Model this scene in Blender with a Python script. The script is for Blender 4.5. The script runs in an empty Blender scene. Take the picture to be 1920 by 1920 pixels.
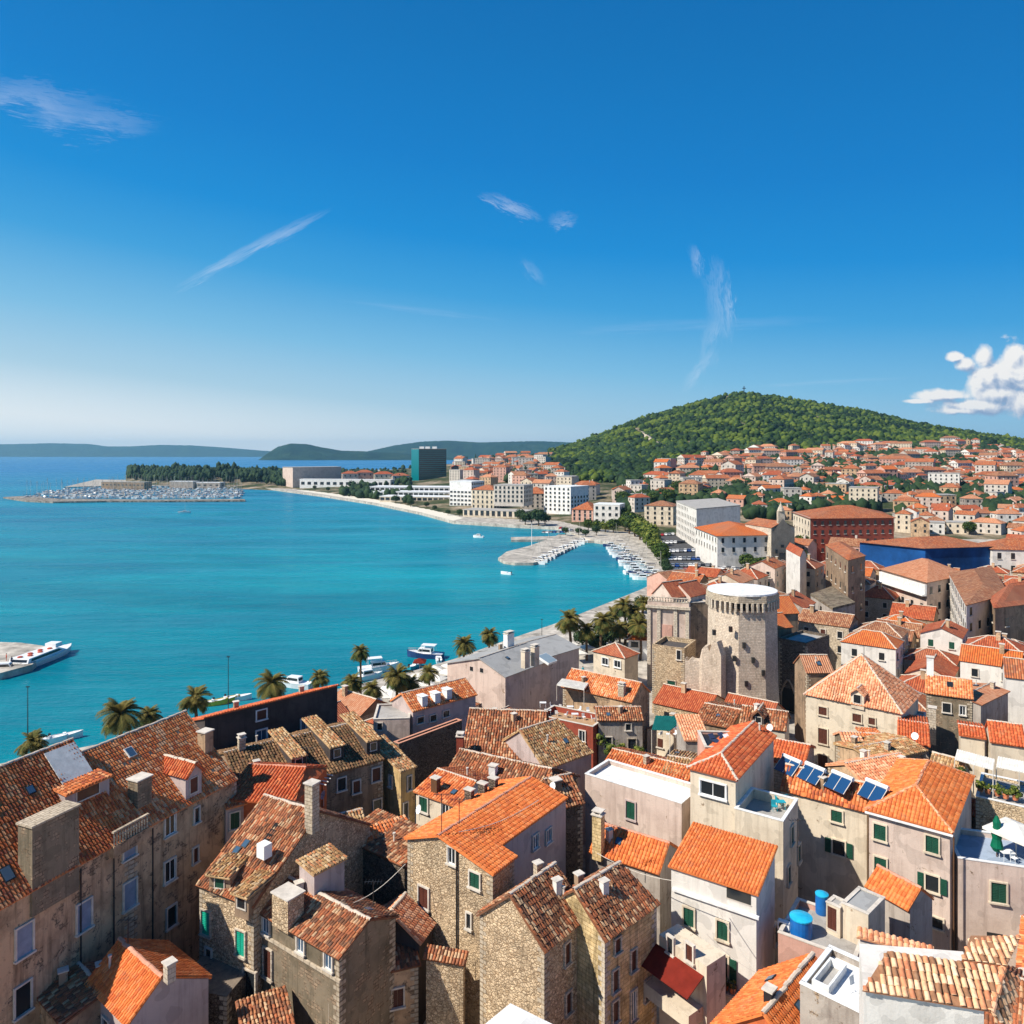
import bpy, math, random
import numpy as np
from mathutils import Vector, noise as mnoise
random.seed(7)
rng = np.random.default_rng(7)
R = math.radians
C = bpy.context.scene.collection
scene = bpy.context.scene

# ------------------------------------------------------------------ camera
CZ, F, CX, HY = 48.0, 1400.0, 960.0, 851.0      # height of the viewpoint, focal length and centre in photo pixels
cd = bpy.data.cameras.new('camera'); cam = bpy.data.objects.new('camera', cd); C.objects.link(cam)
cam.location = (0, 0, CZ); cam.rotation_euler = (R(90), 0, 0)
cd.sensor_width = 36; cd.lens = 36 * F / 1920; cd.shift_y = -(960 - HY) / 1920
cd.clip_start = 0.5; cd.clip_end = 80000
scene.camera = cam

# ------------------------------------------------------------------ light
SUN_AZ, SUN_EL = -111.0, 45.0                    # from +Y towards +X
sd = bpy.data.lights.new('sun', 'SUN'); sun = bpy.data.objects.new('sun', sd); C.objects.link(sun)
sd.energy = 5.0; sd.angle = R(0.53); sd.color = (1.0, 0.93, 0.82)
tosun = Vector((math.sin(R(SUN_AZ)) * math.cos(R(SUN_EL)), math.cos(R(SUN_AZ)) * math.cos(R(SUN_EL)), math.sin(R(SUN_EL))))
sun.rotation_euler = tosun.to_track_quat('Z', 'Y').to_euler()
scene.view_settings.view_transform = 'Standard'; scene.view_settings.look = 'None'
scene.view_settings.gamma = 1; scene.view_settings.exposure = 0.48
scene.cycles.use_denoising = True
scene.cycles.max_bounces = 5; scene.cycles.diffuse_bounces = 3; scene.cycles.transparent_max_bounces = 12
scene.cycles.volume_bounces = 0

class NT:
    def __init__(s, tree): s.t = tree; tree.nodes.clear()
    def n(s, typ, **kw):
        o = s.t.nodes.new(typ)
        for k, v in kw.items():
            if k == 'ins':
                for a, b in v.items():
                    if isinstance(b, bpy.types.NodeSocket): s.t.links.new(b, o.inputs[a])
                    else: o.inputs[a].default_value = b
            else: setattr(o, k, v)
        return o
    def m(s, op, a, b=None, c=None, clamp=False):
        o = s.t.nodes.new('ShaderNodeMath'); o.operation = op; o.use_clamp = clamp
        for i, x in enumerate((a, b, c)):
            if x is None: continue
            if isinstance(x, bpy.types.NodeSocket): s.t.links.new(x, o.inputs[i])
            else: o.inputs[i].default_value = x
        return o.outputs[0]
    def mix(s, f, a, b, mode='MIX'):
        o = s.t.nodes.new('ShaderNodeMix'); o.data_type = 'RGBA'; o.blend_type = mode
        for i, x in ((0, f), (6, a), (7, b)):
            if isinstance(x, bpy.types.NodeSocket): s.t.links.new(x, o.inputs[i])
            else: o.inputs[i].default_value = (*x, 1) if isinstance(x, tuple) and len(x) == 3 else x
        return o.outputs[2]
    def ramp(s, f, stops, interp='LINEAR'):
        o = s.t.nodes.new('ShaderNodeValToRGB'); r = o.color_ramp; r.interpolation = interp
        while len(r.elements) > 1: r.elements.remove(r.elements[-1])
        for i, (p, c) in enumerate(stops):
            e = r.elements[0] if i == 0 else r.elements.new(p)
            e.position = p; e.color = (*c, 1) if len(c) == 3 else c
        s.t.links.new(f, o.inputs[0]); return o.outputs[0]
    def noise(s, vec, scale, detail=3, rough=0.55, dist=0.0):
        o = s.n('ShaderNodeTexNoise', ins={'Scale': scale, 'Detail': detail, 'Roughness': rough, 'Distortion': dist})
        if vec is not None: s.t.links.new(vec, o.inputs['Vector'])
        return o.outputs['Fac']
    def mapv(s, vec, scale=(1, 1, 1), loc=(0, 0, 0), rot=(0, 0, 0)):
        o = s.n('ShaderNodeMapping', ins={'Scale': scale, 'Location': loc, 'Rotation': rot}); s.t.links.new(vec, o.inputs['Vector']); return o.outputs[0]

# sky: Nishita daylight with thin high cirrus laid out by direction (no objects)
world = bpy.data.worlds.new('World'); scene.world = world; world.use_nodes = True
w = NT(world.node_tree)
sky = w.n('ShaderNodeTexSky', sky_type='NISHITA', sun_disc=False, sun_elevation=R(SUN_EL), sun_rotation=R(SUN_AZ), altitude=0, air_density=1.0, dust_density=0.6, ozone_density=2.5)
tc = w.n('ShaderNodeTexCoord'); sep = w.n('ShaderNodeSeparateXYZ', ins={0: tc.outputs['Generated']})
def lin(r, g, b, k=1.0): return tuple(k * ((c / 255) / 12.92 if c <= 10 else ((c / 255 + 0.055) / 1.055) ** 2.4) for c in (r, g, b))
GAIN = 6.0                                       # brings display colours to the physical sky's scale
elev = w.m('ADD', sep.outputs[2], w.m('MULTIPLY', sep.outputs[0], 0.10))
rampc = w.ramp(w.m('ADD', w.m('MULTIPLY', elev, 1.0), 0.1, clamp=True), [(0.0, lin(248, 249, 246, 1.12)), (0.09, lin(238, 243, 244, 1.06)), (0.15, lin(178, 214, 234)), (0.22, lin(126, 193, 232)), (0.30, lin(60, 163, 225)), (0.37, lin(12, 143, 218)), (0.46, lin(0, 128, 206)), (0.58, lin(0, 116, 190)), (0.8, lin(0, 92, 165)), (1.0, lin(0, 80, 150))])
gain = w.n('ShaderNodeVectorMath', operation='SCALE', ins={0: rampc, 'Scale': GAIN})
skymix = w.mix(0.97, sky.outputs[0], gain.outputs[0])
yy = w.m('MAXIMUM', sep.outputs[1], 0.05)
U = w.m('DIVIDE', sep.outputs[0], yy); V = w.m('DIVIDE', sep.outputs[2], yy)
def wisp(px, py, length, width, ang, amount, seed, stretch=5.0):
    u0, v0 = (px - CX) / F, (HY - py) / F; a = R(ang)
    du, dv = w.m('SUBTRACT', U, u0), w.m('SUBTRACT', V, v0)
    p = w.m('ADD', w.m('MULTIPLY', du, math.cos(a)), w.m('MULTIPLY', dv, math.sin(a)))
    q = w.m('ADD', w.m('MULTIPLY', du, -math.sin(a)), w.m('MULTIPLY', dv, math.cos(a)))
    cv = w.n('ShaderNodeCombineXYZ', ins={0: w.m('MULTIPLY', p, F / length * 2.2), 1: w.m('MULTIPLY', q, F / width * 2.2 / 1.6), 2: float(seed)})
    nz = w.noise(cv.outputs[0], 1.3, 6, 0.62, 0.6)
    fib = w.noise(w.mapv(cv.outputs[0], (0.9, 3.6, 1)), 2.4, 6, 0.7, 1.2); nz = w.m('MULTIPLY', w.m('ADD', nz, fib), 0.5)
    qq = w.m('ADD', q, w.m('MULTIPLY', w.m('SUBTRACT', nz, 0.5), width / F * 2.6)); p = w.m('ADD', p, w.m('MULTIPLY', w.m('SUBTRACT', fib, 0.5), length / F * 0.5))
    e = w.m('ADD', w.m('POWER', w.m('MULTIPLY', w.m('ABSOLUTE', p), 2 * F / length), 2.0), w.m('POWER', w.m('MULTIPLY', w.m('ABSOLUTE', qq), 2 * F / width), 2.0))
    m = w.m('POWER', w.m('SUBTRACT', 1.0, e, clamp=True), 1.2)
    return w.m('MULTIPLY', w.m('MULTIPLY', m, w.m('MULTIPLY', w.m('SUBTRACT', nz, 0.36, clamp=True), 3.4, clamp=True)), amount)
ws = [wisp(60, 190, 300, 90, -10, 0.36, 1), wisp(170, 222, 280, 74, -8, 0.26, 21), wisp(472, 468, 330, 26, 27, 0.55, 2), wisp(960, 388, 130, 30, -24, 0.5, 3), wisp(1055, 412, 60, 34, 10, 0.3, 4),
      wisp(1350, 560, 170, 56, 96, 0.34, 5), wisp(1335, 630, 150, 44, 76, 0.3, 25), wisp(1312, 690, 110, 26, 52, 0.36, 6), wisp(1305, 490, 70, 26, 100, 0.34, 7), wisp(1000, 510, 70, 26, -50, 0.22, 8),
      wisp(1330, 608, 520, 26, 2, 0.14, 9), wisp(1560, 716, 330, 9, 3, 0.2, 10), wisp(790, 582, 340, 12, -7, 0.14, 11), wisp(230, 830, 1100, 60, 0, 0.1, 12)]
tot = ws[0]
for x in ws[1:]: tot = w.m('MAXIMUM', tot, x)
front = w.m('GREATER_THAN', sep.outputs[1], 0.06)
skyc = w.mix(w.m('MULTIPLY', tot, front), skymix, (5.2, 5.5, 6.3))
# cumulus beyond the hill: billows gathered round a few centres
def cumulus(du_, dv_, full=True):
    uu, vv = w.m('ADD', U, du_ / F), w.m('ADD', V, dv_ / F)
    cv = w.n('ShaderNodeCombineXYZ', ins={0: uu, 1: vv, 2: 0.0}); n1 = w.noise(cv.outputs[0], 26.0, 7 if full else 4, 0.62, 0.25)
    d = None
    for px, py, rx, ry in ((1900, 668, 24, 34), (1885, 705, 44, 36), (1846, 672, 20, 26), (1858, 705, 34, 28), (1788, 670, 16, 9), (1812, 686, 22, 13), (1836, 712, 24, 30), (1925, 700, 36, 44), (1870, 740, 60, 20), (1770, 742, 56, 11), (1830, 762, 74, 16), (1800, 770, 50, 9), (1930, 755, 60, 26), (1725, 752, 30, 4)):
        a = w.m('MULTIPLY', w.m('SUBTRACT', uu, (px - CX) / F), F / rx); b = w.m('MULTIPLY', w.m('SUBTRACT', vv, (HY - py) / F), F / ry)
        e = w.m('SUBTRACT', 1.0, w.m('SQRT', w.m('ADD', w.m('MULTIPLY', a, a), w.m('MULTIPLY', b, b))))
        d = e if d is None else w.m('SMOOTH_MAX', d, e, 0.25)
    return w.m('ADD', d, w.m('MULTIPLY', w.m('SUBTRACT', n1, 0.48), 2.1)), n1
d0, n0 = cumulus(0, 0); d1, n1 = cumulus(-7, 8); d2, n2 = cumulus(-16, 22, False)
mask = w.m('MULTIPLY', w.m('ADD', d0, 0.16), 2.0, clamp=True); mask = w.m('MULTIPLY', mask, front)
lit = w.m('ADD', 0.70, w.m('ADD', w.m('MULTIPLY', w.m('SUBTRACT', d0, d1), 1.1), w.m('MULTIPLY', w.m('SUBTRACT', d0, d2), 0.35)), clamp=True)
cloudc = w.ramp(lit, [(0.15, lin(148, 172, 205, GAIN)), (0.5, lin(196, 208, 226, GAIN)), (0.8, lin(236, 238, 242, GAIN)), (1.0, lin(255, 253, 250, GAIN))])
skyc = w.mix(mask, skyc, cloudc)
bg = w.n('ShaderNodeBackground', ins={'Color': skyc, 'Strength': 0.115})
wo = w.n('ShaderNodeOutputWorld', ins={'Surface': bg.outputs[0]})

# ------------------------------------------------------------------ materials
MATS = {}
def new_mat(name):
    m = bpy.data.materials.new(name); m.use_nodes = True; MATS[name] = m
    return m, NT(m.node_tree)
def finish(t, col, rough=0.9, spec=0.25, bump=None, bstr=0.4, bdist=0.05, metal=0.0, alpha=None, extra=None):
    ins = {'Base Color': col, 'Roughness': rough, 'Specular IOR Level': spec, 'Metallic': metal}
    if not isinstance(col, bpy.types.NodeSocket): ins['Base Color'] = (*col, 1)
    if alpha is not None: ins['Alpha'] = alpha
    if extra: ins.update(extra)
    b = t.n('ShaderNodeBsdfPrincipled', ins=ins)
    if bump is not None:
        bp = t.n('ShaderNodeBump', ins={'Strength': bstr, 'Distance': bdist, 'Height': bump}); t.t.links.new(bp.outputs[0], b.inputs['Normal'])
    t.n('ShaderNodeOutputMaterial', ins={'Surface': b.outputs[0]})
def pos(t): return t.n('ShaderNodeNewGeometry').outputs['Position']
def uvn(t): return t.n('ShaderNodeUVMap', uv_map='UVMap').outputs[0]

def plaster(name, c, dirt=(0.16, 0.13, 0.10), amt=0.5, streak=0.55, rough=0.92, patch=0.0):
    m, t = new_mat(name); p = pos(t); c = tuple(x * 0.9 for x in c)
    n1 = t.noise(p, 0.22, 5, 0.65); n2 = t.noise(t.mapv(p, (1.6, 1.6, 0.13)), 1.1, 5, 0.7); n3 = t.noise(p, 2.6, 4, 0.7)
    c2 = tuple(min(1, x * 1.12) for x in c)
    col = t.mix(t.m('MULTIPLY', n3, 0.8), c, c2)
    # repairs in slightly different render
    nr = t.noise(p, 0.55, 2, 0.4); col = t.mix(t.m('MULTIPLY', t.m('GREATER_THAN', nr, 0.58), 0.5), col, tuple(x * 0.72 for x in c))
    if patch:
        uv = uvn(t); b = t.n('ShaderNodeTexBrick', ins={'Vector': uv, 'Color1': (0.40, 0.29, 0.19, 1), 'Color2': (0.24, 0.17, 0.11, 1), 'Mortar': (0.12, 0.085, 0.06, 1), 'Scale': 1.0, 'Mortar Size': 0.03, 'Brick Width': 0.5, 'Row Height': 0.26})
        np_ = t.noise(p, 0.75, 6, 0.75, 0.4); col = t.mix(t.m('MULTIPLY', t.m('SUBTRACT', np_, 0.64 - 0.10 * patch, clamp=True), 30.0, clamp=True), col, b.outputs['Color'])
    f1 = t.m('MULTIPLY', t.m('SUBTRACT', n1, 0.47, clamp=True), 3.2 * amt, clamp=True)
    f2 = t.m('MULTIPLY', t.m('SUBTRACT', n2, 0.5, clamp=True), 3.5 * streak, clamp=True)
    col = t.mix(f1, col, dirt); col = t.mix(f2, col, tuple(x * 0.8 for x in dirt))
    f3 = t.m('MULTIPLY', t.m('SUBTRACT', t.noise(p, 1.3, 6, 0.8), 0.55, clamp=True), 4.0 * amt, clamp=True); col = t.mix(f3, col, tuple(x * 1.1 for x in dirt))
    finish(t, col, rough, 0.2, t.noise(p, 6.0, 4, 0.7), 0.5, 0.04)
def stone(name, c1, c2, mortar, sc=1.0, rubble=False, dirt=(0.10, 0.08, 0.06), amt=0.5):
    m, t = new_mat(name); uv = uvn(t); p = pos(t)
    if rubble:
        v = t.n('ShaderNodeTexVoronoi', feature='F1', ins={'Vector': t.mapv(uv, (1, 1.35, 1)), 'Scale': 3.6 * sc, 'Randomness': 0.95})
        v2 = t.n('ShaderNodeTexVoronoi', feature='DISTANCE_TO_EDGE', ins={'Vector': t.mapv(uv, (1, 1.35, 1)), 'Scale': 3.6 * sc, 'Randomness': 0.95})
        sx = t.n('ShaderNodeSeparateColor', ins={0: v.outputs['Color']})
        col = t.ramp(sx.outputs[0], [(0, c1), (0.5, c2), (1, tuple(min(1, a * 1.25) for a in c2))])
        edge = t.m('LESS_THAN', v2.outputs['Distance'], 0.07); col = t.mix(edge, col, mortar); h = t.m('MINIMUM', v2.outputs['Distance'], 0.15)
        h = t.m('MULTIPLY', h, 5)
        pn = t.noise(p, 0.45, 6, 0.75, 0.5); pf = t.m('MULTIPLY', t.m('SUBTRACT', pn, 0.56, clamp=True), 25.0, clamp=True); col = t.mix(pf, col, tuple(min(1, (a + b) * 0.55) for a, b in zip(c1, c2))); col = t.mix(t.m('MULTIPLY', t.m('SUBTRACT', t.noise(p, 0.9, 5, 0.8, 0.8), 0.60, clamp=True), 12.0, clamp=True), col, tuple(x * 0.35 for x in c1))
    else:
        b = t.n('ShaderNodeTexBrick', ins={'Vector': uv, 'Color1': (*c1, 1), 'Color2': (*c2, 1), 'Mortar': (*mortar, 1), 'Scale': 1.0 * sc, 'Mortar Size': 0.022, 'Bias': 0.0, 'Brick Width': 0.55, 'Row Height': 0.3, 'Mortar Smooth': 0.3})
        b.offset_frequency = 2; b.squash_frequency = 3; b.squash = 1.3
        col = b.outputs['Color']; h = t.m('SUBTRACT', 1.0, b.outputs['Fac'])
    n1 = t.noise(p, 0.3, 5, 0.7); n2 = t.noise(t.mapv(p, (1.5, 1.5, 0.15)), 1.0, 4, 0.7); n3 = t.noise(p, 3.0, 5, 0.75)
    col = t.mix(t.m('MULTIPLY', t.m('SUBTRACT', n1, 0.46, clamp=True), 3.4 * amt, clamp=True), col, dirt)
    col = t.mix(t.m('MULTIPLY', t.m('SUBTRACT', n2, 0.52, clamp=True), 3.0 * amt, clamp=True), col, tuple(a * 0.6 for a in dirt))
    col = t.mix(0.75, col, t.ramp(n3, [(0.2, (0.5, 0.5, 0.5)), (0.5, (1, 1, 1)), (0.8, (1.5, 1.45, 1.35))]), 'MULTIPLY')
    finish(t, col, 0.93, 0.2, t.m('ADD', h, n3), 0.7, 0.06)
def tiles(name, cols, moss=0.0, mosscol=(0.06, 0.06, 0.03), soot=0.3):
    """barrel tiles modelled one by one; 'tint' says which firing a tile came from"""
    m, t = new_mat(name); p = pos(t)
    at = t.n('ShaderNodeAttribute', attribute_name='tint').outputs['Fac']
    col = t.ramp(at, [(i / (len(cols)), c) for i, c in enumerate(cols)], 'CONSTANT')
    n1 = t.noise(p, 0.5, 4, 0.7); n2 = t.noise(p, 5.0, 3, 0.7)
    col = t.mix(0.8, col, t.ramp(n2, [(0.25, (0.62, 0.62, 0.62)), (0.5, (1, 1, 1)), (0.75, (1.25, 1.25, 1.25))]), 'MULTIPLY')
    col = t.mix(t.m('MULTIPLY', t.m('SUBTRACT', n1, 0.48, clamp=True), 4 * soot, clamp=True), col, (0.10, 0.05, 0.03))
    n5 = t.noise(p, 1.1, 6, 0.8); col = t.mix(t.m('MULTIPLY', t.m('SUBTRACT', n5, 0.53, clamp=True), 3.2, clamp=True), col, (0.34, 0.22, 0.14))
    if moss: col = t.mix(t.m('MULTIPLY', t.m('SUBTRACT', t.noise(p, 1.7, 5, 0.75), 0.44, clamp=True), 5 * moss, clamp=True), col, mosscol)
    finish(t, col, 0.85, 0.2, n2, 0.3, 0.02)
def tiles_uv(name, cols, soot=0.3, w_=0.34, l_=0.5, bs=0.9):
    cols = [tuple(x * k for x, k in zip(c, (0.80, 0.78, 0.80))) for c in cols]
    m, t = new_mat(name); p = pos(t); uv = uvn(t)
    s = t.n('ShaderNodeSeparateXYZ', ins={0: uv})
    a = t.m('DIVIDE', s.outputs[0], w_); b = t.m('DIVIDE', s.outputs[1], l_)
    cv = t.n('ShaderNodeCombineXYZ', ins={0: t.m('FLOOR', a), 1: t.m('FLOOR', b), 2: 0.0})
    wn = t.n('ShaderNodeTexWhiteNoise', noise_dimensions='2D', ins={'Vector': cv.outputs[0]}).outputs['Value']
    col = t.ramp(wn, [(i / (len(cols)), c) for i, c in enumerate(cols)], 'CONSTANT')
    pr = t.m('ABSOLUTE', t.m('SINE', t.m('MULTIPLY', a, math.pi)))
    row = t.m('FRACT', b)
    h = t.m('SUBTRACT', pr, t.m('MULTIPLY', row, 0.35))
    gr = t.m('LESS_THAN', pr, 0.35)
    col = t.mix(t.m('MULTIPLY', gr, 0.55), col, (0.08, 0.035, 0.02))  # grooves between barrel tiles darkened in the colour to imitate their shade
    n6 = t.noise(p, 0.05, 4, 0.7); col = t.mix(t.m('MULTIPLY', t.m('SUBTRACT', n6, 0.45, clamp=True), 2.2, clamp=True), col, (0.34, 0.18, 0.11))
    n1 = t.noise(p, 0.35, 5, 0.7)
    col = t.mix(t.m('MULTIPLY', t.m('SUBTRACT', n1, 0.48, clamp=True), 4 * soot, clamp=True), col, (0.12, 0.06, 0.04))
    finish(t, col, 0.85, 0.2, h, bs, 0.12)
def flat(name, c, rough=0.6, spec=0.4, metal=0.0, var=0.12, sc=1.5):
    m, t = new_mat(name); p = pos(t); n = t.noise(p, sc, 4, 0.65)
    lo = tuple(max(0, x * (1 - 2 * var)) for x in c); hi = tuple(min(1, x * (1 + var)) for x in c)
    finish(t, t.ramp(n, [(0.3, lo), (0.7, hi)]), rough, spec, None, metal=metal)

plaster('plaster_cream', (0.70, 0.60, 0.46), (0.30, 0.23, 0.16), 0.55, 0.55, patch=0.1); plaster('plaster_white', (0.74, 0.70, 0.64), (0.32, 0.29, 0.25), 0.4, 0.4)
plaster('plaster_pink', (0.64, 0.51, 0.43), (0.30, 0.21, 0.17), 0.6, 0.6, patch=0.15); plaster('plaster_lilac', (0.53, 0.43, 0.40), (0.24, 0.18, 0.16))
plaster('plaster_ochre', (0.62, 0.43, 0.20), (0.10, 0.07, 0.035), 0.9, 1.1, patch=0.6); plaster('plaster_brown', (0.36, 0.25, 0.165), (0.07, 0.05, 0.035), 0.9, 0.9, patch=1.0)
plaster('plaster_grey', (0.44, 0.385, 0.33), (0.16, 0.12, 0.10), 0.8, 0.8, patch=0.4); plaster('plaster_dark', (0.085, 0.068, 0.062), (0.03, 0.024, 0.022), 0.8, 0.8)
plaster('plaster_red', (0.34, 0.075, 0.045), (0.12, 0.03, 0.02)); plaster('plaster_orange', (0.62, 0.15, 0.05), (0.3, 0.07, 0.03), 0.3, 0.3)
plaster('plaster_rose', (0.62, 0.36, 0.28), (0.3, 0.17, 0.13)); plaster('plaster_blue', (0.36, 0.44, 0.55), (0.2, 0.22, 0.26), 0.3, 0.4)
plaster('plaster_far', (0.60, 0.54, 0.47), (0.3, 0.26, 0.22), 0.5, 0.3); plaster('plaster_old', (0.60, 0.41, 0.25), (0.12, 0.075, 0.045), 1.0, 1.0, patch=0.9)
plaster('concrete', (0.42, 0.40, 0.37), (0.2, 0.18, 0.16)); plaster('whitewash', (0.82, 0.81, 0.78), (0.5, 0.47, 0.43), 0.35, 0.25)
plaster('grey_roof', (0.36, 0.36, 0.35), (0.22, 0.22, 0.21), 0.5, 0.3); plaster('moss_stone', (0.26, 0.205, 0.14), (0.06, 0.055, 0.035), 0.9, 0.9, patch=1.2)
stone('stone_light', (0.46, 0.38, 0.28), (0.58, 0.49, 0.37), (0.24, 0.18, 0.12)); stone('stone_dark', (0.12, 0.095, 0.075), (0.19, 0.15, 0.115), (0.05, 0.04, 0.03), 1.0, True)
stone('stone_rubble', (0.44, 0.315, 0.19), (0.60, 0.46, 0.30), (0.29, 0.20, 0.12), 1.0, True); stone('stone_tower', (0.56, 0.46, 0.36), (0.70, 0.59, 0.47), (0.36, 0.27, 0.19), 1.1, False, (0.22, 0.16, 0.11), 0.5)
stone('stone_yellow', (0.62, 0.45, 0.22), (0.74, 0.56, 0.31), (0.40, 0.27, 0.12), 1.0, False, (0.10, 0.07, 0.03), 1.3); stone('stone_pale', (0.55, 0.47, 0.37), (0.66, 0.58, 0.47), (0.36, 0.29, 0.22), 0.9)

TERR = [(0.70, 0.19, 0.055), (0.78, 0.25, 0.08), (0.62, 0.15, 0.045), (0.80, 0.32, 0.13), (0.70, 0.20, 0.06)]
tiles('tile_new', [(0.66, 0.165, 0.042), (0.73, 0.20, 0.052), (0.60, 0.14, 0.038), (0.76, 0.24, 0.075)], soot=0.12)
tiles('tile_red', [(0.50, 0.10, 0.035), (0.58, 0.13, 0.045), (0.45, 0.085, 0.03), (0.62, 0.17, 0.06)], soot=0.15)
tiles('tile_orange', [(0.68, 0.20, 0.06), (0.74, 0.26, 0.09), (0.60, 0.155, 0.045), (0.78, 0.32, 0.13), (0.50, 0.125, 0.045), (0.76, 0.40, 0.21)], soot=0.2)
tiles('tile_redold', [(0.62, 0.165, 0.05), (0.70, 0.23, 0.08), (0.50, 0.12, 0.04), (0.76, 0.34, 0.15), (0.38, 0.09, 0.04), (0.66, 0.19, 0.06)], soot=0.3)
tiles('tile_brown', [(0.28, 0.10, 0.05), (0.42, 0.17, 0.075), (0.20, 0.085, 0.045), (0.52, 0.27, 0.14), (0.35, 0.115, 0.05), (0.58, 0.38, 0.22), (0.17, 0.08, 0.05), (0.44, 0.14, 0.06)], moss=0.16, soot=0.45)
tiles('tile_mossy', [(0.16, 0.09, 0.045), (0.24, 0.13, 0.065), (0.11, 0.07, 0.04), (0.36, 0.20, 0.10), (0.19, 0.09, 0.045)], moss=0.5, mosscol=(0.085, 0.075, 0.03), soot=0.5)
tiles('tile_straw', [(0.42, 0.24, 0.10), (0.52, 0.32, 0.15), (0.34, 0.16, 0.065), (0.50, 0.20, 0.085), (0.25, 0.14, 0.07), (0.60, 0.42, 0.24)], moss=0.2, mosscol=(0.14, 0.11, 0.04), soot=0.4)
tiles('tile_pale', [(0.78, 0.47, 0.27), (0.82, 0.52, 0.32), (0.66, 0.28, 0.14), (0.84, 0.58, 0.38), (0.52, 0.20, 0.10), (0.76, 0.43, 0.24), (0.30, 0.15, 0.08)], soot=0.15)
tiles('tile_salmon', [(0.72, 0.29, 0.14), (0.78, 0.36, 0.19), (0.62, 0.21, 0.10), (0.82, 0.44, 0.26)], soot=0.2)
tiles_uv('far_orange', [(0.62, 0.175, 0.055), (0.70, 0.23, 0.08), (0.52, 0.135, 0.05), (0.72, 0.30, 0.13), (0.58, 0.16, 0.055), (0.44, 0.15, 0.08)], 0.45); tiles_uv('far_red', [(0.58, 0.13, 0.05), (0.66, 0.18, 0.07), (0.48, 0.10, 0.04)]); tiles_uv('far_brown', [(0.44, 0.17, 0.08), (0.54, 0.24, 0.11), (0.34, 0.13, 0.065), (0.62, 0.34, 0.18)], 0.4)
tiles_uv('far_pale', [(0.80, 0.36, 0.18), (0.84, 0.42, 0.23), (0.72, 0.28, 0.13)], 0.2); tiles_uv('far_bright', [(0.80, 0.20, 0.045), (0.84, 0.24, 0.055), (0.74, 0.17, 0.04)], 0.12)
flat('mortar', (0.60, 0.50, 0.40), 0.9, 0.2); flat('mortar_red', (0.62, 0.30, 0.20), 0.9, 0.2)
flat('stone_trim', (0.62, 0.56, 0.48), 0.9, 0.2); flat('white_paint', (0.80, 0.80, 0.78), 0.5); flat('shutter_green', (0.012, 0.075, 0.045), 0.55); flat('shutter_teal', (0.01, 0.36, 0.24), 0.5)
flat('shutter_brown', (0.10, 0.03, 0.018), 0.6); flat('shutter_blue', (0.22, 0.28, 0.38), 0.6); flat('dark_metal', (0.03, 0.03, 0.033), 0.5, 0.5, 0.3)
flat('wood_brown', (0.12, 0.06, 0.03), 0.8, 0.2); flat('rust', (0.14, 0.035, 0.02), 0.8, 0.2); flat('tank_blue', (0.01, 0.13, 0.42), 0.4); flat('tank_lid', (0.02, 0.42, 0.68), 0.4)
flat('parasol_green', (0.0, 0.12, 0.06), 0.7, 0.2); flat('awning_red', (0.17, 0.02, 0.012), 0.85, 0.1); flat('awning_teal', (0.01, 0.13, 0.12), 0.8, 0.1); flat('canvas', (0.74, 0.71, 0.64), 0.9, 0.1)
flat('tarp_blue', (0.008, 0.065, 0.22), 0.75, 0.15, 0, 0.3, 0.12); flat('asphalt', (0.07, 0.07, 0.072), 0.9, 0.2); flat('quay', (0.46, 0.42, 0.36), 0.9, 0.2, 0, 0.3, 0.3); flat('alley', (0.09, 0.08, 0.075), 0.9, 0.2)
flat('beach', (0.70, 0.65, 0.54), 0.95, 0.1); flat('rock', (0.30, 0.27, 0.23), 0.95, 0.1, 0, 0.5, 0.4); flat('bark', (0.12, 0.08, 0.05), 0.95, 0.1); flat('yellow_paint', (0.72, 0.5, 0.05), 0.5)
flat('boat_white', (0.80, 0.80, 0.79), 0.3, 0.5, 0, 0.05); flat('boat_blue', (0.02, 0.05, 0.16), 0.3, 0.5); flat('boat_red', (0.55, 0.10, 0.05), 0.4); flat('wood_deck', (0.42, 0.27, 0.15), 0.7); flat('navy_canvas', (0.02, 0.035, 0.09), 0.9)
flat('car_white', (0.75, 0.75, 0.75), 0.25, 0.5, 0, 0.02); flat('car_silver', (0.4, 0.41, 0.42), 0.3, 0.5, 0.6, 0.03); flat('car_black', (0.02, 0.02, 0.022), 0.25, 0.5); flat('car_red', (0.4, 0.02, 0.015), 0.25, 0.5); flat('car_blue', (0.02, 0.06, 0.22), 0.25, 0.5)
flat('rubber', (0.02, 0.02, 0.02), 0.9, 0.1); flat('turq', (0.02, 0.34, 0.42), 0.6)
def glassy(name, c, rough=0.12):
    m, t = new_mat(name); finish(t, c, rough, 0.6)
glassy('pane', (0.018, 0.022, 0.026)); glassy('pane_blue', (0.05, 0.10, 0.16)); glassy('solar', (0.01, 0.055, 0.15), 0.25); glassy('pane_tower', (0.0, 0.15, 0.17), 0.2); glassy('pane_tower_dark', (0.004, 0.02, 0.026), 0.12); glassy('skylight', (0.25, 0.32, 0.36), 0.3)
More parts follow.
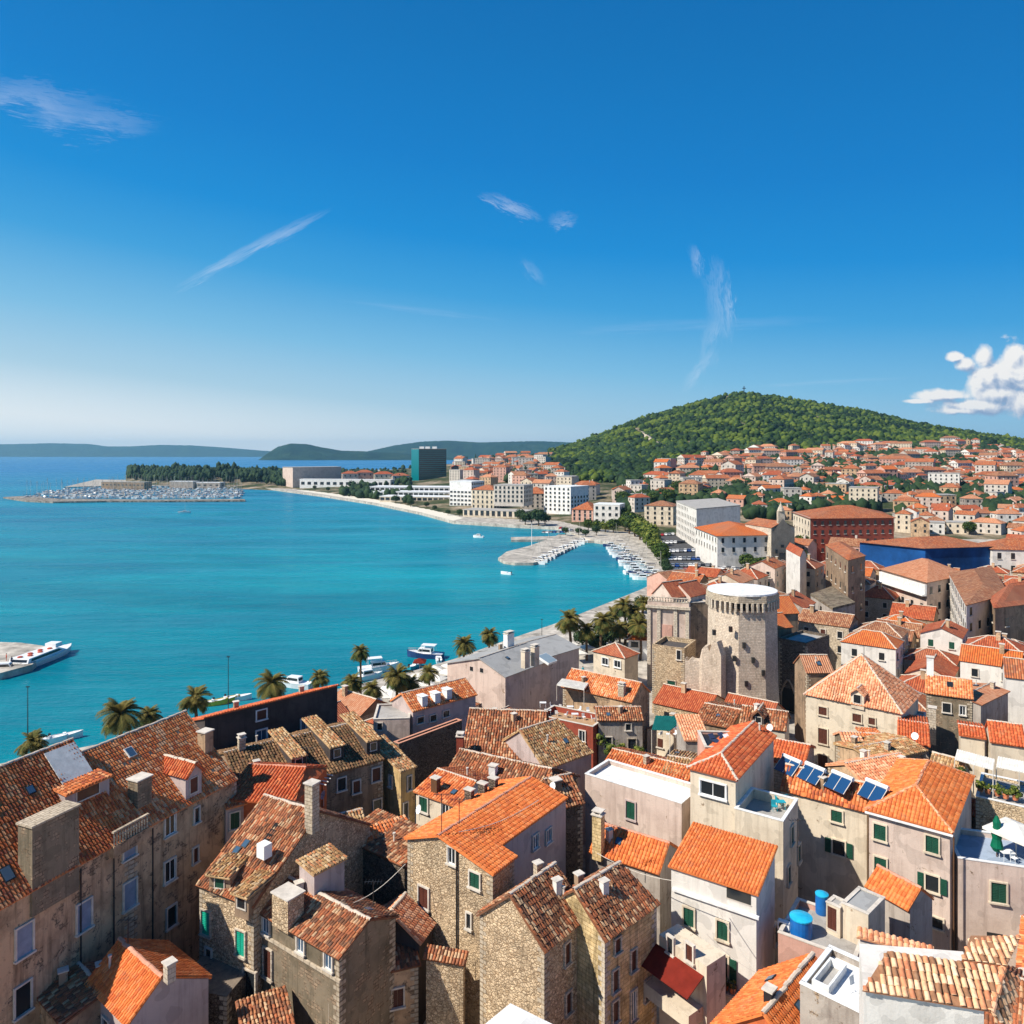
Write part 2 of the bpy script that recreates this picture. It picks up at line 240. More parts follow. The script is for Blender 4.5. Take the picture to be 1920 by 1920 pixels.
# crowns
def leafmat(name, c1, c2, c3, sc=0.35, tr=0.25):
    m, t = new_mat(name); p = pos(t)
    at = t.n('ShaderNodeAttribute', attribute_name='tint').outputs['Fac']
    n = t.noise(p, sc, 4, 0.7)
    f = t.m('ADD', t.m('MULTIPLY', n, 0.45), t.m('MULTIPLY', at, 0.68))
    col = t.ramp(f, [(0.25, c1), (0.55, c2), (0.85, c3)])
    d = t.n('ShaderNodeBsdfPrincipled', ins={'Base Color': col, 'Roughness': 0.75, 'Specular IOR Level': 0.25})
    bp = t.n('ShaderNodeBump', ins={'Strength': 0.8, 'Distance': 0.5, 'Height': t.noise(p, sc * 5, 3, 0.7)}); t.t.links.new(bp.outputs[0], d.inputs['Normal'])
    tl = t.n('ShaderNodeBsdfTranslucent', ins={'Color': col}); mx = t.n('ShaderNodeMixShader', ins={0: tr, 1: d.outputs[0], 2: tl.outputs[0]})
    t.n('ShaderNodeOutputMaterial', ins={'Surface': mx.outputs[0]})
leafmat('leaf_pine', (0.006, 0.020, 0.006), (0.038, 0.078, 0.011), (0.13, 0.175, 0.018), 0.22); leafmat('leaf_dark', (0.012, 0.035, 0.016), (0.03, 0.065, 0.022), (0.06, 0.10, 0.03))
leafmat('leaf_palm', (0.02, 0.045, 0.012), (0.06, 0.095, 0.022), (0.24, 0.19, 0.045), 1.0, 0.2); leafmat('leaf_bright', (0.05, 0.09, 0.015), (0.13, 0.18, 0.03), (0.30, 0.32, 0.06), 1.0)
# water
m, t = new_mat('sea_water'); p = pos(t)
big = t.noise(t.mapv(p, (0.004, 0.012, 1), rot=(0, 0, R(-25))), 1.0, 5, 0.6, 0.5); mid = t.noise(t.mapv(p, (0.02, 0.11, 1), rot=(0, 0, R(-12))), 1.0, 5, 0.65, 0.8)
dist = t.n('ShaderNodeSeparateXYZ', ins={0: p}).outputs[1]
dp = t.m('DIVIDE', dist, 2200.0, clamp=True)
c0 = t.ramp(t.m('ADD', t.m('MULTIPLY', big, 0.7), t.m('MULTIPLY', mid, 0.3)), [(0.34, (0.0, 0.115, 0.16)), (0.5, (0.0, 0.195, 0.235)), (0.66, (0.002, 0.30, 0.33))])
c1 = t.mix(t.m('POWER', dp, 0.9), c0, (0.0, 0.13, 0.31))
wv = t.m('ADD', t.noise(t.mapv(p, (0.5, 1.2, 1), rot=(0, 0, R(-20))), 1.0, 5, 0.6), t.m('MULTIPLY', t.noise(t.mapv(p, (0.1, 0.3, 1), rot=(0, 0, R(-10))), 1.0, 3, 0.6), 2.0))
rg = t.ramp(t.noise(t.mapv(p, (0.005, 0.028, 1), rot=(0, 0, R(8))), 1.0, 5, 0.7, 1.2), [(0.40, (0.12,) * 3), (0.62, (0.42,) * 3)])
bp = t.n('ShaderNodeBump', ins={'Strength': 0.55, 'Distance': 0.5, 'Height': wv}); df = t.n('ShaderNodeBsdfDiffuse', ins={'Color': c1, 'Normal': bp.outputs[0]}); gl = t.n('ShaderNodeBsdfGlossy', ins={'Color': (0.8, 0.95, 1, 1), 'Roughness': rg, 'Normal': bp.outputs[0]})
fz = t.n('ShaderNodeFresnel', ins={'IOR': 1.33, 'Normal': bp.outputs[0]}); mx = t.n('ShaderNodeMixShader', ins={0: t.m('MULTIPLY', fz.outputs[0], 0.45), 1: df.outputs[0], 2: gl.outputs[0]}); t.n('ShaderNodeOutputMaterial', ins={'Surface': mx.outputs[0]})
# hillside soil with scrub
m, t = new_mat('hillside'); p = pos(t)
n = t.noise(p, 0.03, 6, 0.7); finish(t, t.ramp(n, [(0.36, (0.02, 0.04, 0.012)), (0.48, (0.07, 0.075, 0.035)), (0.58, (0.24, 0.19, 0.13)), (0.7, (0.40, 0.33, 0.25))]), 0.95, 0.1, t.noise(p, 0.2, 4), 0.8, 2.0)
m, t = new_mat('island'); p = pos(t)
n = t.noise(p, 0.006, 8, 0.75); finish(t, t.ramp(n, [(0.38, (0.004, 0.02, 0.010)), (0.55, (0.015, 0.045, 0.016)), (0.72, (0.06, 0.08, 0.03))]), 0.95, 0.1, n, 1.0, 60.0)
m, t = new_mat('cloud_puff'); p = pos(t)
lw = t.n('ShaderNodeLayerWeight', ins={0: 0.35}); al = t.m('SUBTRACT', 1.0, t.m('MULTIPLY', t.m('SUBTRACT', lw.outputs['Facing'], 0.45, clamp=True), 2.6, clamp=True), clamp=True)
d = t.n('ShaderNodeBsdfDiffuse', ins={'Color': (0.92, 0.92, 0.93, 1)}); tl = t.n('ShaderNodeBsdfTranslucent', ins={'Color': (0.92, 0.92, 0.95, 1)}); mx = t.n('ShaderNodeMixShader', ins={0: 0.5, 1: d.outputs[0], 2: tl.outputs[0]})
tp = t.n('ShaderNodeBsdfTransparent'); m2 = t.n('ShaderNodeMixShader', ins={0: al, 1: tp.outputs[0], 2: mx.outputs[0]}); t.n('ShaderNodeOutputMaterial', ins={'Surface': m2.outputs[0]})

# ------------------------------------------------------------------ mesh tools
def P(px, py, z):
    y = (CZ - z) * F / (py - HY); return Vector(((px - CX) / F * y, y, z))
def D(px, py, y): return Vector(((px - CX) / F * y, y, CZ - (py - HY) / F * y))
def ray(px, py): return Vector(((px - CX) / F, 1.0, -(py - HY) / F))
CAM = Vector((0, 0, CZ))
KIDS = {}
class MB:
    def __init__(s): s.v = []; s.f = []; s.uv = []; s.t = []; s.m = []; s.arr = []
    def poly(s, pts, uv=None, tint=0.5, mat=0):
        i = len(s.v); s.v += [tuple(p) for p in pts]; s.f.append(tuple(range(i, i + len(pts))))
        s.uv.append(uv or [(0, 0)] * len(pts)); s.t.append(tint); s.m.append(mat)
    def wallquad(s, a, b, z0, z1, mat=0, tint=0.5):
        L = (Vector((b[0], b[1], 0)) - Vector((a[0], a[1], 0))).length; u0 = a[0] * 0.37 + a[1] * 0.21
        s.poly([(a[0], a[1], z0), (b[0], b[1], z0), (b[0], b[1], z1), (a[0], a[1], z1)], [(u0, z0), (u0 + L, z0), (u0 + L, z1), (u0, z1)], tint, mat)
    def obox(s, o, ex, ey, ez, mat=0, tint=0.5):
        """box with corner o and edge vectors"""
        o, ex, ey, ez = map(Vector, (o, ex, ey, ez))
        c = [o, o + ex, o + ex + ey, o + ey]; tcs = [q + ez for q in c]
        X, Y, Z = ex.length, ey.length, ez.length
        flip = ex.cross(ey).dot(ez) < 0
        def q(pts, uv): s.poly(pts[::-1] if flip else pts, uv[::-1] if flip else uv, tint, mat)
        q([c[3], c[2], c[1], c[0]], [(0, Y), (X, Y), (X, 0), (0, 0)]); q(tcs, [(0, 0), (X, 0), (X, Y), (0, Y)])
        q([c[0], c[1], tcs[1], tcs[0]], [(0, 0), (X, 0), (X, Z), (0, Z)]); q([c[1], c[2], tcs[2], tcs[1]], [(0, 0), (Y, 0), (Y, Z), (0, Z)])
        q([c[2], c[3], tcs[3], tcs[2]], [(0, 0), (X, 0), (X, Z), (0, Z)]); q([c[3], c[0], tcs[0], tcs[3]], [(0, 0), (Y, 0), (Y, Z), (0, Z)])
    def box(s, c, sx, sy, sz, ang=0.0, mat=0, tint=0.5):
        """c = centre of the base"""
        ux = Vector((math.cos(ang), math.sin(ang), 0)); uy = Vector((-math.sin(ang), math.cos(ang), 0))
        s.obox(Vector(c) - ux * sx / 2 - uy * sy / 2, ux * sx, uy * sy, Vector((0, 0, sz)), mat, tint)
    def tube(s, p0, p1, r0, r1=None, n=8, mat=0, caps=True, tint=0.5):
        p0, p1 = Vector(p0), Vector(p1); r1 = r0 if r1 is None else r1
        d = (p1 - p0).normalized(); a = d.orthogonal().normalized(); b = d.cross(a)
        k0 = [p0 + (a * math.cos(2 * math.pi * i / n) + b * math.sin(2 * math.pi * i / n)) * r0 for i in range(n)]
        k1 = [p1 + (a * math.cos(2 * math.pi * i / n) + b * math.sin(2 * math.pi * i / n)) * r1 for i in range(n)]
        for i in range(n):
            j = (i + 1) % n; s.poly([k0[i], k0[j], k1[j], k1[i]], None, tint, mat)
        if caps: s.poly(k1, None, tint, mat); s.poly(k0[::-1], None, tint, mat)
    def lathe(s, c, prof, n=12, mat=0, tint=0.5, ang0=0.0):
        c = Vector(c)
        rings = [[c + Vector((r * math.cos(ang0 + 2 * math.pi * i / n), r * math.sin(ang0 + 2 * math.pi * i / n), z)) for i in range(n)] for r, z in prof]
        for k in range(len(rings) - 1):
            for i in range(n):
                j = (i + 1) % n
                u0, u1 = i * prof[k][0] * 6.283 / n, (i + 1) * prof[k][0] * 6.283 / n
                s.poly([rings[k][i], rings[k][j], rings[k + 1][j], rings[k + 1][i]], [(u0, prof[k][1]), (u1, prof[k][1]), (u1, prof[k + 1][1]), (u0, prof[k + 1][1])], tint, mat)
        s.poly(rings[-1], None, tint, mat)
    def add_arrays(s, v, q, tint, mat=0): s.arr.append((v, q, tint, mat))
    def build(s, name, mats, parent=None, origin=None, smooth=False):
        o0 = np.array(origin if origin is not None else (0, 0, 0), dtype=np.float64)
        V = np.array(s.v, dtype=np.float64).reshape(-1, 3); nv = len(V)
        loops = [i for f in s.f for i in f]; lt = [len(f) for f in s.f]
        T = list(s.t); M = list(s.m); UV = [c for u in s.uv for c in u]
        Vs = [V]; Ls = [np.array(loops, dtype=np.int64)]; Ts = [np.array(T, dtype=np.float32)]; Ms = [np.array(M, dtype=np.int32)]; Lt = [np.array(lt, dtype=np.int32)]
        UVs = [np.array(UV, dtype=np.float32).reshape(-1, 2)]; base = nv
        for v, q, tt, mi in s.arr:
            Vs.append(v); Ls.append((q + base).ravel()); Ts.append(np.asarray(tt, dtype=np.float32)); Ms.append(np.full(len(q), mi, np.int32)); Lt.append(np.full(len(q), q.shape[1], np.int32))
            UVs.append(np.zeros((q.size, 2), np.float32)); base += len(v)
        V = np.concatenate(Vs) - o0; L = np.concatenate(Ls).astype(np.int32); Lt = np.concatenate(Lt); T = np.concatenate(Ts); M = np.concatenate(Ms); UV = np.concatenate(UVs)
        me = bpy.data.meshes.new(name); me.vertices.add(len(V)); me.vertices.foreach_set('co', V.ravel().astype(np.float32))
        me.loops.add(len(L)); me.loops.foreach_set('vertex_index', L)
        me.polygons.add(len(Lt)); st = np.concatenate([[0], np.cumsum(Lt)[:-1]]).astype(np.int32)
        me.polygons.foreach_set('loop_start', st); me.polygons.foreach_set('loop_total', Lt); me.polygons.foreach_set('material_index', M)
        me.update(calc_edges=True)
        uvl = me.uv_layers.new(name='UVMap'); uvl.data.foreach_set('uv', UV.ravel())
        at = me.attributes.new('tint', 'FLOAT', 'FACE'); at.data.foreach_set('value', T)
        if smooth: me.polygons.foreach_set('use_smooth', np.ones(len(Lt), dtype=bool))
        me.validate()
        for mm in (mats if isinstance(mats, (list, tuple)) else [mats]): me.materials.append(MATS[mm])
        o = bpy.data.objects.new(name, me); C.objects.link(o)
        if parent is not None: o.parent = parent; KIDS.setdefault(parent.name, []).append(o)
        elif origin is not None: o.location = origin
        return o
def thing(name, label, cat, loc=(0, 0, 0), group=None, rz=0.0):
    o = bpy.data.objects.new(name, None); C.objects.link(o); o.location = loc; o.rotation_euler = (0, 0, rz); o.empty_display_size = 0.5
    return tag(o, label, cat, group)
def tag(o, label=None, cat=None, group=None, kind=None):
    if label: o['label'] = label
    if cat: o['category'] = cat
    if group: o['group'] = group
    if kind: o['kind'] = kind
    return o
def copy_tree(o, parent=None):
    c = o.copy(); C.objects.link(c); c.parent = parent
    for ch in KIDS.get(o.name, []): copy_tree(ch, c)
    return c
def nth(i):
    return ('first second third fourth fifth sixth seventh eighth ninth tenth'.split()[i] if i < 10 else f'{i + 1}' + ('th' if (i + 1) % 100 in (11, 12, 13) else {1: 'st', 2: 'nd', 3: 'rd'}.get((i + 1) % 10, 'th')))

# ------------------------------------------------------------------ building kit
Z = Vector((0, 0, 1)); GROUND = 2.0
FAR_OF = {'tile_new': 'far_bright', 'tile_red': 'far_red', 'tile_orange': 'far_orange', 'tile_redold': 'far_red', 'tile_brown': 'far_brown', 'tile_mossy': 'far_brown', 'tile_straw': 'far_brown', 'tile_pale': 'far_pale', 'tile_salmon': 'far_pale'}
def tile_slope(mb, poly, U, V, w=0.30, L=0.42, jit=0.0, mat=0, seed=0, thick=0.13):
    """one slope: under-board with edges, then every barrel tile"""
    poly = [Vector(p) for p in poly]; o = poly[0]
    N = U.cross(V).normalized()
    if N.z < 0: N = -N
    ab = [((p - o).dot(U), (p - o).dot(V)) for p in poly]
    # make the outline run counter-clockwise seen from above
    area = sum(ab[i][0] * ab[(i + 1) % len(ab)][1] - ab[(i + 1) % len(ab)][0] * ab[i][1] for i in range(len(ab)))
    up = poly if area * (U.cross(V).z) > 0 else poly[::-1]
    mb.poly(up, [((p - o).dot(U) + o.x, (p - o).dot(V)) for p in up], 0.99 if L else 0.5, mat)
    lo = [p - N * thick for p in up]; mb.poly(lo[::-1], None, 0.3, mat)
    for i in range(len(up)):
        j = (i + 1) % len(up); mb.poly([up[i], lo[i], lo[j], up[j]], None, 0.3, mat)
    if not L: return
    rg = np.random.default_rng(seed + 11)
    amin, amax = min(a for a, b in ab), max(a for a, b in ab); bmin, bmax = min(b for a, b in ab), max(b for a, b in ab)
    A_, B0, B1 = [], [], []
    nc = max(1, int(round((amax - amin) / w))); w = (amax - amin) / nc
    for k in range(nc):
        a = amin + (k + 0.5) * w; bs = []
        for i in range(len(ab)):
            (a0, b0), (a1, b1) = ab[i], ab[(i + 1) % len(ab)]
            if (a0 - a) * (a1 - a) < 0: bs.append(b0 + (b1 - b0) * (a - a0) / (a1 - a0))
        if len(bs) < 2: continue
        lo_, hi_ = min(bs), max(bs); r = math.floor((lo_ - bmin) / L)
        off = rg.uniform(-0.12, 0.12) * L * min(1, jit * 8)
        while bmin + r * L + off < hi_ - 0.05:
            s0, s1 = max(lo_ - 0.04, bmin + r * L + off), min(hi_, bmin + (r + 1) * L + off + 0.05)
            if s1 - s0 > 0.06: A_.append(a); B0.append(s0); B1.append(s1)
            r += 1
    n = len(A_)
    if not n: return
    A_ = np.array(A_); B0 = np.array(B0); B1 = np.array(B1)
    keep = rg.random(n) > jit * 0.15
    A_, B0, B1 = A_[keep], B0[keep], B1[keep]; n = len(A_)
    A0 = A_ + rg.normal(0, 1, n) * jit * w; A1 = A_ + rg.normal(0, 1, n) * jit * w; lift = rg.normal(0, 1, n) * jit * 0.12
    if jit > 0.04: sag = np.array([mnoise.noise(Vector((a * 0.35, b * 0.35, seed % 97))) for a, b in zip(A_, B0)]) * min(jit, 0.1) * 1.3; lift = lift + sag + 0.02
    th = np.linspace(0, math.pi, 5); ca, sa = np.cos(th), np.sin(th)
    h = w * 0.34
    Vv = np.zeros((n, 10, 3)); Un, Vn, Nn, on = map(np.array, (U, V, N, o))
    for k in range(5):
        a0 = A0 + ca[k] * w * 0.43; h0 = 0.012 + 0.03 + sa[k] * h + lift
        a1 = A1 + ca[k] * w * 0.36; h1 = 0.004 + sa[k] * h * 0.8 + lift * 0.8
        Vv[:, k] = on + a0[:, None] * Un + B0[:, None] * Vn + h0[:, None] * Nn
        Vv[:, 5 + k] = on + a1[:, None] * Un + B1[:, None] * Vn + h1[:, None] * Nn
    base = np.arange(n)[:, None] * 10
    q = np.concatenate([base + np.array([[k, k + 1, k + 6, k + 5]]) for k in range(4)], axis=0)
    # tints per face, same tile same tint; slightly clustered
    tint = rg.random(n); q_t = np.tile(tint, 4)
    # lower lip
    lip = np.concatenate([base + np.array([[0, 1, 2, 2]]) * 0 + np.array([[0, 1, 3, 4]])], axis=0)
    flip = U.cross(V).dot(N) < 0
    if not flip: q = q[:, ::-1]
    mb.add_arrays(Vv.reshape(-1, 3), np.concatenate([q, lip]), np.concatenate([q_t, tint * 0.3]), mat)
def caps(mb, p, q, r=0.17, mat=1, L=0.42):
    """row of ridge tiles from p to q"""
    p, q = Vector(p), Vector(q); d = q - p; n = max(1, int(d.length / L)); d = d / n; du = d.normalized()
    s = du.cross(Z).normalized() if abs(du.z) < 0.99 else Vector((1, 0, 0)); N = s.cross(du)
    for i in range(n):
        js = s * random.gauss(0, 0.02) + N * random.gauss(0, 0.015); a, b = p + d * i + js, p + d * (i + 1.06) + js; k = 4
        for j in range(k):
            t0, t1 = math.pi * j / k, math.pi * (j + 1) / k
            f = lambda t, rr, c: c + s * math.cos(t) * rr + N * math.sin(t) * rr * 0.8
            mb.poly([f(t0, r, a), f(t1, r, a), f(t1, r * 0.86, b), f(t0, r * 0.86, b)], None, random.random(), mat)
def solve(X, u, n, px, py, s=0.0):
    q, g = (px - CX) / F, (py - HY) / F; m = u * s + n
    d = (q * X.y - X.x) / (m.x - q * m.y); y = X.y + d * m.y
    return d, CZ - g * y - X.z
def along(X, m, px):
    q = (px - CX) / F; return (q * X.y - X.x) / (m.x - q * m.y)
def rise_at(X, u, n, d, py, z, s=0.0):
    y = X.y + d * (n.y + s * u.y); return CZ - (py - HY) / F * y - z
FOOT = []       # footprints that are taken: lists of (x, y)
LOG = []
ALLH = []
class House:
    def __init__(s, name, label, cat='house', wall='plaster_cream', roof='tile_orange', group=None, base=GROUND, cap='mortar', jit=0.05):
        s.name, s.label, s.cat, s.group = name, label, cat, group; s.wm, s.rm, s.base, s.cap, s.jit = wall, roof, base, cap, jit
        s.root = None; s.walls = []; s.slopes = []; s.seed = random.randint(0, 99999); ALLH.append(s)
    def _root(s, p):
        if s.root is None: s.root = thing(s.name, s.label, s.cat, (p.x, p.y, s.base), s.group); s.org = Vector((p.x, p.y, s.base))
    def body(s, foot, ztop, wall=None, tri=(), trim=True, base=None):
        """walls on a footprint (list of xy, counter-clockwise from above), tri = gable pieces"""
        c = sum((Vector((p[0], p[1], 0)) for p in foot), Vector()) / len(foot); s._root(c)
        FOOT.append([(p[0], p[1]) for p in foot]); mb = MB(); n = len(foot); b = s.base if base is None else base
        ar = sum(foot[i][0] * foot[(i + 1) % n][1] - foot[(i + 1) % n][0] * foot[i][1] for i in range(n))
        if ar < 0: foot = foot[::-1]
        zt = ztop if isinstance(ztop, (int, float)) else None
        for i in range(n):
            a, e = foot[i], foot[(i + 1) % n]
            mb.wallquad(a, e, b - 1.0, zt); t = Vector((e[0] - a[0], e[1] - a[1], 0)); L = t.length
            if L > 0.3: t /= L; s.walls.append((Vector((a[0], a[1], 0)), t, L, Vector((t.y, -t.x, 0)), b, zt))
        mb.poly([(p[0], p[1], zt) for p in foot])
        for g in tri:
            g = [Vector(p) for p in g]; t = (g[1] - g[0]); t.z = 0; t.normalize()
            mb.poly(g, [((p - g[0]).dot(t), p.z) for p in g])
        wo_ = mb.build('wall', wall or s.wm, s.root, s.org); mt_ = wall or s.wm
        if c.length < 150 and (mt_.startswith('stone') or mt_ in ('moss_stone', 'plaster_old', 'plaster_brown', 'plaster_ochre')) and n == 4:
            for i in range(n):
                qb = MB()
                a, e, pv = Vector((*foot[i][:2], 0)), Vector((*foot[(i + 1) % n][:2], 0)), Vector((*foot[i - 1][:2], 0)); t1, t2 = (e - a).normalized(), (pv - a).normalized()
                if (e - a).length < 2 or (pv - a).length < 2 or (-(t1 + t2)).dot(a - CAM) > 1.0 * 60: continue
                o1, k = -(t1 + t2) * 0.025, 0
                zz = zt - 0.36
                while zz > max(b, zt - 9.5):
                    l1, l2 = (0.62, 0.3) if k % 2 else (0.3, 0.62); qb.obox(Vector((a.x, a.y, zz)) + o1, t1 * l1, t2 * l2, Z * 0.32); zz -= 0.36; k += 1
                if qb.f: qb.build('quoins', 'stone_pale' if mt_ in ('stone_yellow', 'stone_light') else 'stone_light', s.root, s.org)
        return wo_
    def roof(s, slopes, ridges=(), mat=None, name='roof', w=None, L=None, jit=None, flatmode=None, capmat=None, capr=0.17):
        mb = MB(); mat = mat or s.rm; jit = s.jit if jit is None else jit
        dist = min((Vector(p) - CAM).length for sl in slopes for p in sl)
        far = dist > 128 if flatmode is None else flatmode
        for k, sl in enumerate(slopes):
            sl = [Vector(p) for p in sl]; nrm = (sl[1] - sl[0]).cross(sl[2] - sl[0]).normalized()
            if nrm.z < 0: nrm = -nrm
            V = (Z - nrm * nrm.z); V = V.normalized() if V.length > 0.02 else Vector((0, 1, 0)); Uu = V.cross(nrm).normalized()
            ww = w or (0.26 if dist < 75 else 0.33); LL = L or 0.42
            tile_slope(mb, sl, Uu, V, ww, 0 if far else LL, jit, 0, s.seed + k * 17); s.slopes.append((sl, nrm, Uu, V))
        for a, b in ridges: caps(mb, a, b, capr if not far else 0.16, 1)
        s._root(Vector(slopes[0][0]))
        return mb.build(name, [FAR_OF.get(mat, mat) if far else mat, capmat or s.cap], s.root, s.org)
    # --- volumes from photo points; corner A, corner B = eave in front, z = eave height
    def side(s, A, B, z, R, end='A', hipA=False, hipB=False, W=None, flipn=False, wall=None, mat=None, ov=0.28, R2=None, over=0.2, asym=1.0, dmax=None, D=None, **kw):
        A, B = P(*A, z), P(*B, z); u = (B - A).normalized(); n = Vector((-u.y, u.x, 0))
        if n.dot(A - CAM) < 0: n = -n
        if flipn: n = -n
        if end == 'A': d, r = solve(A, u, n, *R, 1.0 if hipA else 0.0)
        else: d, r = solve(B, -u, n, *R, 1.0 if hipB else 0.0)
        if D or d < 1.0 or d > (dmax or 13):
            d = D or (2.8 if d < 1 else (dmax or 6)); r = rise_at(A if end == 'A' else B, u, n, d, R[1], z)
        if r < 0.12 * d: r = 0.18 * d
        if r > 1.0 * d: r = 0.75 * d
        LOG.append((s.name, s.label[:28], 'side AB %.1f d %.1f r %.1f pitch %.0f  y %.0f' % ((B - A).length, d, r, math.degrees(math.atan2(r, d)), A.y)))
        L = (B - A).length; d = max(d, 0.8); r = max(r, 0.15); d2 = d * asym; wd = W or d + d2
        r1 = A + n * d + Z * r + (u * d if hipA else u * 0); r2 = B + n * d + Z * r - (u * d if hipB else u * 0)
        if R2: t = along(r1, u, R2[0]); r2 = r1 + u * t
        A2, B2 = A + n * (d + d2), B + n * (d + d2)
        sl = [[A, B, r2, r1], [B2, A2, r1, r2]]; rid = [(r1, r2)]; tri = []
        pitch = r / d; zi = z + pitch * ov - 0.12
        oa = ov if hipA else over; ob = ov if hipB else over
        a, b, b2, a2 = A + n * ov + u * oa, B + n * ov - u * ob, B2 - n * ov - u * ob, A2 - n * ov + u * oa
        if hipA: sl.append([A2, A, r1]); rid += [(A, r1), (A2, r1)]
        else: tri.append([Vector((a2.x, a2.y, zi)), Vector((a.x, a.y, zi)), r1 + u * oa - Z * 0.14])
        if hipB: sl.append([B, B2, r2]); rid += [(B, r2), (B2, r2)]
        else: tri.append([Vector((b.x, b.y, zi)), Vector((b2.x, b2.y, zi)), r2 - u * ob - Z * 0.14])
        s.body([(a.x, a.y), (b.x, b.y), (b2.x, b2.y), (a2.x, a2.y)], zi, wall, tri); s.roof(sl, rid, mat, **kw); s.fr = (A, B, u, n, d, r, z)
        return s
    def hipend(s, A, B, z, apex, Cc, on='B', gable_far=False, wall=None, mat=None, ov=0.28, **kw):
        A, B = P(*A, z), P(*B, z); u = (B - A).normalized(); n = Vector((-u.y, u.x, 0))
        if n.dot(A - CAM) < 0: n = -n
        L = along(B if on == 'B' else A, n, Cc[0]); mid = (A + B) / 2; d, r = solve(mid, u, n, *apex)
        LOG.append((s.name, s.label[:28], 'hipend AB %.1f L %.1f d %.1f r %.1f pitch %.0f y %.0f' % ((B - A).length, L, d, r, math.degrees(math.atan2(r, d)), A.y)))
        ab = (B - A).length
        if L < 1.5 or L > 25: L = ab
        if d < 0.6 or d > 9: d = min(L, ab) / 2; r = rise_at(mid, u, n, d, apex[1], z)
        if r > 1.1 * d and d < 5: r = 0.8 * d
        r = max(r, 0.3); L = max(L, d * 2 + 0.1)
        r1 = mid + n * d + Z * r; r2 = mid + n * (L - (0 if gable_far else d)) + Z * r; A2, B2 = A + n * L, B + n * L
        sl = [[A, B, r1], [B, B2, r2, r1], [A2, A, r1, r2]]; rid = [(A, r1), (B, r1), (r1, r2)]; tri = []
        if not gable_far: sl.append([B2, A2, r2]); rid += [(A2, r2), (B2, r2)]
        zi = z + r / d * ov - 0.12
        a, b, b2, a2 = A + (n + u) * ov, B + (n - u) * ov, B2 - (n + u) * ov, A2 - (n - u) * ov
        if gable_far: tri.append([Vector((b2.x, b2.y, zi)), Vector((a2.x, a2.y, zi)), r2 - n * ov - Z * 0.14])
        s.body([(a.x, a.y), (b.x, b.y), (b2.x, b2.y), (a2.x, a2.y)], zi, wall, tri); s.roof(sl, rid, mat, **kw); s.fr = (A, B, u, n, d, r, z)
        return s
    def gableend(s, A, B, z, apex, L, wall=None, mat=None, ov=0.25, zB=None, A3=None, B3=None, body=True, **kw):
        A, B = (A3, B3) if A3 is not None else (P(*A, z), P(*B, z)); u = (B - A).normalized(); n = Vector((-u.y, u.x, 0))
        if n.dot(A - CAM) < 0: n = -n
        AB = B - A; q = (apex[0] - CX) / F; t = (q * A.y - A.x) / (AB.x - q * AB.y); ap = A + AB * t; r = CZ - (apex[1] - HY) / F * ap.y - A.z
        LOG.append((s.name, s.label[:28], 'gableend AB %.1f t %.2f r %.1f y %.0f' % (AB.length, t, r, A.y)))
        r = max(r, 0.3); t = min(max(t, 0.1), 0.9)
        r1 = A + AB * t + Z * r; r2 = r1 + n * L; A2, B2 = A + n * L, B + n * L
        sl = [[B, B2, r2, r1], [A2, A, r1, r2]]; zi = z - 0.12 + 0.1
        a, b, b2, a2 = A + (n + u) * ov, B + (n - u) * ov, B2 - (n + u) * ov, A2 - (n - u) * ov
        tri = [[Vector((a.x, a.y, zi)), Vector((b.x, b.y, zi)), r1 + n * ov - Z * 0.14], [Vector((b2.x, b2.y, zi)), Vector((a2.x, a2.y, zi)), r2 - n * ov - Z * 0.14]]
        if body: s.body([(a.x, a.y), (b.x, b.y), (b2.x, b2.y), (a2.x, a2.y)], zi, wall, tri)
        s.roof(sl, [(r1, r2)], mat, **kw); s.fr = (A, B, u, n, t, r, z)
        return s
    def shed(s, A, B, z, H, end='A', W=None, rise=None, wall=None, mat=None, ov=0.22, dmax=None, flipn=False, **kw):
        A, B = P(*A, z), P(*B, z); u = (B - A).normalized(); n = Vector((-u.y, u.x, 0))
        if n.dot(A - CAM) < 0: n = -n
        if flipn: n = -n
        if H: d, r = solve(A if end == 'A' else B, u, n, *H)
        else: d, r = W, rise
        LOG.append((s.name, s.label[:28], 'shed AB %.1f d %.1f r %.1f y %.0f' % ((B - A).length, d, r, A.y)))
        if H and (d < 0.8 or d > (dmax or 12)): d = dmax or 3.0; r = rise_at(A if end == 'A' else B, u, n, d, H[1], z)
        if H: r = max(r, 0.1 * d)
        h1, h2 = A + n * d + Z * r, B + n * d + Z * r
        a, b, b2, a2 = A + (n + u) * ov, B + (n - u) * ov, h2 - (n + u) * ov, h1 - (n - u) * ov
        zi = min(z, z + r) - 0.1; zl, zh = z - 0.1, z + r - 0.1
        f = lambda p, zz: Vector((p.x, p.y, zz))
        tri = [[f(b, zi), f(b2, zi), f(b2, zh), f(b, zl)], [f(a2, zi), f(a, zi), f(a, zl), f(a2, zh)], [f(b2, zi), f(a2, zi), f(a2, zh), f(b2, zh)], [f(a, zi), f(b, zi), f(b, zl), f(a, zl)]]
        s.body([(a.x, a.y), (b.x, b.y), (b2.x, b2.y), (a2.x, a2.y)], zi, wall, tri)
        if r < 0:
            k = len(s.walls) - 4
            s.walls[k:] = [(p, t, L_, nn, b_, z) for p, t, L_, nn, b_, zt in s.walls[k:]]
        s.roof([[A, B, h2, h1]], [], mat, **kw); s.fr = (A, B, u, n, d, r, z)
        return s
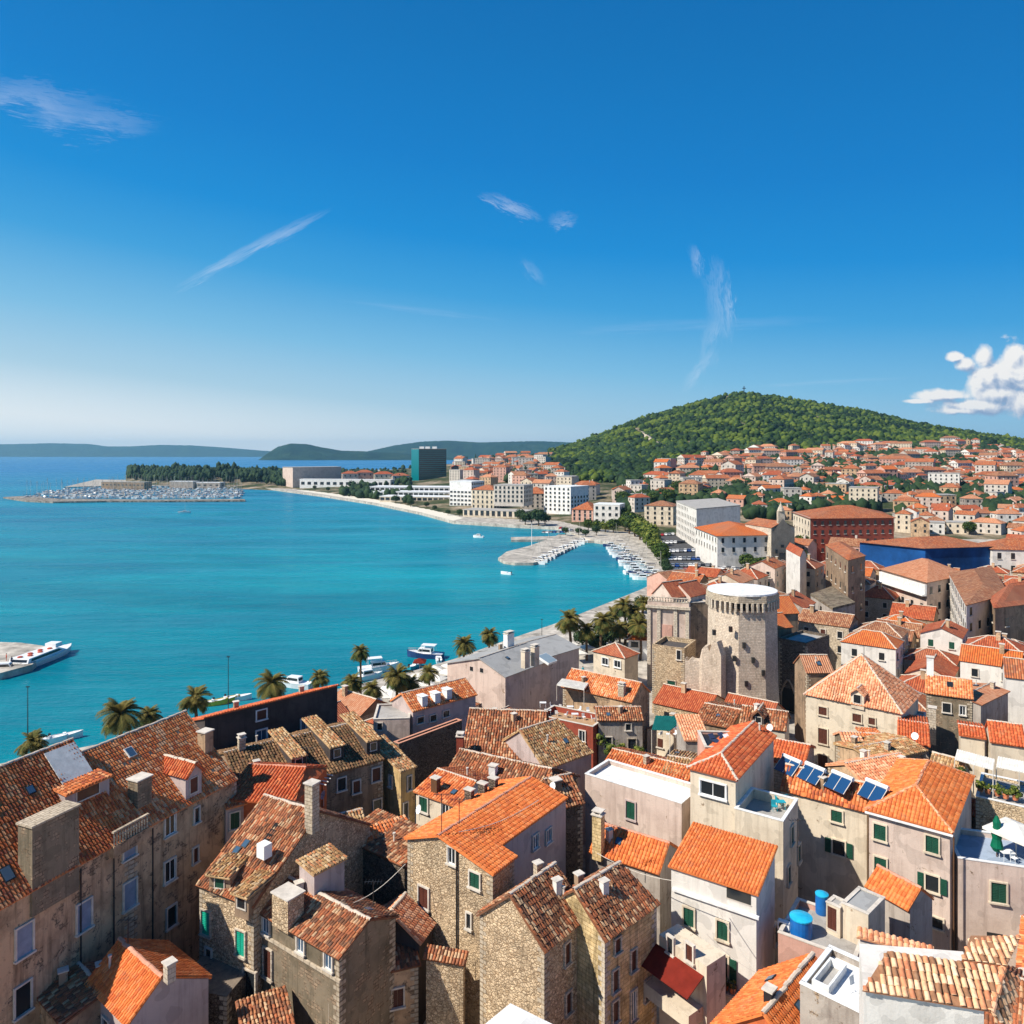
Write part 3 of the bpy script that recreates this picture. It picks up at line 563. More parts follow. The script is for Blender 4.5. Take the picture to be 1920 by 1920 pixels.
    def flat(s, A, B, z, Cc=None, W=None, on='B', parapet=0.9, pw=0.22, wall=None, deck='concrete', copm='stone_trim', A3=None):
        A, B = (P(*A, z), P(*B, z)) if A3 is None else A3; u = (B - A).normalized(); n = Vector((-u.y, u.x, 0))
        if n.dot(A - CAM) < 0: n = -n
        L = W if W else along(B if on == 'B' else A, n, Cc[0])
        LOG.append((s.name, s.label[:28], 'flat AB %.1f L %.1f y %.0f' % ((B - A).length, L, A.y)))
        L = max(L, 1.0); Wd = (B - A).length; zd = z - parapet
        c = [A, B, B + n * L, A + n * L]; s.body([(p.x, p.y) for p in c], zd, wall)
        k = len(s.walls) - 4; s.walls[k:] = [(p, t, L_, nn, b_, z) for p, t, L_, nn, b_, zt in s.walls[k:]]
        if parapet > 0.05:
            mb = MB(); cm = MB()
            for o_, e1, l1, e2 in ((A, u, Wd, n), (A + n * (L - pw), u, Wd, n), (A + n * pw, n, L - 2 * pw, u), (B - u * pw + n * pw, n, L - 2 * pw, u)):
                o_ = Vector((o_.x, o_.y, zd)); mb.obox(o_, e1 * l1, e2 * pw, Z * (parapet - 0.06))
                cm.obox(o_ + Z * (parapet - 0.06) - e2 * 0.04 - (e1 * 0.04 if e1 is u else e1 * 0), e1 * (l1 + (0.08 if e1 is u else 0)), e2 * (pw + 0.08), Z * 0.07)
            mb.build('parapet', wall or s.wm, s.root, s.org); cm.build('coping', copm, s.root, s.org)
            dk = MB(); dk.obox(Vector((A.x, A.y, zd)) + u * pw + n * pw + Z * 0.004, u * (Wd - 2 * pw), n * (L - 2 * pw), Z * 0.03); dk.build('deck', deck, s.root, s.org)
        s.fr = (A, B, u, n, L, parapet, z); s.deckz = zd + 0.034
        return s
    # --- hits
    def wallhit(s, px, py, tol=0.3):
        r = ray(px, py); best = None
        for (a, t, L, nn, z0, z1) in s.walls:
            dn = r.dot(nn)
            if dn >= -1e-4: continue
            k = (a - CAM).dot(nn) / dn; p = CAM + r * k; q = (p - a).dot(t)
            if k > 0 and -tol < q < L + tol and z0 - 1 < p.z < z1 + 3.0 and (best is None or k < best[0]): best = (k, p, t, nn)
        return best
    def roofhit(s, px, py):
        r = ray(px, py); best = None
        for sl, nrm, Uu, V in s.slopes:
            dn = r.dot(nrm)
            if abs(dn) < 1e-5: continue
            k = (sl[0] - CAM).dot(nrm) / dn; p = CAM + r * k; c = sum(sl, Vector()) / len(sl)
            ok = True
            for i in range(len(sl)):
                e = sl[(i + 1) % len(sl)] - sl[i]; m = nrm.cross(e)
                if m.dot(c - sl[i]) < 0: m = -m
                if m.dot(p - sl[i]) < -0.5 * m.length: ok = False
            if ok and k > 0 and (best is None or k < best[0]): best = (k, p, nrm, Uu, V)
        return best
    def win(s, px, py, w=1.0, h=1.5, style='pane', trim='stone_trim', tw=0.13, sill=True, name='window'):
        hit = s.wallhit(px, py)
        if not hit: print('NO WALL for window', s.label, px, py); return
        _, c, t, nn = hit; return s.put_win(c, t, nn, w, h, style, trim, tw, sill, name)
    def put_win(s, c, t, nn, w, h, style='pane', trim='stone_trim', tw=0.13, sill=True, name='window'):
        mb = MB(); o = c - t * w / 2 - Z * h / 2
        if trim:
            for oo, ex, ez in ((o - t * tw, t * tw, Z * h), (o + t * w, t * tw, Z * h), (o - t * tw + Z * h, t * (w + 2 * tw), Z * tw)):
                mb.obox(oo - nn * 0.1, ex, nn * 0.25, ez)
        if sill: mb.obox(o - t * (tw + 0.06) - Z * 0.14 - nn * 0.1, t * (w + 2 * tw + 0.12), nn * 0.36, Z * 0.138)
        elif not trim: mb.obox(o - t * 0.05 - Z * 0.06 - nn * 0.05, t * (w + 0.1), nn * 0.1, Z * 0.058)
        f = mb.build(name, trim or 'stone_trim', s.root, s.org); org = (0, 0, 0)
        g = MB()
        def louv(oo, ww, hh, out):
            g.obox(oo, t * ww, nn * 0.04, Z * hh); k = max(3, int(hh / 0.14))
            for i in range(k): g.obox(oo + nn * 0.04 + t * 0.06 + Z * (hh * (i + 0.25) / k), t * (ww - 0.12), nn * 0.03, Z * hh * 0.45 / k)
        if style in ('pane', 'white', 'blue'):
            pm = 'pane_blue' if style == 'blue' else 'pane'
            g.obox(o - nn * 0.05, t * w, nn * 0.08, Z * h); ob = g.build('pane', pm, f, s.org)
            if style != 'pane':
                k = MB(); fw = 0.07
                for oo, ex, ez in ((o, t * fw, Z * h), (o + t * (w - fw), t * fw, Z * h), (o + t * (w / 2 - fw / 2), t * fw, Z * h), (o + t * fw, t * (w / 2 - fw * 1.5), Z * fw), (o + t * fw + Z * (h - fw), t * (w / 2 - fw * 1.5), Z * fw), (o + t * (w / 2 + fw / 2), t * (w / 2 - fw * 1.5), Z * fw), (o + t * (w / 2 + fw / 2) + Z * (h - fw), t * (w / 2 - fw * 1.5), Z * fw)):
                    k.obox(oo + nn * 0.031, ex, nn * 0.03, ez)
                k.build('sash', 'white_paint', f, s.org)
        elif style == 'pblue': g.obox(o - nn * 0.05, t * w, nn * 0.10, Z * h); g.build('shutter', 'shutter_blue', f, s.org)
        elif style.startswith('open_'):
            g.obox(o - nn * 0.05, t * w, nn * 0.08, Z * h); g.build('pane', 'pane', f, s.org)
            for sg in (-1, 1):
                g = MB(); oo = o + (t * (-w / 2 - tw - 0.03) if sg < 0 else t * (w + tw + 0.03)) + nn * 0.09; louv(oo, w / 2, h, 0); g.build('shutter', 'shutter_' + style[5:], f, s.org)
        else:
            for sg in (0, 1):
                g = MB(); louv(o + t * (w / 2 * sg + 0.01) + nn * 0.0, w / 2 - 0.02, h, 0); g.build('shutter', 'shutter_' + style, f, s.org)
        return f
    def winrow(s, p0, p1, n, w, h, style='pane', **kw):
        for i in range(n):
            k = i / max(1, n - 1); s.win(p0[0] + (p1[0] - p0[0]) * k, p0[1] + (p1[1] - p0[1]) * k, w, h, style if isinstance(style, str) else style[i % len(style)], **kw)
    def chimney(s, px, py, w=0.8, d=0.7, h=1.6, mat='stone_light', cap='stone_trim', z=None, kind=0):
        if z is None:
            hit = s.roofhit(px, py)
            if not hit: print('NO ROOF for chimney', s.label, px, py); return
            p = hit[1]
        else: p = P(px, py, z)
        ang = math.atan2(s.fr[2].y, s.fr[2].x); mb = MB(); mb.box(p - Z * 0.5, w, d, h + 0.5, ang); c = mb.build('chimney', mat, s.root, s.org)
        k = MB(); k.box(p + Z * (h + 0.001), w + 0.2, d + 0.2, 0.1, ang)
        if kind == 0:
            for i in (-1, 1): k.box(p + Z * (h + 0.1) + Vector((math.cos(ang), math.sin(ang), 0)) * i * w * 0.3, 0.15, d * 0.8, 0.25, ang)
            k.box(p + Z * (h + 0.35), w + 0.1, d + 0.1, 0.08, ang)
        k.build('chimney_cap', cap, c, s.org); return c
    def dormer(s, Lp, Rp, h=1.3, kind='shed', wall=None, mat=None, win='pane', ww=0.7, wh=0.8, gab=0.7, pitch2=0.12, over=0.35):
        """Lp, Rp: photo points where the dormer front meets the slope"""
        hl = s.roofhit(*Lp); hr = s.roofhit(*Rp)
        if not hl or not hr: print('NO ROOF for dormer', s.label, Lp); return
        a, b = hl[1], hr[1]; nrm = hl[2]; zb = (a.z + b.z) / 2; t = b - a; t.z = 0; w = t.length; t.normalize()
        back = Vector((-nrm.x, -nrm.y, 0)); tp = back.length / nrm.z; back.normalize()
        back = (back - t * back.dot(t)).normalized(); a = Vector((a.x, a.y, zb)); b = Vector((b.x, b.y, zb)); mb = MB(); lo = -Z * 0.6
        A_, B_ = a + Z * h, b + Z * h; K = MB()
        if kind == 'shed':
            dd = h / max(0.12, tp - pitch2); ab, bb = A_ + back * dd + Z * dd * pitch2, B_ + back * dd + Z * dd * pitch2
            mb.poly([a + lo, b + lo, B_, A_], [(0, 0), (w, 0), (w, h), (0, h)]); mb.poly([b + lo, bb, B_], [(0, 0), (dd, h), (0, h)]); mb.poly([ab, a + lo, A_], [(0, 0), (dd, 0), (dd, h)])
            sl = [[A_ - back * over - t * 0.15 + Z * (0.02 - over * pitch2), B_ - back * over + t * 0.15 + Z * (0.02 - over * pitch2), bb + t * 0.15 + Z * 0.02, ab - t * 0.15 + Z * 0.02]]; rid = []
        else:
            d1 = h / tp; d2 = (h + gab) / tp; ap = (A_ + B_) / 2 + Z * gab; rp = ap + back * d2; ab, bb = A_ + back * d1, B_ + back * d1
            mb.poly([a + lo, b + lo, B_, ap, A_], [(0, 0), (w, 0), (w, h), (w / 2, h + gab), (0, h)]); mb.poly([b + lo, bb, B_], [(0, 0), (d1, h), (0, h)]); mb.poly([ab, a + lo, A_], [(0, 0), (d1, 0), (d1, h)])
            f0 = -back * over; k = Z * 0.03; e = t * 0.18; dn = Z * (-0.18 * gab / (w / 2))
            sl = [[B_ + f0 + e + dn + k, bb + e + dn + k, rp + k, ap + f0 + k], [ab - e + dn + k, A_ + f0 - e + dn + k, ap + f0 + k, rp + k]]; rid = [(ap + f0 + k, rp + k)]
        fr = mb.build('dormer', wall or s.wm, s.root, s.org); n0 = len(s.slopes)
        m2 = MB()
        for i, q in enumerate(sl):
            nr = (q[1] - q[0]).cross(q[2] - q[0]).normalized(); nr = -nr if nr.z < 0 else nr
            V = (Z - nr * nr.z); V = V.normalized() if V.length > 0.02 else back; tile_slope(m2, q, V.cross(nr).normalized(), V, 0.3, 0.42, s.jit, 0, s.seed + 5 + i, 0.1)
        for p0, p1 in rid: caps(m2, p0, p1, 0.16, 1)
        m2.build('dormer_roof', [mat or s.rm, s.cap], fr, s.org)
        if win:
            f = MB(); nn = -back; c = (a + b) / 2 + Z * (h * 0.5); o = c - t * ww / 2 - Z * wh / 2
            for oo, ex, ez in ((o - t * 0.08, t * 0.08, Z * wh), (o + t * ww, t * 0.08, Z * wh), (o - t * 0.08 + Z * wh, t * (ww + 0.16), Z * 0.08), (o - t * 0.1 - Z * 0.1, t * (ww + 0.2), Z * 0.098)): f.obox(oo - nn * 0.1, ex, nn * 0.17, ez)
            g = MB(); g.obox(o - nn * 0.05, t * ww, nn * 0.08, Z * wh)
            f.build('dormer_window', 'stone_trim', fr, s.org); g.build('pane', 'pane' if win == 'pane' else win, fr, s.org)
        return fr
    def onroof(s, name, px, py, w, l, mat, lift=0.12, trim=None, rot=0.0):
        """panel lying on a slope (skylight, hatch)"""
        hit = s.roofhit(px, py)
        if not hit: print('NO ROOF for', name, s.label, px, py); return
        _, p, nrm, Uu, V = hit; mb = MB(); o = p - Uu * w / 2 - V * l / 2 + nrm * 0.05
        mb.obox(o, Uu * w, V * l, nrm * lift); ob = mb.build(name, trim or mat, s.root, s.org)
        if trim: k = MB(); k.obox(o + Uu * 0.08 + V * 0.08 + nrm * lift, Uu * (w - 0.16), V * (l - 0.16), nrm * 0.02); k.build('glazing', mat, ob, s.org)
        return ob
    def box(s, name, Ap, Bp, z0, z1, depth, mat, out=0.0):
        """block standing on / out of the building, front edge given by two photo points at height z1"""
        A, B = P(*Ap, z1), P(*Bp, z1); u = (B - A).normalized(); n = Vector((-u.y, u.x, 0))
        if n.dot(A - CAM) < 0: n = -n
        mb = MB(); mb.obox(Vector((A.x, A.y, z0)), B - A, n * depth, Z * (z1 - z0)); s._root(A); return mb.build(name, mat, s.root, s.org)

# ------------------------------------------------------------------ land, sea, hill, islands
from mathutils.geometry import tessellate_polygon
def lerp(tab, x):
    if x <= tab[0][0]: return tab[0][1]
    for (a, b), (c, d) in zip(tab, tab[1:]):
        if x <= c: return b + (d - b) * (x - a) / (c - a)
    return tab[-1][1]
def slab(name, pts, z, depth, matn, kind='structure', label=None, cat=None):
    mb = MB(); pts = [Vector((p[0], p[1], z)) for p in pts]
    ar = sum(pts[i].x * pts[(i + 1) % len(pts)].y - pts[(i + 1) % len(pts)].x * pts[i].y for i in range(len(pts)))
    if ar < 0: pts = pts[::-1]
    for t in tessellate_polygon([pts]):
        q = [pts[i] for i in t]
        if (q[1] - q[0]).cross(q[2] - q[0]).z < 0: q = q[::-1]
        mb.poly(q)
    for i in range(len(pts)):
        a, b = pts[i], pts[(i + 1) % len(pts)]; mb.wallquad(a, b, z - depth, z)
    return tag(mb.build(name, matn), label, cat, kind=kind)
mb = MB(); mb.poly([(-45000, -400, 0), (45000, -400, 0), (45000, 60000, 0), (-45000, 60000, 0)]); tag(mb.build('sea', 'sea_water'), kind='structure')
def G(px, py, z=2.0): p = P(px, py, z); return (p.x, p.y)
coast = [(-230, -60), (-190, 20), (-125, 80), G(0, 1432), G(200, 1392), G(400, 1340), G(560, 1306), G(640, 1290), G(760, 1262), G(850, 1236), G(950, 1200), G(1050, 1166), G(1200, 1106), G(1248, 1082), G(1163, 1019), G(1100, 1009), G(1045, 988), G(965, 984), G(850, 977), G(790, 961), G(700, 943), G(600, 928), G(545, 921), G(470, 911), G(380, 902), G(240, 894)]
land = coast + [(-900, 1900), (300, 2500), (3400, 2600), (3400, -60)]
slab('ground', land, 2.0, 4.0, 'quay')
slab('beach', [G(555, 921, 1.0), G(600, 927.5, 1.0), G(700, 944, 1.0), G(790, 963, 1.0), G(850, 979, 1.0), G(868, 974, 1.0), G(800, 953, 1.0), G(700, 935, 1.0), G(600, 921, 1.0)], 2.02, 2.3, 'beach')
slab('road', [G(1262, 1075, 2), G(1330, 1078, 2), G(1362, 1062, 2), G(1290, 1010, 2), G(1210, 975, 2), G(1190, 984, 2)], 2.024, 0.02, 'asphalt')
COASTY = [(-200, 1500), (200, 1400), (240, 1200), (300, 1110), (380, 1060), (470, 1030), (545, 975), (600, 890), (700, 745), (790, 625), (850, 555), (965, 520), (1045, 510), (1100, 460), (1160, 440), (1250, 420), (1400, 400), (2400, 400)]
ZMID = [(200, 2), (260, 12), (420, 14), (540, 9), (560, 4), (700, 6), (850, 17), (1000, 27), (1100, 30), (1200, 34), (1300, 44), (1920, 45), (2400, 42)]
ZC = [(200, 2), (260, 10), (540, 6), (700, 8), (850, 26), (950, 43), (1020, 47), (1060, 58), (1080, 64), (1130, 85), (1200, 114), (1290, 143), (1340, 156), (1385, 167), (1400, 167), (1450, 160), (1540, 144), (1620, 130), (1700, 110), (1780, 94), (1850, 82), (1920, 72), (2100, 50), (2400, 40)]
def HT(px, y):
    y0 = lerp(COASTY, px); zm, zc = lerp(ZMID, px), lerp(ZC, px); ym = max(950, y0 + 120)
    back = 1500 if px > 600 else y0 + 330
    h = lerp([(y0 - 40, -2), (y0, 1.9), (y0 + (ym - y0) * 0.25, 2 + 0.14 * (zm - 2)), (y0 + (ym - y0) * 0.55, 2 + 0.5 * (zm - 2)), (ym, zm), (max(back, ym + 60), zc), (max(back, ym + 60) + 250, zc * 0.85), (max(back, ym + 60) + 900, -8)], y)
    return h
def ground_z(x, y): return max(2.0, HT(CX + x / y * F, y)) if y > 300 else 2.0
def hit_ground(px, py):
    y = 230.0
    while y < 2200:
        if CZ - (py - HY) / F * y <= max(2.0, HT(px, y)): return Vector(((px - CX) / F * y, y, max(2.0, HT(px, y))))
        y += 4
    return None
cols = np.linspace(236, 2400, 190); rows = np.concatenate([np.linspace(380, 1000, 60), np.linspace(1015, 2600, 90)]); v = []
for y in rows:
    for c in cols:
        hh = HT(c, y); x = (c - CX) / F * y
        if hh > 6: hh += (mnoise.noise(Vector((x * 0.01, y * 0.01, 3))) * 6 + mnoise.noise(Vector((x * 0.03, y * 0.03, 9))) * 2) * min(1, (hh - 6) / 20)
        v.append((x, y, hh))
nc_, nr_ = len(cols), len(rows); idx = np.arange(nc_ * nr_).reshape(nr_, nc_)
q = np.stack([idx[:-1, :-1], idx[:-1, 1:], idx[1:, 1:], idx[1:, :-1]], -1).reshape(-1, 4)
mb = MB(); mb.add_arrays(np.array(v), q, np.full(len(q), 0.5)); tag(mb.build('hill', 'hillside', smooth=True), kind='structure')
def island(name, prof, y, depth, seed):
    pts = []; xs = np.linspace(prof[0][0], prof[-1][0], 150); fr = [(-0.32, -6), (-0.26, 0.12), (-0.2, 0.3), (-0.1, 0.72), (0, 1.0), (0.15, 0.8), (0.5, 0.3), (0.9, -6)]
    for f, k in fr:
        for px in xs:
            yy = y + f * depth + mnoise.noise(Vector((px * 0.02, f * 3, seed))) * depth * 0.06 * (1 if k < 0.9 else 0.2); z = CZ + (HY - lerp(prof, px)) / F * y
            zz = z * k if k > 0 else -10
            if 0 < k < 1: zz *= 1 + 0.35 * mnoise.noise(Vector((px * 0.035, f * 9, seed + 5)))
            if k == 1.0: zz *= 1 + 0.03 * mnoise.noise(Vector((px * 0.2, 0, seed + 5)))
            pts.append(((px - CX) / F * yy, yy, zz))
    idx = np.arange(len(pts)).reshape(len(fr), -1); q = np.stack([idx[:-1, :-1], idx[:-1, 1:], idx[1:, 1:], idx[1:, :-1]], -1).reshape(-1, 4)
    mb = MB(); mb.add_arrays(np.array(pts), q, np.full(len(q), 0.5)); tag(mb.build(name, 'island', smooth=True), kind='structure')
island('island_hills', [(484, 863), (500, 851), (520, 838), (545, 831.5), (575, 832.5), (600, 838), (640, 845), (680, 846), (720, 848), (770, 851), (830, 856), (880, 863)], 6100, 1500, 1)
island('island_hills', [(640, 860), (690, 846), (740, 835), (790, 828), (840, 826), (900, 829.5), (960, 828), (1010, 827), (1060, 829), (1110, 832), (1180, 842), (1240, 856)], 7800, 2400, 2)
island('distant_hills', [(-420, 846), (-250, 836), (-100, 834), (0, 833), (100, 831), (170, 832.5), (200, 837), (240, 837), (300, 834), (360, 835), (420, 839), (480, 844), (540, 848), (600, 850.5)], 13000, 3200, 3)
# piers
slab('pier', [G(-120, 1200, 1.5), G(40, 1205, 1.5), G(96, 1213, 1.5), G(60, 1246, 1.5), G(0, 1262, 1.5), G(-140, 1275, 1.5)], 1.5, 3, 'quay')
slab('pier', [G(x, y, 1.2) for x, y in ((934, 1046), (950, 1034), (990, 1024), (1030, 1010), (1048, 1002), (1078, 1002), (1090, 1010), (1075, 1024), (1050, 1036), (1025, 1048), (1000, 1055), (965, 1055), (944, 1052))], 1.2, 3, 'quay')
slab('pier', [G(x, y, 1.25) for x, y in ((958, 1007), (1050, 1005), (1050, 1011), (958, 1012))], 1.25, 3, 'quay')
slab('pier', [G(x, y, 1.0) for x, y in ((1040, 1006), (1166, 1010), (1168, 1016), (1040, 1013))], 1.1, 3, 'quay')
slab('breakwater', [G(x, y, 1.5) for x, y in ((6, 932), (40, 930), (110, 935), (300, 936.5), (458, 935.5), (460, 938), (300, 939), (200, 939), (100, 940.5), (50, 938.5))], 1.5, 3, 'rock')

# ------------------------------------------------------------------ far blocks given by photo column and distance
def W2(px, y): return Vector(((px - CX) / F * y, y, 0))
def block(name, label, cat, pts, ztop, base=2.0, wall='plaster_far', roof='flat', rise=2.5, rmat='far_orange', grid=None, group=None, faces=1, style='pane', maxw=60, z0=None, inset=None):
    h = House(name, label, cat, wall, rmat, group, base=base); c = [W2(*p) if not isinstance(p, Vector) else p for p in pts]
    h.body([(p.x, p.y) for p in c], ztop); e = [p + Z * ztop for p in c]; ce = sum(e, Vector()) / 4
    if roof == 'flat':
        mb = MB(); ee = [ce + (p - ce) * 1.015 for p in e]; mb.poly([p + Z * 0.5 for p in ee])
        for i in range(len(ee)): a, b = ee[i], ee[(i + 1) % len(ee)]; mb.poly([a + Z * 0.002, b + Z * 0.002, b + Z * 0.5, a + Z * 0.5])
        mb.build('roof', rmat, h.root, h.org)
    elif roof in ('hip', 'gable'):
        l0, l1 = (e[1] - e[0]).length, (e[2] - e[1]).length
        if l0 < l1: e = e[1:] + e[:1]
        m0, m1 = (e[3] + e[0]) / 2, (e[1] + e[2]) / 2; t = (m1 - m0); s = min(l0, l1) / 2 if roof == 'hip' else 0; s = min(s, t.length * 0.48); t.normalize()
        r0, r1 = m0 + t * s + Z * rise, m1 - t * s + Z * rise; o = [ce + (p - ce) * 1.05 + Z * 0.05 for p in e]
        sl = [[o[0], o[1], r1, r0], [o[2], o[3], r0, r1], [o[1], o[2], r1], [o[3], o[0], r0]]
        if roof == 'gable':
            sl = sl[:2]; mb = MB(); mb.poly([e[1], e[2], r1 - Z * 0.1]); mb.poly([e[3], e[0], r0 - Z * 0.1]); mb.build('gable', wall, h.root, h.org)
        h.roof([x for x in sl], [], rmat, flatmode=True)
    if grid:
        rows_, sp, ww, hh = grid; cnt = 0
        for (a, t, L, nn, zb, zt) in sorted(h.walls, key=lambda w_: -w_[2]):
            if nn.dot(a + t * L / 2 - CAM) > 0 or L < 3: continue
            n_ = max(1, int(L / sp)); zlo = (z0 if z0 is not None else base + 1.5)
            for r_ in range(rows_):
                for i in range(n_):
                    if cnt >= maxw: break
                    cnt += 1; c_ = a + t * (L * (i + 0.5) / n_); c_ = Vector((c_.x, c_.y, zlo + (ztop - zlo) * (r_ + 0.5) / rows_)); mb = MB()
                    mb.obox(c_ - t * ww / 2 - nn * 0.1 - Z * hh / 2, t * ww, nn * 0.16, Z * hh); f = mb.build('window', style, h.root, h.org)
                    k = MB(); k.obox(c_ - t * (ww / 2 + 0.15) - nn * 0.1 - Z * (hh / 2 + 0.2), t * (ww + 0.3), nn * 0.32, Z * 0.18); k.build('sill', 'stone_trim', f, h.org)
    h.e = e; return h
def rect(pxl, yl, pxr, yr, depth):
    a, b = W2(pxl, yl), W2(pxr, yr); u = (b - a).normalized(); n = Vector((-u.y, u.x, 0)); n = -n if n.y < 0 else n; return [a, b, b + n * depth, a + n * depth]
# glass tower
y = 1010; zt = CZ + (HY - 842) / F * y
h = block('glass_tower', 'dark teal glass tower block rising over the waterfront', 'tower', [W2(772, y + 14), W2(786, y - 4), W2(837, y + 2), W2(824, y + 26)], zt, 3, 'pane_tower_dark', 'flat', rmat='plaster_grey')
mb = MB(); a, b = W2(772, y + 14), W2(786, y - 4); nn = Vector((b.y - a.y, -(b.x - a.x), 0)).normalized(); mb.obox(Vector((a.x, a.y, 4)) + nn * 0.05, b - a, nn * 0.6, Z * (zt - 4)); mb.build('glass_front', 'pane_tower', h.root, h.org)
mb = MB()
for i in range(17): zz = 4 + (zt - 4) * (i + 1) / 18; a2, b2 = W2(786, y - 4), W2(837, y + 2); mm = Vector((b2.y - a2.y, -(b2.x - a2.x), 0)).normalized(); mb.obox(Vector((a2.x, a2.y, zz)) + mm * 0.01, b2 - a2, mm * 0.5, Z * 0.35)
mb.build('floor_bands', 'pane_tower', h.root, h.org)
for i, px in enumerate((791, 802, 815)):
    mb = MB(); p = W2(px, y + 8); mb.box(Vector((p.x, p.y, zt + 0.5)), 6, 5, 3.0); mb.build('plant_room', 'white_paint', h.root, h.org)
def hz(py, y): return CZ - (py - HY) / F * y
block('beige_slab', 'broad windowless beige slab building left of the glass tower', 'building', [W2(530, 1035), W2(549, 1000), W2(640, 1046), W2(628, 1075)], hz(876.5, 1010), 3, 'plaster_pink', 'flat', rmat='concrete')
block('white_pavilion', 'long low white pavilion with dark openings in front of the beige slab', 'building', rect(562, 985, 732, 960, 14), hz(900, 960), 3, 'whitewash', 'flat', rmat='white_paint', grid=(1, 9, 5, 3.6))
for i, (a, b, t_, y_) in enumerate(((642, 672, 882, 1000), (668, 700, 880, 1010), (702, 738, 883, 990), (736, 768, 886, 985))):
    block('villa', ['red-roofed pale villa at the end of the row beside the beige slab', 'salmon villa with a red roof, second from the beige slab', 'wide cream villa under a red roof, third from the beige slab', 'pale villa with a red roof nearest the glass tower'][i], 'villa', rect(a, y_, b, y_ + 6, 16), hz(t_ + 6, y_), 3, ['plaster_pink', 'plaster_rose', 'plaster_cream', 'plaster_far'][i], 'hip', 3.5, 'far_red', (3, 6, 1.8, 2.4))
for i, (a, b, t_, y_, d_) in enumerate(((694, 842, 913, 800, 30), (700, 842, 922, 760, 26), (712, 842, 931, 715, 24))):
    block('hotel_wing', ['top white terrace tier of the long waterfront hotel', 'middle white terrace tier of the long waterfront hotel', 'lowest cream arcade tier of the long waterfront hotel'][i], 'hotel', rect(a, y_, b, y_ - 14, d_), hz(t_, y_), 2, ['whitewash', 'whitewash', 'plaster_cream'][i], 'flat', rmat='white_paint', grid=(1, 5.2, 4.2, 2.6), z0=hz(t_ + 8, y_))
block('apartment_block', 'white balconied apartment block beside the hotel terraces', 'apartment block', rect(843, 640, 884, 630, 22), hz(903, 640), 2, 'whitewash', 'flat', rmat='white_paint', grid=(6, 3.2, 2.4, 1.5))
block('cream_villa', 'cream gabled house with an orange roof beside the white balconied block', 'villa', rect(884, 610, 926, 600, 18), hz(918, 610), 2, 'plaster_cream', 'hip', 4, 'far_orange', (4, 4, 1.5, 2.2))
block('grand_hotel', 'grey-cream grand building with rows of windows above an arcade on the shore', 'building', rect(926, 560, 982, 552, 22), hz(910, 560), 10, 'plaster_far', 'flat', rmat='concrete', grid=(4, 3.2, 1.6, 2.0))
block('shore_arcade', 'low cream arcade with arches on the rocky shore', 'arcade', rect(868, 548, 984, 528, 18), hz(958, 538), 2, 'plaster_cream', 'flat', rmat='concrete', grid=(1, 4.4, 2.6, 4.0))
block('grey_flats', 'grey flats with an orange roof behind the grand building', 'building', rect(976, 590, 1022, 584, 20), hz(925, 590), 4, 'plaster_grey', 'hip', 5, 'far_orange', (4, 4, 1.5, 1.8))
block('apartment_block', 'tall white apartment block with six rows of square windows', 'apartment block', rect(1020, 560, 1070, 545, 24), hz(912, 560), 4, 'whitewash', 'flat', rmat='white_paint', grid=(6, 3.6, 1.7, 1.6))
block('brick_villa', 'orange-red house with a red roof beside the small white office', 'villa', rect(1072, 500, 1112, 492, 18), hz(955, 500), 2, 'plaster_rose', 'hip', 5, 'far_orange', (3, 3.6, 1.4, 1.9))
block('white_office', 'small white cube building with three rows of four windows', 'office', rect(1113, 476, 1162, 470, 15), hz(946, 476), 2, 'plaster_white', 'flat', rmat='white_paint', grid=(3, 4.1, 1.7, 1.9))
block('cream_block', 'cream block with a brown roof behind the avenue trees', 'building', rect(1208, 470, 1262, 462, 16), hz(948, 470), 2, 'plaster_cream', 'hip', 3, 'far_brown', (4, 4, 1.4, 1.8))
block('seafront_block', 'white-sided block with dark camera-facing front behind the palace', 'building', [W2(1268, 420), W2(1306, 360), W2(1388, 385), W2(1345, 445)], hz(950, 380), 2, 'plaster_white', 'flat', rmat='concrete', grid=(5, 4.5, 1.3, 1.8))
# white palace, its church and the forecourt
block('white_palace', 'long white palace with an orange roof and arcade beside the bay', 'palace', [W2(1304, 330), W2(1345, 296), W2(1446, 300), W2(1405, 342)], hz(1004, 298), 2, 'plaster_white', 'hip', 3.4, 'far_bright', (2, 4.2, 1.1, 1.9), maxw=70, z0=8)
h = block('church', 'pale stone church front with a bell gable at the end of the white palace', 'church', rect(1446, 297, 1490, 300, 18), hz(990, 297), 2, 'stone_pale', 'gable', 2.5, 'far_orange')
fr = W2(1468, 296.6)
mb = MB(); mb.poly([Vector((W2(1447, 296.4).x, 296.4, 2)), Vector((W2(1490, 299.4).x, 299.4, 2)), Vector((W2(1490, 299.4).x, 299.4, hz(1000, 297))), Vector((fr.x, fr.y, hz(972, 297))), Vector((W2(1447, 296.4).x, 296.4, hz(1000, 297)))]); mb.build('front_wall', 'stone_pale', h.root, h.org)
mb = MB(); mb.box(Vector((fr.x, 299, hz(985, 297))), 2.6, 1.8, 5.5); mb.lathe(Vector((fr.x, 299, hz(985, 297) + 5.5)), [(1.5, 0), (1.2, 1.0), (0.3, 2.8), (0.05, 4.0)], 8); mb.build('bell_gable', 'stone_pale', h.root, h.org)
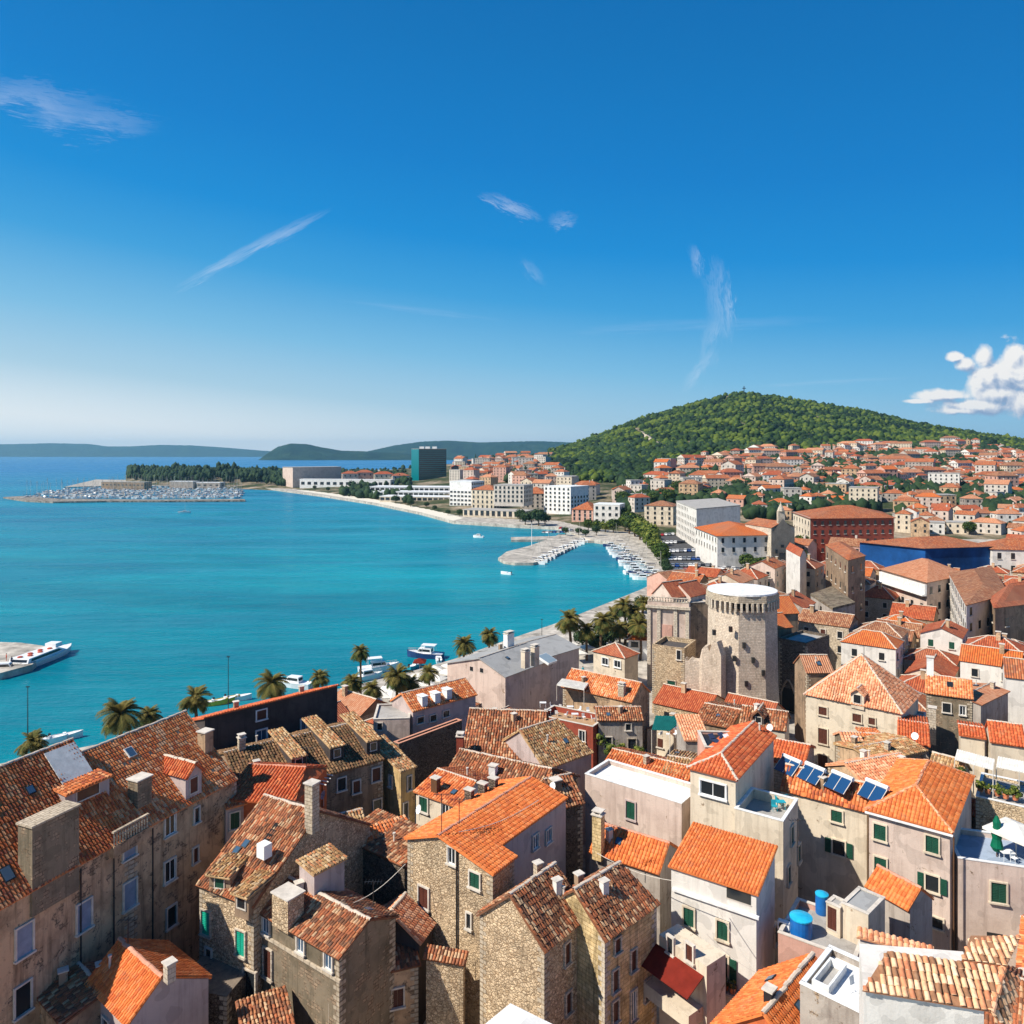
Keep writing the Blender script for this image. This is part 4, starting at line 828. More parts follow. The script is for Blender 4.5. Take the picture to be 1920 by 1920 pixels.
for px, py, w_, h_ in ((1467, 1046, 2.2, 4.0), (1456, 1034, 0.9, 1.6), (1479, 1034, 0.9, 1.6), (1467, 1024, 1.2, 1.2)): p = D(px, py, 296.3); mb = MB(); mb.obox(p - Vector((w_ / 2, 0.15, h_ / 2)), Vector((w_, 0, 0)), Vector((0, 0.3, 0)), Z * h_); mb.build('window' if h_ < 3 else 'door', 'pane', h.root, h.org)
block('red_palace', 'big dark red palace with four rows of windows under an orange hip roof', 'palace', [W2(1489, 352), W2(1521, 318), W2(1676, 322), W2(1650, 356)], hz(972, 319), 2, 'plaster_red', 'hip', 4.5, 'far_orange', (4, 3.4, 1.1, 1.7), maxw=98, z0=5)
mb = MB(); a, b = W2(1489, 351.6), W2(1520.6, 317.8)
hh = block('red_palace_wing', 'sunlit cream end wing of the dark red palace', 'palace', [W2(1487, 352.5), W2(1519, 318), W2(1521, 318.5), W2(1489.4, 353)], hz(973, 319), 2, 'plaster_cream', 'flat', rmat='concrete', grid=(4, 5, 1.2, 1.8))
h = block('netted_house', 'large house wrapped in blue scaffold netting under an orange roof', 'house', [W2(1612, 250), W2(1735, 233), W2(1860, 238), W2(1780, 262)], hz(1026, 236), 2, 'tarp_blue', 'hip', 2.4, 'far_orange')
block('white_wing', 'white house with round-topped windows beside the blue netting', 'house', rect(1861, 236, 1990, 232, 14), hz(1030, 236), 2, 'plaster_white', 'hip', 3, 'far_orange', (3, 3.6, 1.1, 1.9), z0=6)
h = block('gallery_house', 'house with a long salmon hip roof over a white glazed top floor', 'house', [W2(1652, 205), W2(1738, 184), W2(1812, 196), W2(1740, 224)], hz(1088, 187), 2, 'plaster_pink', 'hip', 3.2, 'far_pale', (3, 4, 1.2, 1.7))
a, b = W2(1652, 204.8), W2(1738, 183.8); nn = Vector((b.y - a.y, -(b.x - a.x), 0)).normalized(); zt = hz(1088, 187); mb = MB(); mb.obox(Vector((a.x, a.y, zt - 3.4)) + nn * 0.1, b - a, nn * 1.1, Z * 0.35); mb.obox(Vector((a.x, a.y, zt - 3.0)) + nn * 0.05, b - a, nn * 0.5, Z * 2.4); mb.build('glazed_gallery', 'white_paint', h.root, h.org)
block('cream_tenement', 'tall cream and brown tenement with a bright sunlit side', 'building', [W2(1780, 190), W2(1812, 150), W2(1890, 162), W2(1858, 200)], hz(1130, 152), 2, 'plaster_white', 'hip', 1.6, 'far_brown', (4, 4, 1.0, 1.6), z0=5)
block('brown_tenement', 'brown tenement with a red roof and skylights at the edge of the view', 'building', [W2(1858, 158), W2(1866, 148), W2(1990, 156), W2(1975, 172)], hz(1140, 148), 2, 'plaster_brown', 'hip', 3.5, 'far_red', (2, 6, 1.0, 1.6), z0=5)
block('brown_tower_house', 'tall narrow brown house with a dark side behind the round tower', 'house', [W2(1548, 205), W2(1590, 176), W2(1622, 184), W2(1580, 212)], hz(1048, 178), 2, 'plaster_brown', 'hip', 1.2, 'far_orange', (4, 5, 1.0, 1.5))
block('white_gable_wall', 'windowless bright white gable wall above the red roofs', 'house', [W2(1474, 205), W2(1500, 190), W2(1512, 196), W2(1488, 212)], hz(1042, 192), 2, 'plaster_white', 'gable', 1.5, 'far_red')
block('grey_villa', 'grey house with an arched doorway and a green roof terrace', 'house', [W2(1520, 176), W2(1561, 160), W2(1603, 166), W2(1560, 186)], hz(1140, 162), 2, 'plaster_grey', 'flat', rmat='moss_stone', grid=(2, 5, 1.0, 1.6), z0=8)
block('hilltop_villa', 'long white villa among the pines below the hill crest', 'villa', rect(1270, 1180, 1303, 1180, 12), hz(832, 1180), 40, 'whitewash', 'flat', rmat='white_paint', grid=(1, 6, 3, 2), z0=58)
block('chapel', 'small pale house standing alone in the forest edge', 'chapel', rect(1162, 1000, 1176, 1004, 9), hz(860, 1000), 25, 'plaster_cream', 'gable', 2.5, 'far_pale')
# wall with steps up the hill
mb = MB(); pr = None
for i in range(26):
    px = 1204 + i * 1.7; py = 812 + i * 1.22; p = hit_ground(px, py + 3); mb.box(p - Z * 6, 5.0, 7.0, 11 + 0.8 * (i % 2), 0.5)
tag(mb.build('stairway', 'stone_pale'), 'pale stepped stone path climbing through the forested hill', 'stairway')
t = thing('hill_cross', 'tiny dark cross on the very top of the wooded hill', 'cross', (W2(1395, 1500).x, 1500, 160)); mb = MB(); p = W2(1395, 1500); o_ = Vector((p.x, 1500, 160)); mb.box(o_, 1.4, 1.4, 24); mb.build('post', 'dark_metal', t, o_); mb = MB(); mb.box(o_ + Z * 19, 7, 1.4, 1.4); mb.build('crossbar', 'dark_metal', t, o_)

# ------------------------------------------------------------------ round tower, ruined walls, palace corner
ctr = Vector((40.3, 130.8, 0)); t = thing('round_tower', 'massive old stone tower with a white flat top and a ring of corbels', 'tower', (ctr.x, ctr.y, 2)); FOOT.append([(ctr.x + 6 * math.cos(a), ctr.y + 6 * math.sin(a)) for a in np.linspace(0, 6.28, 8)[:-1]])
mb = MB(); mb.lathe(ctr, [(6.5, 1), (6.0, 8), (5.8, 21.6)], 8, 0, 0.5, R(22.5)); mb.build('wall', 'stone_tower', t, (ctr.x, ctr.y, 2))
mb = MB()
for i in range(40):
    a = R(22.5) + 2 * math.pi * (i + 0.5) / 40; ap = 5.8 * math.cos(R(22.5)) / math.cos(((a - R(22.5)) % R(45)) - R(22.5)); c_ = ctr + Vector((math.cos(a), math.sin(a), 0)) * (ap + 0.2) + Z * 21.4
    mb.box(c_, 0.7, 0.38, 1.5, a)
mb.build('corbels', 'stone_pale', t, (ctr.x, ctr.y, 2))
mb = MB(); mb.lathe(ctr, [(6.15, 22.9), (6.15, 24.0), (5.95, 24.05)], 8, 0, 0.5, R(22.5)); mb.build('parapet', 'stone_light', t, (ctr.x, ctr.y, 2))
mb = MB(); mb.lathe(ctr, [(5.9, 24.06), (5.9, 24.35)], 32); mb.build('deck', 'white_paint', t, (ctr.x, ctr.y, 2))
for px, py in ((1371, 1180), (1413, 1238), (1432, 1262), (1396, 1210), (1378, 1235), (1400, 1282), (1340, 1186)):
    r_ = ray(px, py).normalized(); b_ = r_.dot(Vector((ctr.x, ctr.y, 0)) - Vector((0, 0, 0))); pp = CAM + r_ * ((ctr.y - 5.9) / r_.y); mb = MB(); mb.box(pp - Z * 0.5 + Vector((0, 0.35, 0)), 0.5, 0.5, 0.9, 0.1); mb.build('loophole', 'pane', t, (ctr.x, ctr.y, 2))
def rough_wall(name, label, pts, thick, matn, z0=1.0, cat='wall'):
    """free-standing ruined wall: pts = (photo column, distance, top height)"""
    mb = MB(); o_ = None; fr, bk = [], []
    for i in range(len(pts) - 1):
        (p0, y0, za), (p1, y1, zb) = pts[i], pts[i + 1]; n_ = max(1, int(abs(p1 - p0) / 5))
        for k in range(n_ + (i == len(pts) - 2)):
            f = k / n_; a = W2(p0 + (p1 - p0) * f, y0 + (y1 - y0) * f); fr.append(Vector((a.x, a.y, za + (zb - za) * f + random.uniform(-0.25, 0.25))))
    o_ = Vector((fr[0].x, fr[0].y, 2)); 
    for i in range(len(fr) - 1):
        a, b = fr[i], fr[i + 1]; u = Vector((b.x - a.x, b.y - a.y, 0)).normalized(); n_ = Vector((-u.y, u.x, 0)); n_ = -n_ if n_.y < 0 else n_; c_ = n_ * thick; g = lambda p, z: Vector((p.x, p.y, z))
        L0 = sum((fr[j + 1] - fr[j]).length for j in range(i)); L1 = L0 + (b - a).length
        mb.poly([g(a, z0), g(b, z0), b, a], [(L0, z0), (L1, z0), (L1, b.z), (L0, a.z)]); mb.poly([a, b, b + c_, a + c_], [(L0, 0), (L1, 0), (L1, thick), (L0, thick)]); mb.poly([g(b + c_, z0), g(a + c_, z0), a + c_, b + c_], [(L1, z0), (L0, z0), (L0, a.z), (L1, b.z)])
    for p in (fr[0], fr[-1]): mb.poly([Vector((p.x, p.y, z0)), p, p + c_, Vector((p.x + c_.x, p.y + c_.y, z0))], [(0, z0), (0, p.z), (thick, p.z), (thick, z0)])
    return tag(mb.build(name, matn, None, o_), label, cat)
rough_wall('ruined_wall', 'broken medieval wall stepping up to the round tower', [(1284, 128, hz(1238, 128)), (1311, 127, hz(1237, 127)), (1316, 126.5, hz(1216, 126.5)), (1326, 126, hz(1210, 126)), (1330, 125.8, hz(1222, 125.8)), (1336, 125.5, hz(1206, 125.5)), (1344, 125, hz(1203, 125)), (1352, 124.5, hz(1230, 124.5))], 1.8, 'stone_tower')
h = House('ruin_block', 'square dark stone block with a pale sunlit side left of the ruined wall', 'ruin', 'stone_dark', 'tile_brown'); h.wm = 'stone_rubble'
h.flat((1223, 1208), (1283, 1216), 14.2, W=7, parapet=0.8, deck='alley', copm='stone_rubble'); h.win(1259, 1283, 1.4, 1.2, 'green', 'stone_pale'); h.win(1273, 1228, 0.7, 1.6)
h = House('palace_corner', 'pale stone palace corner with pilasters, a balustrade and a blind doorway', 'palace', 'plaster_pink', 'tile_red', base=2)
h.flat((1214, 1126), (1292, 1131), 19.0, W=10, parapet=0.5, copm='stone_pale'); hit = h.wallhit(1250, 1180); _, c, t_, nn = hit; A, B = h.fr[0], h.fr[1]; L = (B - A).length
for i, f in enumerate((0.04, 0.28, 0.68, 0.96)):
    mb = MB(); mb.obox(Vector((A.x, A.y, 2)) + t_ * (L * f - 0.35) + nn * 0.01, t_ * 0.7, nn * 0.3, Z * 15.8); mb.build('pilaster', 'stone_pale', h.root, h.org)
mb = MB(); mb.obox(Vector((A.x, A.y, 17.7)) - t_ * 0.3 + nn * 0.012, t_ * (L + 0.6), nn * 0.6, Z * 0.5); mb.build('cornice', 'stone_pale', h.root, h.org)
mb = MB(); mb.obox(Vector((A.x, A.y, 4)) + t_ * L * 0.36 + nn * 0.013, t_ * L * 0.24, nn * 0.15, Z * 10.5); mb.build('blind_door', 'plaster_rose', h.root, h.org)
mb = MB()
for i in range(15): mb.lathe(Vector((A.x, A.y, 19)) + t_ * (0.3 + (L - 0.6) * i / 14) - nn * 0.15, [(0.1, 0), (0.16, 0.3), (0.08, 0.5), (0.12, 0.7)], 6)
mb.obox(Vector((A.x, A.y, 19.7)) - nn * 0.3, t_ * L, nn * 0.3, Z * 0.15); mb.build('balustrade', 'stone_pale', h.root, h.org)
for i, (a, b, z_, rx) in enumerate((((1262, 1122), (1300, 1116), 19.5, (1275, 1092)), ((1296, 1120), (1330, 1112), 19.5, (1308, 1094)))): h.side(a, b, z_, rx, 'A', D=3.0, flatmode=True, mat='tile_red')
h = House('side_house', 'dark ochre-sided building between the palace corner and the round tower', 'house', 'plaster_old', 'tile_red'); h.flat((1292, 1130), (1329, 1128), 18.6, W=9, parapet=0.2, wall='plaster_old')
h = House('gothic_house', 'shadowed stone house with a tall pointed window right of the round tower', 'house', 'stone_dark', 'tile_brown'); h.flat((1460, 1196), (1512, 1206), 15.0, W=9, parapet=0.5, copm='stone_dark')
hit = h.wallhit(1478, 1300, 2.0)
if hit:
    _, c, t_, nn = hit; mb = MB()
    for i in range(12):
        f0, f1 = i / 12, (i + 1) / 12; g = lambda f: c + t_ * (1.3 * (f - 0.5) * 2 * (1 if True else 1)) * 1.0 + Z * (2.4 * (1 - abs(2 * f - 1) ** 1.7)) + nn * 0.05
        mb.tube(g(f0), g(f1), 0.18, n=5)
    for sg in (-1, 1): mb.tube(c + t_ * 1.3 * sg - Z * 3 + nn * 0.05, c + t_ * 1.3 * sg + nn * 0.05, 0.18, n=5)
    w_ = mb.build('window', 'stone_pale', h.root, h.org); k = MB(); k.obox(c - t_ * 1.15 - Z * 3, t_ * 2.3, nn * 0.05, Z * 3.9); k.build('pane', 'pane', w_, h.org)
h = House('orange_eave_house', 'small house with a flared orange roof tucked behind the round tower', 'house', 'plaster_brown', 'tile_new'); h.side((1452, 1152), (1500, 1150), 17, (1452, 1118), 'A', D=4)
h = House('orange_eave_house', 'lower small orange roof right beside the round tower wall', 'house', 'plaster_brown', 'tile_new'); h.side((1452, 1180), (1488, 1176), 15.5, (1452, 1152), 'A', D=3)
h = House('market_hall', 'low hall with a wide red-orange roof behind the round tower', 'hall', 'plaster_pink', 'tile_red'); h.side((1345, 1094), (1420, 1092), 9, (1352, 1066), 'A', hipA=True, hipB=True, D=7, mat='tile_red')
h = House('market_hall', 'low hall with a dark tarred roof beside the harbour quay', 'hall', 'plaster_rose', 'tile_brown'); h.side((1258, 1092), (1312, 1086), 8, (1262, 1072), 'A', D=6, mat='tile_brown')

# ------------------------------------------------------------------ the old town: houses one can tell apart
def H(*a, **k): return House(*a, **k)
# long terracotta building on the sea front, two builds
h = H('long_house', 'long stone house by the sea with a white sheet on its red tiled roof', 'house', 'plaster_old', 'tile_redold', jit=0.05)
h.side((-150, 1791), (250, 1567), 17, (170, 1385), 'B', over=0.0, D=7.0)
for x, y, st in ((157, 1717, 'blue'), (243, 1677, 'blue'), (45, 1763, 'blue'), (242, 1583, 'brown')): h.win(x, y, 1.15, 2.1, 'shut' if 0 else ('pblue' if st == 'blue' else 'pblue'), 'stone_trim')
h.win(42, 1873, 1.1, 2.0); h.win(232, 1905, 1.0, 1.9)
sk = h.onroof('roof_sheet', 129, 1434, 2.7, 3.3, 'canvas', 0.1); h.onroof('skylight', 12, 1640, 0.8, 1.1, 'pane_blue', 0.12, 'dark_metal')
h.dormer((122, 1518), (205, 1484), 1.3, 'shed', 'plaster_lilac', None, 'pane', 1.9, 0.8)
for px in (150, 212, 285, 352):
    hit = h.wallhit(px, 1750, 14)
    if hit: q = hit[1] + hit[3] * 0.1; mb = MB(); mb.tube(Vector((q.x, q.y, 2)), Vector((q.x, q.y, 16.6)), 0.06); mb.build('drainpipe', 'dark_metal', h.root, h.org)

hit = h.wallhit(100, 1600)
_, c, t, nn = hit
A0 = h.wallhit(56, 1680, 3)[1]; A1 = h.wallhit(144, 1632, 3)[1]
mb = MB(); mb.obox(Vector((A0.x, A0.y, 15.2)) + nn * 0.25, Vector((A1.x - A0.x, A1.y - A0.y, 0)), -nn * 1.5, Z * 6.3); h_t = mb.build('roof_turret', 'moss_stone', h.root, h.org)
k = MB(); k.obox(Vector((A0.x, A0.y, 21.5)) + nn * 0.35 - t * 0.1, Vector((A1.x - A0.x, A1.y - A0.y, 0)) + t * 0.2, -nn * 1.7, Z * 0.15); k.build('coping', 'stone_light', h_t, h.org)
B0 = h.wallhit(205, 1592, 3)[1]; B1 = h.wallhit(272, 1560, 3)[1]; e = Vector((B1.x - B0.x, B1.y - B0.y, 0)); L = e.length; e.normalize()
mb = MB(); mb.obox(Vector((B0.x, B0.y, 16.2)) + nn * 0.5, e * L, -nn * 2.6, Z * 0.9); bt = mb.build('roof_terrace', 'plaster_old', h.root, h.org)
k = MB(); k.obox(Vector((B0.x, B0.y, 18.1)) + nn * 0.5, e * L, -nn * 0.25, Z * 0.14)
for i in range(13): k.box(Vector((B0.x, B0.y, 17.1)) + nn * 0.38 + e * (L * (i + 0.5) / 13), 0.12, 0.12, 1.0, 0.3)
k.build('balustrade', 'stone_light', bt, h.org)
h = H('long_house', 'long stone house by the sea with an orange roof and a gabled dormer', 'house', 'plaster_old', 'tile_orange', jit=0.04)
h.side((250, 1567), (447, 1461), 17, (360, 1333), 'B', over=0.0, D=6.8)
h.dormer((348, 1502), (378, 1488), 2.2, 'gable', 'plaster_lilac', 'tile_red', 'shutter_brown', 0.8, 1.3, 0.9)
h.onroof('skylight', 243, 1412, 0.8, 1.0, 'pane_blue', 0.15, 'canvas')
h.win(318, 1546, 1.0, 1.7, 'white'); h.win(318, 1632, 1.05, 1.75, 'white'); h.win(321, 1718, 0.9, 1.7); h.win(368, 1528, 0.5, 1.3); h.win(366, 1603, 0.5, 1.3, 'brown')
h.chimney(385, 1402, 1.0, 1.0, 1.6, 'plaster_old', kind=1); h.chimney(262, 1500, 1.4, 1.2, 1.9, 'moss_stone', kind=1)
# dark-faced building on the promenade
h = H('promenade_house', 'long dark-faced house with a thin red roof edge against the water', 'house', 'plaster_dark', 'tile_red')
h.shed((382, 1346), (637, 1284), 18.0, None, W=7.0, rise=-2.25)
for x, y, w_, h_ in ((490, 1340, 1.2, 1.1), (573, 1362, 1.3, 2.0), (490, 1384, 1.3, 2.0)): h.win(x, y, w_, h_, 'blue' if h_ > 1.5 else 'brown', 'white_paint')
h = H('mossy_house', 'brown house with a mossy roof and a row of three shed dormers', 'house', 'plaster_brown', 'tile_mossy', jit=0.09)
h.side((458, 1497), (722, 1424), 14, (671, 1352), 'B', ov=0.15)
h.dormer((547, 1447), (573, 1440), 1.5, 'shed', 'plaster_dark', 'tile_straw', 'pane', 0.7, 0.8); h.dormer((619, 1430), (645, 1423), 1.7, 'shed', 'plaster_dark', 'tile_straw', 'pane', 0.7, 0.8); h.dormer((688, 1416), (712, 1410), 1.6, 'shed', 'plaster_dark', 'tile_straw', 'pane', 0.7, 0.8)
h.win(705, 1452, 0.95, 1.45, 'brown'); h.win(707, 1512, 0.9, 1.5); h.win(640, 1470, 0.9, 1.3); h.win(668, 1475, 0.8, 1.3, 'brown'); h.win(668, 1530, 0.8, 1.3); h.chimney(453, 1406, 0.7, 0.6, 1.3, 'stone_light')
h = H('narrow_house', 'narrow yellow house under a straw-coloured tile strip beside the mossy roof', 'house', 'plaster_ochre', 'tile_straw', jit=0.09)
h.shed((751, 1449), (783, 1437), 13, (690, 1388), wall='plaster_ochre'); h.win(767, 1468, 0.45, 1.5); h.win(760, 1520, 0.5, 1.7)
h.win(733, 1465, 0.5, 1.2, 'blue')
h = H('orange_house', 'small house with a smooth red-orange roof wedged beside the long sea-front roof', 'house', 'plaster_orange', 'tile_red', jit=0.02, cap='mortar_red')
h.side((413, 1500), (552, 1508), 15.3, (466, 1441), 'A', R2=(574, 1477), over=0.0, asym=0.5)
h = H('shuttered_annex', 'tiny annex with one green shutter under the red-orange roof', 'annex', 'plaster_lilac', 'tile_orange')
h.side((424, 1517), (488, 1500), 15.0, (455, 1484), 'A', over=0.05); h.win(440, 1538, 0.8, 1.5, 'green')
# stone house with teal shutters
h = H('stone_house', 'rubble stone house with teal shutters and a worn brown roof', 'house', 'stone_rubble', 'tile_brown', jit=0.11)
h.side((366, 1660), (474, 1703), 13, (495, 1490), 'A', W=11)
for x, y in ((387, 1730), (452, 1768)): h.win(x, y, 0.95, 1.9, 'teal', 'stone_pale', 0.12)
h.win(469, 1852, 1.2, 2.6, 'pane', 'stone_pale'); h.win(392, 1790, 0.6, 1.0, 'pane')
h.dormer((392, 1668), (432, 1668), 1.2, 'shed', 'plaster_brown', 'tile_straw', 'shutter_green', 0.8, 0.9); h.dormer((440, 1703), (466, 1712), 1.3, 'shed', 'plaster_brown', 'tile_straw', 'pane', 0.8, 0.9)
h.box('white_vent_box', (481, 1582), (495, 1588), 15.3, 16.4, 0.8, 'whitewash'); h.onroof('roof_hatch', 510, 1562, 0.6, 1.7, 'rubber', 0.08)
h.chimney(585, 1548, 0.85, 0.85, 3.6, 'stone_light', kind=1)
h = H('grey_house', 'dark grey house with a string course and a striped brown roof above the corrugated awning', 'house', 'moss_stone', 'tile_brown', jit=0.07)
h.side((472, 1706), (634, 1800), 12, (694, 1724), 'B', W=6.3)
h.win(500, 1735, 0.75, 1.15, 'blue'); h.win(565, 1770, 0.75, 1.15, 'blue'); h.win(617, 1802, 0.75, 1.1, 'blue'); h.win(503, 1806, 0.95, 2.2, 'brown', 'stone_pale')
hit = h.wallhit(540, 1790); _, c, t, nn = hit; a = h.wallhit(478, 1745, 3)[1]; b = h.wallhit(640, 1838, 3)[1]
mb = MB(); mb.obox(Vector((a.x, a.y, a.z)) + nn * 0.002, Vector((b.x - a.x, b.y - a.y, 0)), nn * 0.18, Z * 0.25); mb.build('string_course', 'stone_light', h.root, h.org)
h.chimney(540, 1722, 1.9, 1.5, 2.0, 'stone_rubble', kind=1)
h = H('attic_block', 'raised attic with a flat tile strip and a dark side wall', 'house', 'plaster_lilac', 'tile_straw', jit=0.08)
h.shed((588, 1642), (653, 1608), 15, (553, 1613), dmax=2.4)
h = H('orange_roof_cottage', 'small cottage with a bright orange roof in the lower corner of the town', 'cottage', 'plaster_lilac', 'tile_new', jit=0.01, cap='mortar_red')
h.side((157, 1846), (236, 1927), 9.5, (223, 1760), 'A', asym=1.5, over=0.0)
h.chimney(318, 1826, 0.6, 0.6, 0.8, 'stone_pale', kind=1); h.win(200, 1925, 0.8, 1.1)
h = H('round_roof_cottage', 'cottage with a patchwork grey-brown tile roof at the foot of the long facade', 'cottage', 'plaster_old', 'tile_brown', jit=0.12)
h.side((62, 1866), (112, 1925), 9, (147, 1806), 'A', hipA=False, dmax=4.5, asym=0.6)
h = H('arched_outhouse', 'low stone outhouse with a small round-topped window behind the orange cottage', 'outhouse', 'stone_dark', 'tile_brown', jit=0.1)
h.flat((325, 1850), (425, 1868), 7.5, W=4.0, parapet=0.0); h.win(332, 1885, 0.8, 0.9)
h = H('low_roof_house', 'low house with a short tile roof at the bottom edge beside the awning', 'house', 'plaster_brown', 'tile_brown', jit=0.1)
h.side((540, 1935), (580, 1905), 7.5, (411, 1919), 'A', W=8, dmax=6) if 0 else h.shed((455, 1960), (556, 1925), 7.5, (411, 1919), dmax=4.0)
# tall stone gable house with the big orange roof
h = H('gable_house', 'tall stone gable house with the broad orange ribbed roof in the centre', 'house', 'stone_rubble', 'tile_new', jit=0.02, cap='mortar_red')
A = P(757, 1572, 15); B = P(925, 1641, 15); u = (B - A).normalized(); n = Vector((-u.y, u.x, 0))
h.gableend((757, 1572), (925, 1641), 15, (820, 1567), 3.4, mat='tile_new')
A, B, u, n, t_, r_, z_ = h.fr; fr1 = h.fr
r1 = A + (B - A) * t_ + Z * r_; k = 0.72; sl = [[r1 + (B - r1) * k + n * 3.4, r1 + (B - r1) * k + n * 14, r1 + n * 14, r1 + n * 3.4], [A + n * 14, A + n * 3.4, r1 + n * 3.4, r1 + n * 14]]
E0, E1 = sl[0][0], sl[0][1]; zi = E0.z - 0.1; A2 = A + n * 3.4; A3 = A + n * 14; q = E0 - u * 0.3; q1 = E1 - u * 0.3
h.body([(A2.x + u.x * .3, A2.y + u.y * .3), (q.x, q.y), (q1.x, q1.y), (A3.x + u.x * .3, A3.y + u.y * .3)], 15.0, 'plaster_lilac', [[Vector((q.x, q.y, 15)), Vector((q1.x, q1.y, 15)), Vector((q1.x, q1.y, zi)), Vector((q.x, q.y, zi))]])
h.roof(sl, [(sl[0][3], sl[0][2])], 'tile_new')
h.win(795, 1682, 1.05, 1.7, 'brown'); h.win(848, 1604, 0.75, 1.3, 'white'); h.win(891, 1650, 1.0, 1.2, 'green'); h.win(1003, 1578, 0.8, 1.2, 'blue'); h.win(1028, 1567, 0.8, 1.2, 'blue'); h.win(880, 1726, 0.4, 1.2)
hit = h.wallhit(858, 1640); c, nn = hit[1], hit[3]; mb = MB(); mb.tube(Vector((c.x, c.y, 2)) + nn * 0.12, Vector((c.x, c.y, 15.6)) + nn * 0.12, 0.07); mb.build('drainpipe', 'dark_metal', h.root, h.org)
for x, y in ((880, 1488), (905, 1476), (925, 1466)): h.chimney(x, y + 12, 0.8, 0.5, 1.0, 'stone_dark', kind=1)
h = H('low_red_house', 'house with a low faded red roof and green shutters behind the broad orange roof', 'house', 'plaster_cream', 'tile_redold', jit=0.04)
h.side((774, 1484), (856, 1514), 13, (820, 1441), 'A', R2=(893, 1478)); h.chimney(817, 1484, 0.8, 0.6, 1.4, 'wood_brown', kind=1); h.win(795, 1508, 1.1, 1.5, 'green'); h.win(836, 1520, 0.9, 1.3, 'white')
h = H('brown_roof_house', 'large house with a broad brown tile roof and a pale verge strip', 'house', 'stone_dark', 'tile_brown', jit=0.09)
h.side((862, 1427), (1020, 1434), 12, (880, 1328), 'A', asym=0.9)
h.chimney(863, 1418, 0.8, 0.8, 2.4, 'plaster_red', kind=0)
h = H('brown_roof_house', 'house whose ochre-flecked brown roof falls toward the white terrace block', 'house', 'plaster_lilac', 'tile_straw', jit=0.09)
h.side((1022, 1444), (1114, 1411), 12.6, (973, 1369), 'A', R2=(1045, 1352))
h = H('brown_roof_house', 'house with the long low brown roof in front of the broad brown one', 'house', 'stone_dark', 'tile_brown', jit=0.09)
h.side((826, 1462), (1032, 1512), 11.5, (862, 1404), 'A', R2=(1035, 1456)); h.chimney(925, 1452, 0.8, 0.7, 1.0, 'whitewash', kind=1)
h = H('brown_roof_house', 'small brown and red roofed house against the white terrace block', 'house', 'stone_dark', 'tile_brown', jit=0.1)
h.side((1045, 1520), (1098, 1506), 12, (1040, 1462), 'A'); h.chimney(1042, 1478, 0.9, 0.9, 0.9, 'moss_stone', kind=1)
# lilac house with three white chimneys, its tower block, and the walls before it
h = H('chimney_house', 'lilac house with an orange roof crossed by three white chimney breasts', 'house', 'plaster_lilac', 'tile_orange', jit=0.02)
h.side((774, 1335), (896, 1303), 13, (752, 1300), 'A', W=6)
for x, y in ((792, 1322), (816, 1316), (838, 1309)): h.chimney(x, y - 4, 0.9, 1.3, 1.0, 'whitewash', 'white_paint', kind=1)
for x, y in ((788, 1350), (812, 1346), (836, 1338)): h.win(x, y, 1.0, 0.8)
h = H('stucco_block', 'grey-pink stucco tower block joined to the house with white chimneys', 'house', 'plaster_pink', 'tile_brown')
h.flat((700, 1348), (768, 1346), 12.5, W=6, parapet=0.3)
h.win(712, 1362, 0.6, 0.9)
h = H('boundary_wall', 'old dark stone wall with a pale coping and a walled-up door', 'wall', 'stone_dark', 'tile_salmon')
h.flat((748, 1394), (866, 1350), 11, W=0.8, parapet=0.35, copm='mortar_red'); h.win(800, 1415, 1.2, 2.4, 'pane', 'moss_stone', name='blocked_door') if 0 else None
# pale institute with grey roofs
h = H('institute_building', 'large pale building with a grey sheet roof and a blank curved-gable facade', 'building', 'plaster_pink', 'grey_roof')
h.gableend((835, 1243), (948, 1270), 12, (898, 1234), 13, mat='grey_roof', flatmode=True)
h.side((985, 1245), (1089, 1214), 12, (938, 1217), 'A', mat='grey_roof', flatmode=True, dmax=8)
h.chimney(954, 1213, 1.7, 1.0, 2.4, 'whitewash', z=13.6); h.chimney(985, 1246, 1.2, 0.9, 2.2, 'plaster_cream', z=13.4); h.chimney(1003, 1242, 1.2, 0.9, 2.6, 'plaster_cream', z=13.4)
h.onroof('skylight', 1025, 1238, 2.6, 2.6, 'skylight', 0.4, 'white_paint')
for x, y in ((884, 1254), (903, 1257)): h.win(x, y, 0.7, 0.7, 'pane', None, sill=False)
# terrace cafe cluster
h = H('pavilion', 'square garden pavilion with an orange pyramid roof and white ridge lines', 'pavilion', 'plaster_cream', 'tile_red', jit=0.01)
h.hipend((1109, 1221), (1172, 1235), 9, (1154, 1205), (1192, 1228))
for x, y in ((1135, 1240), (1158, 1245)): h.win(x, y, 1.4, 1.3, 'white', 'white_paint')
h = H('kiosk', 'small kiosk with an orange pyramid roof and white edge among the palms', 'kiosk', 'whitewash', 'tile_new')
h.hipend((1176, 1199), (1222, 1201), 6.5, (1200, 1180), (1226, 1196)); h.win(1190, 1208, 1.6, 1.2)
h = H('orange_roof_house', 'house with a long mottled orange roof below the pavilion', 'house', 'plaster_old', 'tile_orange', jit=0.06)
h.side((1052, 1288), (1185, 1318), 10.5, (1072, 1253), 'A', dmax=5.5); h.chimney(1166, 1304, 1.0, 0.8, 1.6, 'stone_light')
h = H('terrace_house', 'red-brown house with a crowded open roof terrace', 'house', 'plaster_red', 'tile_orange')
h.flat((1008, 1340), (1112, 1362), 10, W=5, parapet=0.9, deck='wood_deck'); h.win(1092, 1380, 0.9, 1.5, 'white')
h = H('ivy_house', 'weathered greenish house with ivy climbing round its windows', 'house', 'plaster_grey', 'tile_brown')
